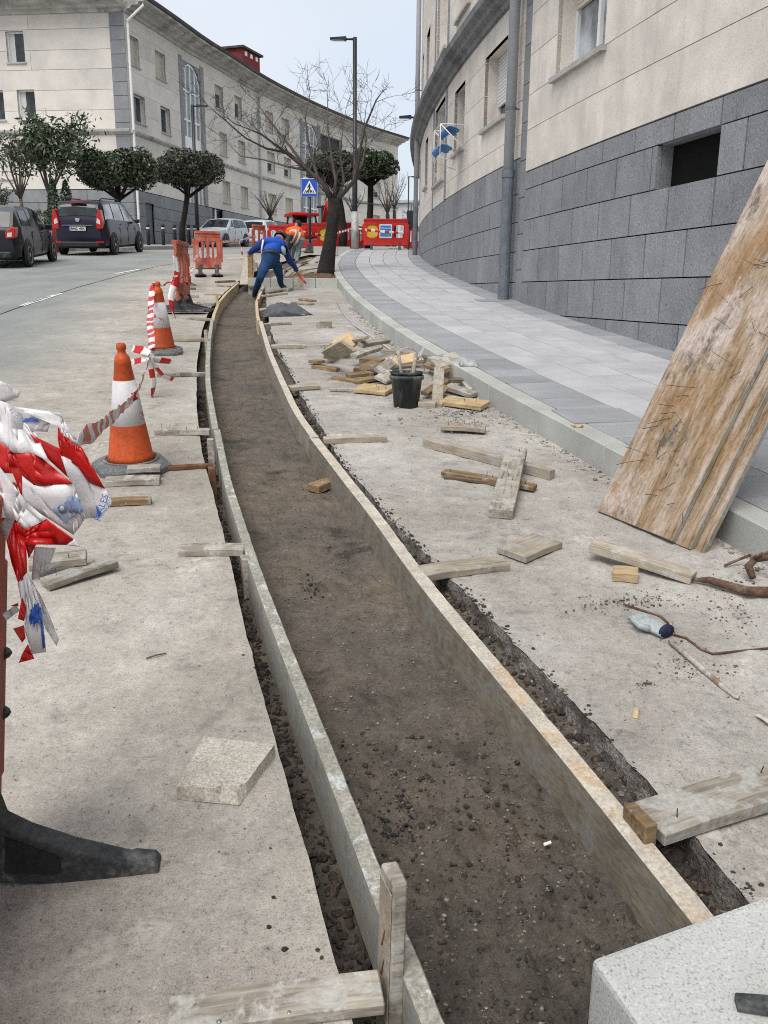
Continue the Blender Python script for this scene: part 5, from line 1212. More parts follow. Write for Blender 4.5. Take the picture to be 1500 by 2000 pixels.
# crumpled bundle at the left edge: facets of folded tape, given in crop pixels, at a real distance
def bundle():
    o3 = lambda x, y: (x/3.225, 700+y/3.225)
    nbp = thing('tape_bundle', 'crumpled bundle of red and white tape tied to the barrier at the left edge', 'barrier tape', atY(60, 980, 1.85))
    def facet(poly, col, layer, name='tape_fold', sub=3, off=0):
        bm = bmesh.new(); vs = []
        for x, y in poly:
            a, b = o3(x, y); vs.append(bm.verts.new(atY(a, b, 1.0)))
        f = bm.faces.new(vs); bmesh.ops.triangulate(bm, faces=[f])
        bmesh.ops.subdivide_edges(bm, edges=bm.edges, cuts=sub, use_grid_fill=True)
        bmesh.ops.triangulate(bm, faces=bm.faces)
        C0 = Vector((0, 0, CAM_Z))
        for v_ in bm.verts:
            d = v_.co-C0; k = 1.70+.02*layer+.06*mnoise.noise((d.x*9, d.z*9, layer*.35))+.03*abs(mnoise.noise((d.x*20+d.z*14, d.z*16-d.x*6, layer*1.7)))+.008*abs(mnoise.noise((d.x*60+d.z*40, d.z*50, layer)))
            v_.co = C0+d*(k+off)-Vector(nbp.location)
        me = bpy.data.meshes.new(name); bm.to_mesh(me); bm.free(); me.materials.append(M[col])
        o = link(bpy.data.objects.new(name, me), nbp); me.polygons.foreach_set('use_smooth', [True]*len(me.polygons)); m = o.modifiers.new('e', 'EDGE_SPLIT'); m.split_angle = R(22); m = o.modifiers.new('s', 'SOLIDIFY'); m.thickness = .0004; return o
    Wt, Rd = 'tape_white', 'tape_red'
    for poly, c, l in (
      ([(-60,150),(0,140),(60,165),(130,215),(115,245),(0,285),(-60,300)], Wt, -1), ([(-60,250),(0,265),(70,290),(230,480),(310,650),(220,605),(80,592),(0,525),(-60,500)], Wt, -.5),
      ([(75,310),(340,335),(300,462),(180,457),(130,380)], Wt, 1.5), ([(70,300),(385,345),(400,390),(515,555),(430,545),(365,430),(335,352),(120,325)], Wt, .5),
      ([(368,415),(460,540),(515,560),(662,822),(560,782),(490,682),(385,612),(362,500)], Rd, .3), ([(382,608),(512,672),(560,778),(664,820),(706,900),(702,922),(632,1000),(520,1012),(460,800),(400,660)], Wt, .6),
      ([(75,585),(230,598),(462,792),(215,805),(180,745),(30,540)], Rd, -1), ([(185,475),(380,570),(462,782),(310,640)], Rd, .9), ([(140,740),(215,800),(462,793),(540,1000),(505,1060),(462,1112),(280,992),(140,905)], Wt, -.3),
      ([(-60,500),(0,528),(45,560),(182,742),(235,862),(150,905),(80,725),(30,722),(-60,700)], Rd, .4), ([(-60,600),(0,685),(165,900),(292,1012),(160,1085),(100,1012),(20,1004),(-60,1000)], Wt, -1.6),
      ([(290,1008),(468,1140),(420,1175),(160,1172),(158,1080)], Rd, -1.7), ([(466,1136),(504,1187),(418,1176)], Wt, -1.7), ([(95,1015),(162,1060),(172,1352),(118,1425),(75,1300),(42,1150)], Rd, -1.2), ([(160,1165),(230,1170),(180,1262)], Rd, .2),
      ([(-40,980),(100,1008),(90,1040),(40,1150),(0,1060)], Wt, -.4), ([(172,1345),(205,1400),(262,1560),(292,1850),(200,1862),(180,1790),(152,1700),(160,1560),(112,1418)], Wt, -1.2), ([(138,1498),(166,1572),(152,1655),(113,1640)], Rd, -1.3), ([(83,1702),(150,1680),(162,1760),(140,1792)], Rd, -1.1),
      ([(175,1798),(217,1892),(118,1918),(140,1860)], Rd, -1.3), ([(215,1185),(352,1195),(302,1330),(198,1402)], Wt, 1.2), ([(203,1415),(262,1500),(372,1772),(356,1812),(285,1700)], Wt, .3), ([(15,1612),(100,1548),(124,1590),(40,1652)], Wt, 0), ([(60,1560),(112,1540),(118,1560)], Rd, -.2), ([(-20,570),(35,575),(55,720),(0,700)], Rd, 2)):
        facet(poly, c, l)
    # printed gear marks and letters, each lying just in front of its fold
    def gear(cx, cy, r, rot, sx, sy, mat, layer, half=False):
        pts = []; nt_ = 9
        for i in range(nt_):
            for da, rr in ((-.14, .8), (-.11, 1), (.11, 1), (.14, .8)):
                a = 2*math.pi*i/nt_+da
                if half and math.sin(a) > .1: continue
                x, y = r*rr*math.cos(a)*sx, r*rr*math.sin(a)*sy; pts.append((cx+x*math.cos(rot)-y*math.sin(rot), cy+x*math.sin(rot)+y*math.cos(rot)))
        facet(pts, mat, layer, 'gear_mark', 2, -.005)
    gear(465, 925, 62, .6, 1, .85, 'ink_grey', -.3); gear(192, 405, 55, 0, 1.05, .62, 'ink_blue', 1.5, True); gear(222, 1615, 62, .2, .62, 1.25, 'ink_blue', -1.2)
    for poly, m in (([(322,950),(345,938),(432,1030),(395,1042),(400,1030)], 'ink_grey'), ([(420,985),(432,1000),(470,975),(480,990),(430,1015),(412,996)], 'ink_grey'), ([(610,925),(640,985),(622,996),(606,940)], 'ink_blue')): facet(poly, m, -.3 if m == 'ink_grey' else .6, 'lettering', 2, -.005)
    n_ = 14; facet([(395+34*math.cos(2*math.pi*i/n_), 945+34*math.sin(2*math.pi*i/n_)) for i in range(n_)], 'ink_grey', -.3, 'lettering', 2, -.005); facet([(392+14*math.cos(2*math.pi*i/n_), 945+14*math.sin(2*math.pi*i/n_)) for i in range(n_)], Wt, -.3, 'lettering', 2, -.008)
    facet([(246,1590),(262,1600),(285,1820),(270,1830)], 'ink_blue', -1.2, 'lettering', 2, -.005)
    for txt, x, y, sz, rot, m in (('RIALES', 640, 940, .018, 68, 'ink_blue'), ('MATERIALES', 665, 928, .009, 68, 'ink_grey'), ('11 00 11', 682, 916, .009, 68, 'ink_grey'), ('ORONA', 250, 1740, .012, 80, 'ink_blue'), ('11 00', 92, 355, .012, -60, 'ink_grey')):
        if txt == 'ORONA': continue
        a, b = o3(x, y); p = atY(a, b, 1.64 if x > 600 else 1.60); me = text_mesh(txt, sz, M[m], .0004)
        o = shared('lettering', me, nbp); vd = (p-Vector((0, 0, CAM_Z))).normalized(); Rm = vd.to_track_quat('-Z', 'Y').to_matrix().to_4x4()
        o.matrix_basis = T(p-Vector(nbp.location)) @ Rm @ Rz(R(rot))
bundle()
# ================================================================== trees, plants, street furniture
def leafmat(name, a, b, c):
    g = NG(name); oi = g.n('ShaderNodeNewGeometry'); v = g.coord('World')
    n = g.noise(v, 1.6, 4, .6); r = g.ramp(oi.outputs['Random Per Island'], [(0, a), (.5, b), (1, c)])
    k = g.mix(r, g.ramp(n, [(.3, .65), (.7, 1.35)]), 1, 'MULTIPLY'); return g.done(k, .45, 0, .5)
M['leaf_dark'] = leafmat('leaf_dark', (.020, .032, .018), (.045, .064, .032), (.11, .135, .075))
M['leaf_brown'] = leafmat('leaf_brown', (.022, .030, .018), (.045, .052, .032), (.10, .088, .058))
M['leaf_green'] = leafmat('leaf_green', (.022, .036, .018), (.048, .072, .034), (.10, .13, .07))
M['bark'] = rough_mat('bark', (.024, .021, .018), .4, 5, 40, .4, .9, .95, stretch=(1, 1, .4), col2=(.05, .05, .036), lim=(.54, .68), bd=.02)
M['bark_pale'] = rough_mat('bark_pale', (.12, .10, .085), .3, 5, 40, .3, .6, .95, stretch=(1, 1, .4), bd=.02)
M['twig_m'] = plain('twig_m', (.075, .062, .055), .9)
def leaves(mb, c, n, size, r, inside, aspect=.45, up=.0):
    for _ in range(n):
        p = inside(r)
        if p is None: continue
        d = Vector((r.gauss(0, 1), r.gauss(0, 1), r.gauss(0, .7)+up)).normalized(); e = d.cross(Vector((r.gauss(0, 1), r.gauss(0, 1), r.gauss(0, 1)))).normalized()
        s = size*r.uniform(.6, 1.3); p = Vector(p)
        mb.add([p-d*s*.5, p+e*s*aspect*.5, p+d*s*.5, p-e*s*aspect*.5], [(0, 1, 2, 3)])
def clipped_tree(base, cpos, rx, rz, label, leaf='leaf_dark', n=5200, trunk=.14, seed=1, lobes=12, size=.13, flat=.55, group='clipped evergreen street trees', ry=None):
    r = random.Random(seed); t = thing('evergreen_tree', label, 'tree', base, group=group); c = Vector(cpos)-Vector(base)
    path_ = [(0, 0, -.1), (.03, 0, c.z*.25), (c.x*.4+.05, c.y*.4, c.z*.5), (c.x, c.y, c.z*.85), (c.x, c.y, c.z+rz*.2)]
    mb = MB(); mb.tube(path_, [trunk*1.25, trunk, trunk*.9, trunk*.8, trunk*.4], 10)
    for i in range(7):
        a = 2*math.pi*i/7+r.random(); mb.tube([(c.x, c.y, c.z-rz*.75), (c.x+rx*.4*math.cos(a), c.y+rx*.4*math.sin(a), c.z-rz*.45), (c.x+rx*.8*math.cos(a), c.y+rx*.8*math.sin(a), c.z-rz*.05)], [trunk*.5, trunk*.3, trunk*.12], 6)
    mb.build('trunk', M['bark'], t, True)
    cl = []
    for i in range(lobes*3):
        a = r.random()*6.28; q = r.random()**.45; h = r.uniform(-.35, .62)
        cl.append((Vector((c.x+rx*.74*q*math.cos(a), c.y+(ry or rx)*.74*q*math.sin(a), c.z+rz*.62*h*(1.1-.5*q))), r.uniform(.28, .42)*rx))
    def ins(r):
        p0, k = cl[r.randrange(len(cl))]; d = Vector((r.gauss(0, 1), r.gauss(0, 1), r.gauss(0, 1))).normalized()*k*(r.random()**.22)
        d.z *= .85; p = p0+d; q = p-c
        e = (q.x/rx)**2+(q.y/(ry or rx))**2; zt = q.z/rz
        if e+max(0, zt)**2 > 1.05 or zt < -flat*(1.2+.5*mnoise.noise((q.x*2, q.y*2, 1)))*1.3: return None
        return p
    m2 = MB(); leaves(m2, c, int(n*3.6), size, r, ins, .6); m2.build('crown', M[leaf], t, fix=False); return t
def tree_px(px, Ytr, ybase_px, cx, cy, wpx, hpx, label, **k):
    b = atY(px, ybase_px, Ytr); b.z = gz(Ytr)+.1; c = atY(cx, cy, Ytr); sc_ = Ytr*1.06/1700
    return clipped_tree(b, c, wpx*sc_/2, hpx*sc_/2, label, **k)
tree_px(223, 37, 430, 229, 334, 142, 126, 'broad clipped evergreen tree standing directly behind the dark people carrier', leaf='leaf_dark', seed=3, n=6500)
tree_px(356, 43.5, 470, 368, 335, 124, 110, 'brownish clipped evergreen tree beside the black bollards and the left lamp post', leaf='leaf_brown', seed=4, n=6500)
tree_px(669, 34, 480, 655, 330, 100, 86, 'dark clipped evergreen tree right behind the bare tree', leaf='leaf_dark', seed=5, n=4500, group='clipped evergreen street trees')
tree_px(719, 37, 470, 724, 326, 98, 84, 'round clipped evergreen tree right of the near lamp post above the notice barrier', leaf='leaf_dark', seed=6, n=4500)
def loose_tree(base, cpos, rx, rz, label, n, seed, size=.2, stems=1, lean=0, leaf='leaf_green', trunk=.09):
    r = random.Random(seed); t = thing('broadleaf_tree', label, 'tree', base); c = Vector(cpos)-Vector(base); mb = MB(); tips = []
    fk = Vector((c.x*.6, c.y*.6, c.z*.52))
    mb.tube([(0, 0, -.1), fk*.5+Vector((.04, 0, 0)), fk], [trunk*1.2, trunk, trunk*.85], 8)
    for i in range(9):
        a = 2*math.pi*i/9+r.random(); q = r.uniform(.3, .95); e = c+Vector((rx*q*math.cos(a), rx*q*math.sin(a), rz*r.uniform(-.4, .8)))
        m_ = fk.lerp(e, .5)+Vector((0, 0, -.12)); mb.tube([fk, m_, e], [trunk*.6, trunk*.35, .012], 6); tips += [e, m_.lerp(e, .5), m_.lerp(e, .8)]
        for _ in range(3): e2 = m_.lerp(e, r.uniform(.3, .9))+Vector((r.gauss(0, .3), r.gauss(0, .3), r.uniform(.1, .6)))*rx*.45; mb.tube([m_.lerp(e, .3), e2], [.02, .008], 5); tips.append(e2)
    mb.build('trunk', M['bark_pale'], t, True); m2 = MB()
    def ins(r):
        p = tips[r.randrange(len(tips))]; k = rx*.20; return p+Vector((r.gauss(0, k), r.gauss(0, k), r.gauss(0, k)))
    leaves(m2, c, n, size, r, ins, .32, .3); m2.build('crown', M[leaf], t, fix=False); return t
sc35 = 35*1.06/1700
b = atY(88, 430, 35); b.z = gz(35)+.1; loose_tree(b, atY(98, 288, 35), 1.35, 1.25, 'tall loose broadleaf tree with long glossy leaves in front of the gable wall', 2600, 11, .26)
b = atY(47, 430, 34); b.z = gz(34)+.1; loose_tree(b, atY(30, 300, 34), 1.1, .9, 'thin sparse tree with twiggy crown at the far left behind the black hatchback', 800, 12, .2, leaf='leaf_dark', trunk=.07)
b = atY(2, 430, 33); b.z = gz(33)+.1; loose_tree(b, atY(-6, 385, 33), .5, .5, 'small dark shrub at the left edge above the black hatchback', 500, 13, .16, leaf='leaf_dark', trunk=.04)
def shrub(base, rx, h, label, n, seed, leaf='leaf_green', name='conical_shrub'):
    r = random.Random(seed); t = thing(name, label, 'shrub', base, group='conical shrubs in front of the gable wall'); MB().tube([(0, 0, -.1), (0, 0, h*.7)], [.04, .01], 6).build('stem', M['bark'], t)
    def ins(r):
        z = r.random()**1.3; a = r.random()*6.28; q = r.random()**.4*rx*(1-z)**.7*(1+.3*mnoise.noise((a*1.2, z*4, seed))); return (q*math.cos(a), q*math.sin(a), .05+z*h)
    m2 = MB(); leaves(m2, None, n, .13, r, ins, .5, .6); m2.build('foliage', M[leaf], t, fix=False)
for px, top, w_, l, sd in ((108, 352, .55, 'left conical evergreen shrub between the hedge and the gable wall', 1), (133, 354, .55, 'right conical evergreen shrub between the hedge and the gable wall', 2)):
    b = atY(px, 430, 33.5); b.z = gz(33.5); tp_ = atY(px, top, 33.5); shrub(b, w_, tp_.z-b.z, l, 1700, sd)
def hedge():
    a, b = atY(58, 420, 31.5), atY(121, 420, 33); r = random.Random(5); L_ = (b-a).length; zt = atY(90, 411, 32).z-gz(32)
    t = thing('hedge', 'dark clipped hedge behind the parked black cars', 'hedge', (a.x, a.y, gz(a.y)), math.atan2(b.y-a.y, b.x-a.x))
    def ins(r):
        x, y, z = r.uniform(-2.5, L_), r.uniform(-.45, .45), r.uniform(.02, zt); e = .08*mnoise.noise((x*2, z*2, 3))
        return (x, y, z) if abs(y) > .33+e or z > zt-.14+e or x > L_-.15 else None
    m2 = MB(); leaves(m2, None, 9000, .10, r, ins, .55); m2.build('foliage', M['leaf_green'], t, fix=False)
    m3 = MB()
    for i in range(5): m3.tube([(-2+i*.9, 0, -.1), (-2+i*.9, 0, zt*.8)], .03, 5)
    kind(m3.build('stems', M['bark'], t), 'stuff')
hedge()
def grow(mb, p, d, L, r, depth, rnd, up=.25, spread=.55):
    n = 4; pts = [p]; rads = [r]; q = Vector(p); dd = Vector(d)
    for i in range(n):
        dd = (dd+Vector((rnd.gauss(0, .16), rnd.gauss(0, .16), rnd.gauss(0, .12)+up*.12))).normalized(); q = q+dd*L/n; pts.append(q.copy()); rads.append(r*(1-.6*(i+1)/n))
    mb.tube(pts, rads, 6 if r > .02 else 4, caps=False)
    if depth <= 0: return
    for k in range(rnd.choice((2, 3, 3, 4))):
        i = rnd.randrange(1, n+1); a = Vector((rnd.gauss(0, 1), rnd.gauss(0, 1), rnd.gauss(.25, .7))).normalized()
        grow(mb, pts[i], (dd*(1-spread)+a*spread).normalized(), L*rnd.uniform(.55, .8), max(.004, rads[i]*.62), depth-1, rnd, up, spread)
def bare_tree(base, limbs, trunk_pts, trunk_r, label, seed, depth=2, name='bare_tree', lift=.25, minr=.02, bark='bark'):
    rnd = random.Random(seed); t = thing(name, label, 'tree', base); B = Vector(base)
    mb = MB(); mb.tube([Vector(p)-B for p in trunk_pts], trunk_r, 12); mb.build('trunk', M[bark], t, True)
    m2 = MB()
    for pts, r0, r1 in limbs:
        P = [Vector(p)-B for p in pts]; n = len(P); rr = [.78*(r0+(r1-r0)*i/(n-1)) for i in range(n)]; m2.tube(P, rr, 7)
        for i in range(1, n):
            for _ in range(2):
                k = rnd.random(); s = P[i-1].lerp(P[i], k); d0 = (P[i]-P[i-1]).normalized()
                a = Vector((rnd.gauss(0, 1), rnd.gauss(0, .8), rnd.gauss(.6, .6))).normalized()
                grow(m2, s, (d0*.45+a*.55).normalized(), (P[i]-P[i-1]).length*rnd.uniform(.7, 1.2), max(.005, rr[i]*.45), depth, rnd, lift)
        grow(m2, P[-1], (P[-1]-P[-2]).normalized(), (P[-1]-P[-2]).length, r1, depth, rnd, lift)
    m2.build('branches', M['twig_m'], t, True, fix=False); return t
Yt = 20.0; q = lambda x, y, dy=0: atY(x, y, Yt+dy)
base = q(638, 540); base.z = gz(Yt)+.1
tr = [base-Vector((0, 0, .1)), q(637, 525), q(645, 470), q(652, 425), q(652, 388)]
limbs = [([q(646, 388), q(632, 360), q(598, 330), q(556, 296, -.3), q(510, 262, -.6), q(470, 246, -.8)], .085, .012), ([q(600, 331), q(570, 290, .5), q(530, 240, .8), q(497, 195, 1)], .05, .01), ([q(640, 372), q(620, 345, .8), q(604, 290, 1.2), q(596, 230, 1.5), q(606, 180, 1.6)], .06, .010),
         ([q(652, 390), q(656, 350), q(648, 310, .4), q(640, 250, .6), q(640, 190, .8)], .06, .010), ([q(656, 392), q(675, 372), q(694, 350, -.3), q(700, 310, -.4), q(712, 250, -.5), q(735, 195, -.5), q(748, 178, -.5)], .075, .010), ([q(690, 352), q(708, 320, .6), q(716, 270, .9), q(700, 215, 1.2)], .045, .009),
         ([q(660, 388), q(672, 355, .9), q(664, 300, 1.4), q(672, 235, 1.8)], .05, .009), ([q(560, 298), q(520, 290, -.5), q(480, 270, -.9), q(440, 235, -1.2), q(405, 205, -1.4)], .035, .008), ([q(600, 333), q(560, 325, .3), q(515, 312, .6), q(470, 305, .9), q(440, 275, 1.2)], .035, .008)]
bare_tree(base, limbs, tr, [.25, .19, .14, .125, .13], 'big bare pollarded tree with thick black trunk in the tree bed', 21, 2)
def small_bare(px, Y, yb, yfork, span, top, label, seed, r0=.11, zoff=.1):
    b = atY(px, yb, Y); b.z = gz(Y)+zoff; f = atY(px, yfork, Y); s = span*Y/1700*1.05; h = (atY(px, top, Y)-f).z; rnd = random.Random(seed); L_ = []
    for i in range(6):
        a = 2*math.pi*i/6+rnd.random()*.6; k = rnd.uniform(.6, 1); L_.append(([f, f+Vector((s*.35*math.cos(a)*k, s*.35*math.sin(a)*k, h*.35)), f+Vector((s*.8*math.cos(a)*k, s*.8*math.sin(a)*k, h*.7)), f+Vector((s*math.cos(a)*k, s*math.sin(a)*k, h*rnd.uniform(.75, 1)))], r0*.45, .012))
    bare_tree(b, L_, [b-Vector((0, 0, .1)), b.lerp(f, .5)+Vector((.03, 0, 0)), f], [r0*1.2, r0, r0*.9], label, seed, 1)
small_bare(528, 55, 462, 425, 34, 372, 'small bare tree behind the white hatchback', 31, .16)
small_bare(757, 60, 450, 418, 34, 350, 'bare tree with spreading twigs rising behind the notice barrier', 32, .14)
small_bare(770, 66, 448, 410, 28, 345, 'slim bare tree farthest right behind the notice barrier', 33, .12)
small_bare(690, 55, 455, 420, 24, 375, 'small bare tree between the two dark trunks', 34, .12)
# ---- lamp posts
def lamp(px, Y, ytop, yb, label, dirx, arm=.75, r=(.085, .055), zoff=.1, low=None, head=.55):
    b = atY(px, yb, Y); b.z = gz(Y)+zoff; top = atY(px, ytop, Y); h = top.z-b.z
    t = thing('street_lamp', label, 'street lamp', b, group='street lamps with flat heads')
    MB().tube([(0, 0, -.1), (0, 0, h*.38), (0, 0, h*.385), (0, 0, h)], [r[0], r[0], r[1], r[1]], 12).build('pole', M['dark_paint'], t, True)
    MB().tube([(0, 0, h-.06), (dirx*arm*.5, 0, h-.05)], .035, 8).build('arm', M['dark_paint'], t, True)
    s = MB(); x0, x1 = dirx*arm*.35, dirx*(arm*.35+head); s.prism([(x0, h-.10), (x1, h-.07), (x1, h-.03), (x0, h+.01)], 1, -.13, .13); hd = s.build('luminaire', M['dark_paint'], t, bevel=.012)
    MB().box(((x0+x1)/2, 0, h-.095), (head*.7, .18, .015)).build('diffuser', M['glass_pale'], hd)
    if low: MB().tube([(0, 0, .0), (0, 0, low)], [r[0]+.045, r[0]+.03], 14).build('wrapping', M['wrap'], t, True)
    return t
M['wrap'] = rough_mat('wrap', (.36, .37, .37), .25, 5, 30, .2, .3, .5, col2=(.52, .52, .50), lim=(.5, .62))
lamp(693, 32.0, 73, 494, 'tall black street lamp with grey wrapping round its foot beside the bare tree', -1, .8, (.09, .07), KH, 1.25)
lamp(810, 32.2, 226, 494, 'black street lamp standing against the end of the right-hand wall', -1, .55, (.08, .04), KH, head=.42)
lamp(387, 46, 205, 475, 'black street lamp in front of the long block behind the brown clipped tree', 1, .6, (.10, .08), .12)
lamp(797, 85, 344, 440, 'thin distant street lamp above the notice barrier', 1, .7, (.08, .06), .0)
def bollard(px, y0, y1, label):
    Y = 43.0 if px < 340 else 45.5
    b = atY(px, y1, Y); b.z = gz(Y)+.12; h = .98; t = thing('bollard', label, 'bollard', b, group='black bollards along the left pavement')
    MB().lathe([(.085, -.05), (.085, .72), (.08, .73), (.08, .80), (.088, .81), (.088, .93), (.07, .965), (0, .98)], 14).build('post', M['dark_paint'], t, True)
    MB().lathe([(.081, .735), (.087, .737), (.087, .795), (.081, .797)], 14).build('white_band', M['white_paint'], t, True)
for px, l in ((291, 'leftmost black bollard with white band, in front of the grey door'), (320, 'second black bollard from the grey door'), (343, 'black bollard just left of the brown clipped tree trunk'), (370, 'black bollard just right of the brown clipped tree trunk'), (382, 'black bollard right beside the foot of the left lamp post')):
    bollard(px, 447, 484, l)
# ---- crossing sign
p = atY(606, 492, 33.2); p.z = gz(33.2); t = thing('crossing_sign', 'blue pedestrian crossing sign on a black post behind the worker in blue', 'road sign', p); hz = atY(605, 367, 33.2).z-p.z
MB().tube([(0, 0, 0), (0, 0, hz+.1)], .045, 10).build('post', M['dark_paint'], t, True)
f = MB(); f.prism([(-.22, 0), (.22, 0), (.06, .35), (-.06, .35)], 1, -.14, .14); f.build('foot', M['rubber'], t, bevel=.01)
pl = MB().box((0, -.06, hz), (.60, .02, .62)).build('sign_plate', M['white_paint'], t, bevel=.008)
MB().box((0, -.073, hz), (.575, .008, .595)).build('sign_face', plain('sign_blue2', (.008, .075, .45), .35), pl)
MB().prism([(-.25, hz-.20), (.25, hz-.20), (0, hz+.25)], 1, -.082, -.078).build('triangle', M['white_paint'], pl)
mb = MB()
for k in range(6): x = -.17+.068*k; mb.prism([(x-.018, hz-.18), (x+.012, hz-.18), (x+.012-x*.25, hz-.09), (x-.018-x*.25, hz-.09)], 1, -.088, -.084)
kind(mb.build('zebra_mark', M['black_plastic'], pl), 'stuff')
mb = MB(); mb.lathe([(0, -.001), (.026, -.001), (.026, .003), (0, .003)], 14, (0, -.086, hz+.12), Rx(R(90)).to_3x3())
for a, b, w_ in (((0, .10), (0, -.02), .03), ((0, -.02), (-.07, -.15), .018), ((0, -.02), (.06, -.15), .018), ((0, .08), (-.08, -.0), .012), ((0, .08), (.07, .0), .012)):
    d = Vector((b[0]-a[0], b[1]-a[1])).normalized(); nn = Vector((-d.y, d.x))*w_
    mb.prism([(a[0]+nn.x, hz+a[1]+nn.y), (b[0]+nn.x*.8, hz+b[1]+nn.y*.8), (b[0]-nn.x*.8, hz+b[1]-nn.y*.8), (a[0]-nn.x, hz+a[1]-nn.y)], 1, -.0905, -.0842)
mb.build('walking_figure', M['black_plastic'], pl)
# ---- signal post and wire by the right wall
p = atY(798, 498, 31.8); p.z = gz(31.8)+KH; q2 = atY(804, 396, 31.8)-p; t = thing('signal_post', 'thin leaning dark post with a signal box against the wall-side lamp post', 'signal post', p)
MB().tube([(0, 0, 0), q2], .028, 8).build('post', M['pipe_iron'], t, True); MB().box(q2*.70+Vector((0, -.02, 0)), (.28, .16, .42)).build('signal_box', M['dark_paint'], t, bevel=.02)
MB().box(q2*.52+Vector((.0, -.02, 0)), (.18, .14, .2)).build('junction_box', M['dark_paint'], t, bevel=.015)
tag(MB().tube([atY(693, 397, 32.0), atY(750, 399, 31.9), atY(804, 396, 31.8)], .012, 6).build('overhead_wire', M['dark_paint']), 'thin dark wire strung from the near lamp post to the signal post', 'wire')
# ---- drying rack with blue cloths at a first-floor window
sW = S(17.9); c = CR.off(sW, .0); nn = CR.at(sW)[2]; dd = CR.at(sW)[1]
t = thing('drying_rack', 'white folding drying rack with two blue cloths outside a right-hand window', 'drying rack', (c.x, c.y, 4.12)); N3 = Vector((nn.x, nn.y, 0))*.85; D3 = Vector((dd.x, dd.y, 0))*.75
fr = MB(); A0 = lambda n_, d_, z_: N3*n_+D3*d_+Vector((0, 0, z_))
for d_ in (-.5, .5): fr.tube([A0(.02, d_, -.05), A0(.62, d_, .42)], .010, 6); fr.tube([A0(.05, d_, .42), A0(.62, d_, .42)], .008, 6); fr.tube([A0(.62, d_, .42), A0(.62, d_, -.15), A0(.1, d_, -.28)], .008, 6)
for k in range(4): fr.tube([A0(.1+.17*k, -.5, .42), A0(.1+.17*k, .5, .42)], .006, 5)
fr.tube([A0(.62, -.5, -.15), A0(.62, .5, -.15)], .008, 6); fr.build('frame', M['white_paint'], t, True)
M['cloth_blue'] = rough_mat('cloth_blue', (.10, .25, .48), .2, 6, 60, .15, .1, .9)
for zz, n0, dl in ((.42, .30, .40), (.10, .45, .35)):
    mb = MB(); mb.grid(lambda i, j: A0(n0+.22*math.sin(math.pi*j/8-.6)+.015*math.sin(i*2.1), -.45+.9*i/12, zz-.02-.20*abs(j/8-.35)**1.2*1.2+.01*math.sin(i*1.3+j)), 12, 8)
    o = mb.build('blue_cloth', M['cloth_blue'], t, True); m = o.modifiers.new('s', 'SOLIDIFY'); m.thickness = .006
# manhole plates let into the paving
for px, py, l in ((1168, 812, 'square stone-filled manhole plate in the dark paving border beside the kerb'), (965, 587, 'flat rectangular manhole plate in the paving by the downpipe'), (755, 520, 'flat rectangular manhole plate far up the paving')):
    p = at(px, py, KH); o = MB().box((0, 0, 0), (.52, .40, .012)).build('manhole_cover', M['paver_dark'], None, bevel=.003); o.matrix_world = T(p.x, p.y, gz(p.y)+KH+.001) @ Rz(R(12)) @ Rx(math.atan(gs(p.y))); tag(o, l, 'manhole cover')
# red bin behind the people carrier
p = atY(115, 470, 31); p.z = gz(31)+.0; t = thing('litter_bin', 'red litter bin half hidden behind the left side of the people carrier', 'bin', p)
MB().lathe([(.17, 0), (.20, .75), (.21, .76), (.21, .80), (.19, .80)], 16).build('body', M['red_plastic'], t, True); MB().lathe([(.205, .80), (.16, .90), (0, .93)], 16).build('lid', M['red_plastic'], t, True)
# ================================================================== cars, digger, people
def carpaint(name, col, rough=.22):
    g = NG(name); v = g.coord('Object', rand=False); n = g.noise(v, 3, 4, .6); g.b.inputs['Coat Weight'].default_value = .2; g.b.inputs['Coat Roughness'].default_value = .06
    return g.done(g.ramp(n, [(.3, sc(col, .9)), (.7, sc(col, 1.12))]), rough, 0, .2)
M['paint_black'] = carpaint('paint_black', (.010, .011, .016)); M['paint_navy'] = carpaint('paint_navy', (.010, .010, .022)); M['paint_silver'] = carpaint('paint_silver', (.48, .52, .55), .3); M['paint_white'] = carpaint('paint_white', (.70, .72, .75))
M['car_glass'] = glass('car_glass', (.02, .024, .028), .04); M['tyre'] = plain('tyre', (.018, .018, .018), .8); M['rim'] = plain('rim', (.42, .43, .45), .35, .7)
M['lamp_red'] = plain('lamp_red', (.45, .012, .012), .2); M['lamp_clear'] = plain('lamp_clear', (.62, .62, .62), .15); M['plate'] = plain('plate', (.72, .72, .70), .4)
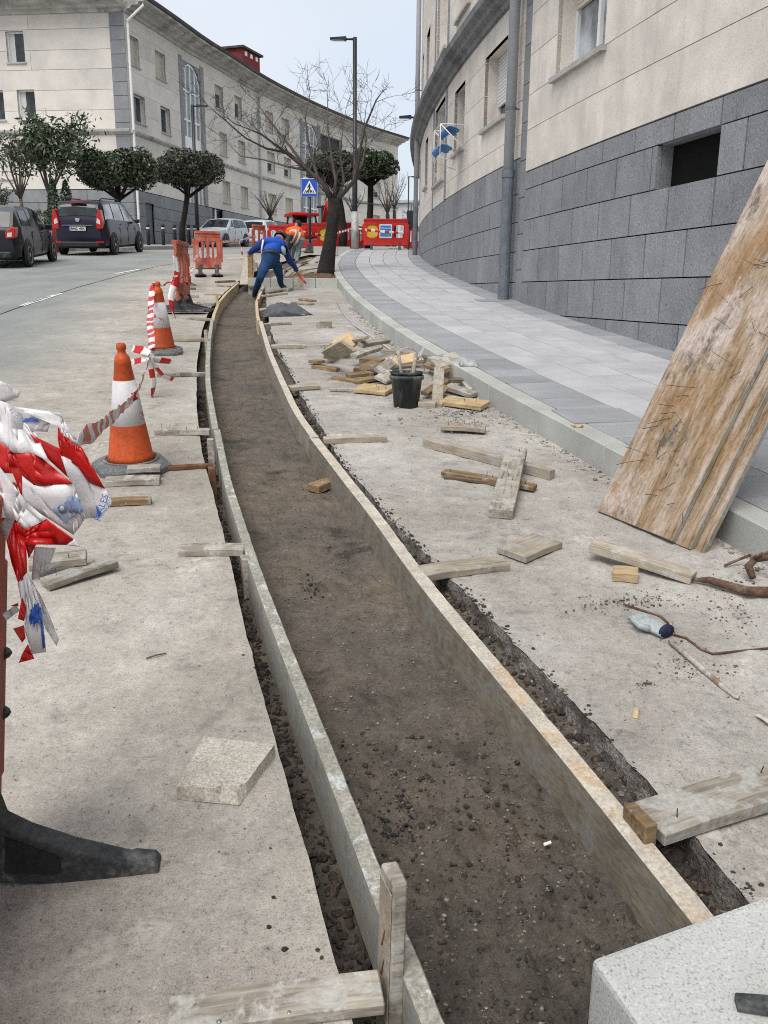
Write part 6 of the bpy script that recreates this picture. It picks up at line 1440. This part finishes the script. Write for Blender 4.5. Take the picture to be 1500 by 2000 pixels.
def car(p_rear, p_front, seen, label, L, W, H, paint, top, belt, rearwin, screen, sidewins, wb, tail='corner', facing=1, plate=None, extra=None, wheel_r=.31, xr=None, sglass='car_glass'):
    """p_rear/p_front: ground points of the two visible wheels; seen: +1 the car's left wheels, -1 its right wheels"""
    a, b = Vector(p_rear), Vector(p_front); d = (b-a); yaw = math.atan2(d.y, d.x); mid = (a+b)/2
    n = Vector((-math.sin(yaw), math.cos(yaw), 0)); org = mid-n*seen*(W/2-.10); org.z = gz(org.y)
    sl = math.atan(gs(org.y)*math.sin(yaw))
    t = thing('parked_car', label, 'car', org, group='cars parked along the left side', tilt=Rz(yaw) @ Ry(-sl))
    hw = W/2; fT, fB = interp(top), interp(belt); x0, x1 = top[0][0], top[-1][0]
    plan = interp([(x0, .80), (x0+.12, .90), (x0+.45, .98), (0, 1), (x1-.7, .97), (x1-.25, .86), (x1, .62)])
    def ring(x):
        w_ = hw*plan(x); zT = fT(x); zB = min(fB(x), zT-.015); e = min(1, (zT-zB)/.5); wr = w_*(.965-.20*e); zb = .20+(.10 if x < x0+.15 or x > x1-.2 else 0)
        return w_, zb, zB, wr, zT
    xs = sorted(set([x0+(x1-x0)*i/26 for i in range(27)]+[p[0] for p in top])); body = MB(); k = 13; vs = []
    for x in xs:
        w_, zb, zB, wr, zT = ring(x); m_ = (zb+zB)/2; half = [(w_*.86, zb), (w_*.97, zb+.08), (w_, m_), (w_*.965, zB), (wr*.5+w_*.4825, (zB+zT)/2) if zT-zB > .1 else (w_*.94, zB+.004), (wr, zT-.03 if zT-zB > .1 else zB+.008)]
        pts = [(-y, z) for y, z in half]+[(0, zT+.012)]+[(y, z) for y, z in half[::-1]]
        vs += [(x, y, z) for y, z in pts]
    fs = [(i*k+j, i*k+j+1, (i+1)*k+j+1, (i+1)*k+j) for i in range(len(xs)-1) for j in range(k-1)]+[(i*k+k-1, i*k, (i+1)*k, (i+1)*k+k-1) for i in range(len(xs)-1)]
    fs += [tuple(range(k))[::-1], tuple(range((len(xs)-1)*k, len(xs)*k))]; body.add(vs, fs); bo = body.build('body', M[paint], t, True)
    md = bo.modifiers.new('e', 'EDGE_SPLIT'); md.split_angle = R(38)
    def side(x, v, s, out=.006):
        w_, zb, zB, wr, zT = ring(x); y = w_*.965+(wr-w_*.965)*v; z = zB+(zT-.03-zB)*v; return (x, s*(y+out+.012*math.sin(math.pi*v)), z)
    for s in (-1, 1):
        for quad in sidewins:                             # (xa_low, xb_low, xa_high, xb_high, v0, v1)
            xa, xb, xc, xd, v0, v1 = quad; g_ = MB()
            g_.grid(lambda i, j: side((xa+(xc-xa)*j/4)*(1-i/6)+(xb+(xd-xb)*j/4)*i/6, v0+(v1-v0)*j/4, s), 6, 4); g_.build('side_window', M[sglass], t, True)
        for wx_ in (-wb/2+ (xr or 0), wb/2+(xr or 0)):
            MB().lathe([(.0, .0), (wheel_r+.075, .0), (wheel_r+.07, .02), (0, .022)], 24, (wx_, s*(hw*.985-.012), wheel_r+.01), Rx(R(-90*s)).to_3x3()).build('wheel_arch', M['tyre'], t, True)
            wh = MB().lathe([(wheel_r*.66, -.1), (wheel_r, -.09), (wheel_r, .045), (wheel_r*.97, .06), (wheel_r*.66, .05)], 24, (wx_, s*(hw-.035), wheel_r), Rx(R(-90*s)).to_3x3()).build('wheel', M['tyre'], t, True)
            rm_ = MB().lathe([(wheel_r*.70, .046), (wheel_r*.68, .056), (wheel_r*.60, .040), (.05, .050), (0, .052)], 20, (wx_, s*(hw-.035), wheel_r), Rx(R(-90*s)).to_3x3())
            rm_.build('rim', M['rim'], wh)
            h_ = MB()
            for q in range(5): a_ = 2*math.pi*(q+.5)/5; h_.box((wx_+math.cos(a_)*wheel_r*.40, s*(hw-.035+.052), wheel_r+math.sin(a_)*wheel_r*.40), (.07, .012, .07))
            kind(h_.build('spoke_gap', M['tyre'], wh), 'stuff')
        x = screen[1]-.22; w_, zb, zB, wr, zT = ring(x); mr = MB().box((x, s*(w_*.97+.11), zB+.06), (.10, .18, .12), jit=.01).build('mirror', M[paint], t, bevel=.03, seg=2)
        for hx in (-.55, .35): w_, zb, zB, wr, zT = ring(hx); MB().box((hx, s*(w_*.975+.01), zB-.09), (.17, .03, .025)).build('door_handle', M[paint], t, bevel=.006)
        sk = MB()
        for hx in (-.72, .10, .98):
            for i in range(5):
                za, zc = .3+.11*i, .3+.11*(i+1); w_, zb, zB, wr, zT = ring(hx); zc = min(zc, zB-.01)
                if zc > za: ya = w_*(1 if za < (zb+zB)/2 else .985); sk.box((hx, s*(w_*.992+.001), (za+zc)/2), (.010, .012, zc-za))
        kind(sk.build('door_gap', M['tyre'], t), 'stuff')
    def topq(xa, xb, inset, name, mat, out=.010, n=6, m_=8):
        g_ = MB()
        def P(i, j):
            x = xa+(xb-xa)*i/n; w_, zb, zB, wr, zT = ring(x); u = -1+2*j/m_; y = u*(wr-inset); base_z = (zT+.012)-(.042)*abs(u)**1.0 if zT-zB > .1 else zT+.012-.02*abs(u)
            d_ = Vector((-(fT(x+.03)-fT(x-.03))/.06, 0, 1)).normalized()*out; return (x+d_.x, y, base_z+d_.z)
        g_.grid(P, n, m_); return g_.build(name, M[mat], t, True)
    topq(rearwin[0], rearwin[1], .07, 'rear_window', 'car_glass', .014); topq(screen[0], screen[1], .06, 'windscreen', 'car_glass', .014)
    for s in (-1, 1):
        w_, zb, zB, wr, zT = ring(x0+.10)
        if tail == 'tall': MB().prism([(s*(w_-.17), .78), (s*(w_-.02), .80), (s*(w_+.02), 1.02), (s*(w_-.03), 1.36), (s*(w_-.10), 1.36), (s*(w_-.19), 1.05)], 0, x0-.02, x0+.22).build('tail_light', M['lamp_red'], t, bevel=.012); MB().prism([(s*(w_-.17), .97), (s*(w_-.05), .93), (s*(w_-.05), 1.05), (s*(w_-.13), 1.12)], 0, x0-.028, x0-.01).build('reversing_light', M['lamp_clear'], t)
        else: MB().prism([(s*(w_-.22), .70), (s*(w_+.0), .74), (s*(w_+.025), .98), (s*(w_-.06), 1.0), (s*(w_-.24), .86)], 0, x0-.03, x0+.26).build('tail_light', M['lamp_red'], t, bevel=.02); MB().prism([(s*(w_-.19), .76), (s*(w_-.08), .77), (s*(w_-.06), .87), (s*(w_-.17), .86)], 0, x0-.036, x0-.02).build('reversing_light', M['lamp_clear'], t)
        w_, zb, zB, wr, zT = ring(x1-.22); MB().prism([(s*(w_-.34), .60), (s*(w_-.02), .66), (s*(w_-.0), .82), (s*(w_-.12), .80), (s*(w_-.34), .68)], 0, x1-.36, x1-.06).build('headlight', M['lamp_clear'], t, bevel=.02)
    MB().box((x0-.015, 0, .33), (.10, W*.74, .16)).build('rear_bumper', M['black_plastic' if paint != 'paint_white' else paint], t, bevel=.03)
    MB().box((x1-.02, 0, .36), (.10, W*.5, .14)).build('grille', M['tyre'], t, bevel=.03)
    pz = .80 if plate else .62
    pl_ = MB().box((x0-.075+.03, 0, pz), (.03, .52, .115)).build('number_plate', M['plate'], t); MB().box((x1+.035, 0, .42), (.012, .52, .115)).build('number_plate', M['plate'], t)
    if plate:
        MB().box((x0-.062, .235, pz), (.008, .04, .11)).build('blue_strip', M['ink_blue'], pl_)
        o = shared('lettering', text_mesh(plate, .105, M['black_plastic'], .002, .002), pl_, T(x0-.065, -.02, pz) @ Rz(R(-90)) @ Rx(R(90)))
    if extra: extra(t, ring, x0, x1, fT)
    return t
hb_top = [(-1.98, .50), (-1.95, .82), (-1.90, .98), (-1.60, 1.38), (-1.3, 1.46), (-.35, 1.49), (.20, 1.43), (.95, .99), (1.5, .88), (1.85, .74), (1.98, .50)]
hb_belt = [(-1.98, .80), (-1.6, .98), (0, .92), (1.0, .88), (2, .8)]
hb_win = [(-1.48, -.78, -1.33, -.72, .10, .86), (-.72, .10, -.66, .02, .08, .90), (.18, .86, .10, .22, .06, .90)]
car(at(54, 521), atY(99, 512, at(54, 521).y+2.35), -1, 'black hatchback parked at the left edge, seen from behind', 3.96, 1.70, 1.49, 'paint_black', hb_top, hb_belt, (-1.88, -1.62), (.24, .92), hb_win, 2.49)
mv_top = [(-2.24, .45), (-2.22, .95), (-2.16, 1.10), (-2.02, 1.52), (-1.85, 1.64), (-1.0, 1.68), (0.1, 1.66), (.50, 1.56), (1.25, 1.08), (1.8, .98), (2.12, .84), (2.24, .5)]
mv_belt = [(-2.24, .90), (-1.9, 1.05), (0, 1.0), (1.3, .97), (2.2, .9)]
mv_win = [(-1.95, -1.22, -1.80, -1.16, .08, .84), (-1.12, -.20, -1.08, -.22, .06, .88), (-.10, .98, -.14, .42, .05, .88)]
def mpv_extra(t, ring, x0, x1, fT):
    for s in (-1, 1): MB().tube([(-1.75, s*.60, 1.66), (-1.6, s*.61, 1.71), (-.1, s*.61, 1.71), (.15, s*.60, 1.67)], .02, 8).build('roof_rail', M['black_plastic'], t, True)
    MB().prism([(-.08, 1.10), (.08, 1.10), (.05, .995), (-.05, .995)], 0, x0-.03+.03, x0+.0+.06).build('emblem', M['rim'], t, bevel=.01)
    MB().box((x0-.01, 0, .895), (.05, .95, .03)).build('trim_bar', M['lead'], t, bevel=.005)
    for k, c in enumerate('LODGY'): shared('lettering', text_mesh(c, .05, M['rim'], .002), t, T(x0-.04, .20-.10*k, .90) @ Rz(R(-90)) @ Rx(R(90)))
    for s in (-1, 1): MB().box((x0-.03, s*.66, .40), (.05, .22, .05)).build('reflector', M['lamp_red'], t)
    MB().box((x0+.16, 0, 1.60), (.16, .5, .03)).build('brake_light', M['lamp_red'], t)
pm_ = atY(223, 503, 29.6)
car(pm_, atY(269, 499, 29.6+2.65), -1, 'dark navy people carrier with a white number plate, seen from behind', 4.5, 1.75, 1.68, 'paint_navy', mv_top, mv_belt, (-2.13, -1.95), (.55, 1.22), mv_win, 2.81, 'tall', plate='8462 HSK', sglass='glass_pale', extra=mpv_extra)  # pale side glass has the bright sky painted into its colour
def gY(px, py, Y): p_ = atY(px, py, Y); p_.z = gz(Y); return p_
car(gY(475, 481.5, 50.6), gY(444, 484.5, 48.6), 1, 'silver hatchback facing the camera, parked under the long block', 4.03, 1.75, 1.47, 'paint_silver', hb_top, hb_belt, (-1.88, -1.62), (.24, .92), hb_win, 2.54)
pw = at(475, 481.5); dv = Vector((.45, .9, 0)).normalized(); a = pw+dv*2.0+Vector((.9, 0, 0)); 
car(gY(526, 474, 53.0), gY(550, 470, 55.2), -1, 'white hatchback seen from behind, parked beyond the silver car', 3.95, 1.72, 1.48, 'paint_white', hb_top, hb_belt, (-1.88, -1.62), (.24, .92), hb_win, 2.5)
# ---- red digger behind the workers
p = atY(590, 478, 37); p.z = gz(37); t = thing('mini_digger', 'red mini digger with a framed cab behind the orange workers', 'digger', p, R(20))
for s in (-.55, .55): MB().prism([(-.8, .12), (-.7, .02), (.7, .02), (.8, .12), (.8, .34), (.7, .42), (-.7, .42), (-.8, .34)], 0, s-.16, s+.16).build('track', M['rubber'], t, bevel=.03)
MB().box((0, .05, .78), (1.25, 1.5, .55)).build('body', M['red_plastic'], t, bevel=.08, seg=2)
zr_ = atY(588, 420, 37).z-p.z
fr = MB()
for x in (-.48, .48):
    for y in (-.5, .55): fr.tube([(x, y, 1.0), (x*.92, y*.9, zr_-.05)], .04, 6)
fr.tube([(.52, -.4, 1.7), (1.05, -.45, 1.75)], .05, 6); fr.tube([(1.05, -.45, 1.8), (1.05, -.45, .9)], .05, 6); kind(fr.build('cab_frame', M['dark_paint'], t, True), 'stuff')
MB().box((0, .03, zr_), (1.15, 1.25, .12)).build('cab_roof', M['red_plastic'], t, bevel=.04, seg=2); MB().box((0, .25, 1.25), (.5, .45, .55)).build('seat', M['black_plastic'], t, bevel=.06)
MB().prism([(-.2, .9), (-1.1, 1.9), (-1.7, 1.3), (-1.75, .5), (-1.6, .5), (-1.55, 1.25), (-1.08, 1.68), (0, .75)], 0, .7, .86).build('boom', M['red_plastic'], t, bevel=.02)
# ---- people
M['skin'] = plain('skin', (.42, .23, .16), .55); M['jacket'] = rough_mat('jacket', (.008, .075, .42), .25, 6, 60, .12, .2, .8); M['jacket_navy'] = rough_mat('jacket_navy', (.012, .03, .16), .25, 6, 60, .12, .2, .8); M['jeans'] = rough_mat('jeans', (.010, .045, .12), .35, 7, 80, .15, .2, .9)
M['hair'] = plain('hair', (.012, .010, .009), .7); M['boot'] = plain('boot', (.10, .085, .07), .8, var=.3); M['hivis'] = rough_mat('hivis', (.85, .13, .02), .15, 6, 60, .1, .1, .7); M['trousers'] = rough_mat('trousers', (.22, .27, .29), .2, 7, 70, .12, .1, .9); M['dark_cloth'] = rough_mat('dark_cloth', (.05, .06, .065), .25, 7, 70, .12, .1, .9); M['silver_tape'] = plain('silver_tape', (.45, .46, .46), .4); M['pale_blue'] = plain('pale_blue', (.30, .42, .52), .8); M['leather'] = plain('leather', (.03, .022, .018), .6)
def person(label, J, bones, mats, rad, loc, hands=(), group=None):
    """J: joint -> world point; bones: (a, b, material index); rad: joint -> radius. One continuous skinned body."""
    t = thing('person', label, 'person', loc, group=group); names = list(J); idx = {n: i for i, n in enumerate(names)}
    vs = [Vector(J[n])-Vector(loc) for n in names]; rs = [rad[n] for n in names]; es = [(idx[a], idx[b]) for a, b, _ in bones]; seg = [(vs[idx[a]], vs[idx[b]], m) for a, b, m in bones]
    for hn, fn, sideways, mi in hands:                      # palm joint, forearm joint, thumb direction
        p0, p1 = vs[idx[fn]], vs[idx[hn]]; d = (p1-p0).normalized(); s = Vector(sideways); s = (s-d*s.dot(d)).normalized(); u = d.cross(s)
        for k, (o_, L_) in enumerate(((-.030, .062), (-.010, .078), (.010, .074), (.030, .058))):
            base = len(vs); vs += [p1+s*o_*.9+d*.035, p1+s*o_+d*(.035+L_*.55)-u*.012, p1+s*o_+d*(.035+L_)-u*.035]; rs += [.012, .010, .008]
            es += [(idx[hn], base), (base, base+1), (base+1, base+2)]; seg += [(vs[base], vs[base+2], mi)]
        base = len(vs); vs += [p1-s*.042+d*.012, p1-s*.062+d*.048-u*.015]; rs += [.013, .009]; es += [(idx[hn], base), (base, base+1)]; seg += [(vs[base], vs[base+1], mi)]
    me = bpy.data.meshes.new('body'); me.from_pydata([tuple(v) for v in vs], es, []); o = link(bpy.data.objects.new('body', me), t)
    sk = o.modifiers.new('skin', 'SKIN'); sk.use_smooth_shade = True; sb = o.modifiers.new('sub', 'SUBSURF'); sb.levels = 2; sb.render_levels = 2
    for i, v in enumerate(me.skin_vertices[0].data): v.radius = (rs[i], rs[i]); v.use_root = (i == idx['pelvis'])
    me2 = bpy.data.meshes.new_from_object(o.evaluated_get(bpy.context.evaluated_depsgraph_get())); o.modifiers.clear(); o.data = me2; me2.name = 'body'; me2.materials.clear()
    for m in mats: me2.materials.append(M[m])
    nn_ = [v.normal.copy() for v in me2.vertices]
    for v, q in zip(me2.vertices, nn_):                     # folds of the cloth
        v.co += q*(.012*mnoise.noise(v.co*9)+.008*mnoise.noise(v.co*23))
    for f in me2.polygons:
        c = f.center; best = None
        for a, b, m in seg:
            ab = b-a; k = max(0, min(1, (c-a).dot(ab)/max(1e-9, ab.length_squared))); dist = (c-a-ab*k).length
            if best is None or dist < best[0]: best = (dist, m)
        f.material_index = best[1]; f.use_smooth = True
    return t
def hair_cap(t, c, r, up, fwd):
    z = Vector(up).normalized(); y = Vector(fwd); y = (y-z*y.dot(z)).normalized(); x = y.cross(z); Mx = Matrix((x, y, z)).transposed(); mb = MB(); vs = []; nu, nv = 14, 7
    c = Vector(c)-Vector(t.location)
    mb.grid(lambda i, j: c+Mx @ Vector((lambda a, b: (math.cos(a)*math.sin(b), math.sin(a)*math.sin(b)*1.12-.08, math.cos(b)*1.05))(2*math.pi*i/nu, (.01+1.0*j/nv)*(1.55-.5*math.sin(2*math.pi*i/nu))))*r*(1+.04*mnoise.noise((i*1.7, j*1.3, 2))), nu, nv)
    mb.build('hair', M['hair'], t, True)
# worker in blue, bending over the bed kerb, seen from behind
Pt = lambda x, y, Y: atY(x, y, Y)
gl = at(497, 583, -.13); gr = at(549, 567)
J = {'pelvis': Pt(529, 506, 16.75), 'waist': Pt(529, 497, 16.8), 'chest': Pt(532, 482, 17.0), 'upper': Pt(537, 474, 17.12), 'neck': Pt(543, 470, 17.22), 'head': Pt(546, 464, 17.32), 'crown': Pt(547, 460, 17.42),
     'hipL': Pt(520, 511, 16.7), 'kneeL': Pt(509, 541, 16.3), 'ankL': gl+Vector((.0, .05, .09)), 'toeL': gl+Vector((-.02, .16, .04)), 'hipR': Pt(539, 511, 16.8), 'kneeR': Pt(546, 537, 17.05), 'ankR': gr+Vector((0, .02, .09)), 'toeR': gr+Vector((.09, .10, .04)),
     'shL': Pt(514, 476, 17.0), 'elL': Pt(494, 489, 17.0), 'wrL': Pt(488, 494, 17.25), 'haL': Pt(488, 500, 17.32), 'shR': Pt(553, 481, 17.05), 'elR': Pt(566, 509, 17.2), 'wrR': Pt(580, 529, 17.35), 'haR': Pt(586, 537, 17.38)}
bones = [('pelvis','waist',1),('waist','chest',0),('chest','upper',0),('upper','neck',0),('neck','head',2),('head','crown',3),('pelvis','hipL',1),('hipL','kneeL',1),('kneeL','ankL',1),('ankL','toeL',4),('pelvis','hipR',1),('hipR','kneeR',1),('kneeR','ankR',1),('ankR','toeR',4),('upper','shL',0),('shL','elL',5),('elL','wrL',5),('wrL','haL',2),('upper','shR',0),('shR','elR',5),('elR','wrR',5),('wrR','haR',2)]
rad = dict(pelvis=.165, waist=.16, chest=.205, upper=.175, neck=.065, head=.095, crown=.08, hipL=.115, kneeL=.075, ankL=.055, toeL=.04, hipR=.115, kneeR=.075, ankR=.055, toeR=.04, shL=.085, elL=.062, wrL=.045, haL=.035, shR=.085, elR=.062, wrR=.042, haR=.035)
w1 = person('worker in blue jacket and jeans bending over the kerb with one arm reaching down', J, bones, ['jacket', 'jeans', 'skin', 'hair', 'boot', 'jacket_navy'], rad, (gr.x-.2, gr.y, gz(gr.y)), hands=(('haL', 'elL', (1, 0, 0), 2), ('haR', 'elR', (1, 0, .2), 2)))
hair_cap(w1, J['head'], .106, J['crown']-J['head'], (0, 1, -.3))
b = MB(); c = Vector(J['waist']).lerp(J['pelvis'], .35)-w1.location
b.lathe([(.172, -.02), (.176, -.015), (.176, .015), (.172, .02)], 20, c, frame3((1, 0, 0), Vector(J['waist'])-Vector(J['pelvis']))); b.build('belt', M['leather'], w1, True)
a0 = Vector(J['shR'])-w1.location; MB().tube([a0+Vector((-.05, -.06, -.0)), a0+Vector((.01, -.08, -.07)), a0+Vector((.03, -.075, -.16))], [.05, .055, .03], 8).build('shoulder_patch', M['pale_blue'], w1, True)
a0 = Vector(J['chest'])-w1.location; MB().tube([a0+Vector((-.15, -.12, .12)), a0+Vector((-.185, -.11, -.05)), a0+Vector((-.19, -.05, -.2))], .018, 6).build('stripe', M['white_paint'], w1, True)
o = plank(Pt(583, 561, 17.38), Pt(582, 541, 17.40), .20, .05, 'wood_pale', 'pale wooden block held upright against the bed kerb by the worker in blue', cat='block', name='wood_block')
o = MB().tube([Pt(583, 537, 17.30), Pt(590, 545, 17.2), Pt(597, 553, 17.12)], [.02, .022, .018], 8).build('hammer_handle', M['lamp_red'], None, True); tag(o, 'red tool handle in the right hand of the worker in blue', 'tool')
# workers in orange
def orange(label, hip, sh, head, kneeL, footL, kneeR, footR, elL, haL, elR, haR, trs, loc, vest=True):
    hip, sh, head = Vector(hip), Vector(sh), Vector(head); sd = Vector((.0, .17, 0)) if abs(head.x-hip.x) > .2 else Vector((.18, 0, 0))
    J = {'pelvis': hip, 'waist': hip.lerp(sh, .3), 'chest': hip.lerp(sh, .7), 'upper': sh, 'neck': sh.lerp(head, .55), 'head': head, 'crown': head+(head-sh).normalized()*.06, 'nose': head+Vector((-.06, -.03, -.09)),
         'hipL': hip+sd*-.5, 'kneeL': kneeL, 'ankL': Vector(footL)+Vector((0, 0, .08)), 'toeL': Vector(footL)+Vector((-.12, -.02, .04)), 'hipR': hip+sd*.5, 'kneeR': kneeR, 'ankR': Vector(footR)+Vector((0, 0, .08)), 'toeR': Vector(footR)+Vector((-.12, 0, .04)),
         'shL': sh-sd*1.05, 'elL': elL, 'wrL': Vector(elL).lerp(Vector(haL), .8), 'haL': haL, 'shR': sh+sd*1.05, 'elR': elR, 'wrR': Vector(elR).lerp(Vector(haR), .8), 'haR': haR}
    bn = [('pelvis','waist',1),('waist','chest',0),('chest','upper',0),('upper','neck',0),('neck','head',2),('head','crown',2),('head','nose',2),('pelvis','hipL',1),('hipL','kneeL',1),('kneeL','ankL',1),('ankL','toeL',3),('pelvis','hipR',1),('hipR','kneeR',1),('kneeR','ankR',1),('ankR','toeR',3),('upper','shL',0),('shL','elL',4),('elL','wrL',4),('wrL','haL',2),('upper','shR',0),('shR','elR',4),('elR','wrR',4),('wrR','haR',2)]
    rd = dict(pelvis=.155, waist=.15, chest=.175, upper=.14, neck=.062, head=.092, crown=.08, nose=.022, hipL=.105, kneeL=.07, ankL=.05, toeL=.04, hipR=.105, kneeR=.07, ankR=.05, toeR=.04, shL=.08, elL=.06, wrL=.042, haL=.034, shR=.08, elR=.06, wrR=.042, haR=.034)
    p_ = person(label, J, bn, ['hivis', trs, 'skin', 'boot', 'dark_cloth' if vest else 'hivis'], rd, loc, hands=(('haL', 'elL', (0, 1, 0), 2), ('haR', 'elR', (0, 1, 0), 2)))
    hair_cap(p_, head, .112, (head-sh)*.5+Vector((.04, 0, .10)), (-1, 0, -.4))
    b = MB(); ax = (sh-hip).normalized()
    for k in (.35, .72): b = MB(); b.lathe([(.188, -.025), (.193, -.02), (.193, .02), (.188, .025)], 18, hip.lerp(sh, k)-Vector(loc), frame3(ax.cross(Vector((.3, 1, .1))), ax)); b.build('reflective_strip', M['silver_tape'], p_, True)
    return p_
Yb = 25.0; gf = gz(Yb)
orange('worker in orange reflective vest and grey trousers bending down to the left', Pt(588, 470, Yb), Pt(567, 459, Yb-.1), Pt(555, 463, Yb-.15), Pt(583, 488, Yb+.05), Vector((Pt(580, 508, Yb).x, Yb-.1, gf)), Pt(574, 486, Yb+.3), Vector((Pt(566, 504, Yb).x, Yb+.4, gz(Yb+.4))), Pt(561, 476, Yb-.3), Pt(560, 490, Yb-.35), Pt(568, 477, Yb+.15), Pt(563, 491, Yb+.1), 'trousers', (Pt(580, 508, Yb).x, Yb, gf))
Yc = 28.5; gf = gz(Yc); xx = Pt(575, 460, Yc).x
orange('worker in orange jacket seen from behind, standing between the digger and the bending worker', Pt(575, 473, Yc), Pt(575, 450, Yc+.22), Pt(581, 437, Yc+.30), Vector((xx-.12, Yc-.05, gf+.5)), Vector((xx-.14, Yc, gf)), Vector((xx+.12, Yc-.05, gf+.5)), Vector((xx+.14, Yc+.1, gf)), Pt(559, 460, Yc+.2), Pt(560, 474, Yc+.35), Pt(592, 460, Yc+.2), Pt(589, 474, Yc+.35), 'dark_cloth', (xx, Yc, gf), vest=False)
# ---- timber around the workers
for a, b, w_, th_, m, l, o1, o2 in (((476, 557), (486, 523), .17, .03, 'wood_pale', 'whitish board leaning at the end of the left trench edge', .0, .30), ((490, 562), (494, 530), .10, .04, 'wood_brown', 'brown short board next to the leaning whitish board', .0, .22), ((553, 537), (626, 500), .05, .10, 'wood_pale', 'long pale formwork board running up the tree bed beyond the worker', .0, .0), ((500, 522), (512, 509), .05, .12, 'wood_pale', 'formwork board behind the left arm of the worker in blue', .0, .0), ((560, 545), (585, 528), .12, .03, 'wood_pale', 'broad pale board lying behind the bed kerb', .05, .12), ((590, 534), (628, 528), .14, .03, 'wood_pale', 'pale plank lying beside the tree trunk foot', .06, .06), ((518, 540), (556, 531), .10, .04, 'wood_pale', 'pale batten lying behind the legs of the worker in blue', .08, .08), ((505, 533), (545, 512), .06, .08, 'wood_brown', 'brown formwork board crossing behind the worker in blue', .05, .05), ((560, 530), (600, 512), .08, .03, 'wood_brown', 'narrow brown board in the middle of the tree bed', .02, .02)):
    ppx(a, b, w_, th_, m, l, o1, o2)
p = at(489, 561); o = MB().box((0, 0, .33), (.10, .09, .72), jit=.008).build('post', M['wood_brown'], None, bevel=.008); o.location = (p.x, p.y+.1, gz(p.y)); tag(o, 'upright rough wooden post gripped by the left hand of the worker in blue', 'post')
p = at(618, 512); rocks('stone', M['pebble_pale'], 1, lambda r: (p.x, p.y, p.z), .06, .07, .8, 77); o = bpy.data.objects['stone']; del o['kind']; tag(o, 'single pale stone lying in the tree bed left of the trunk', 'stone')
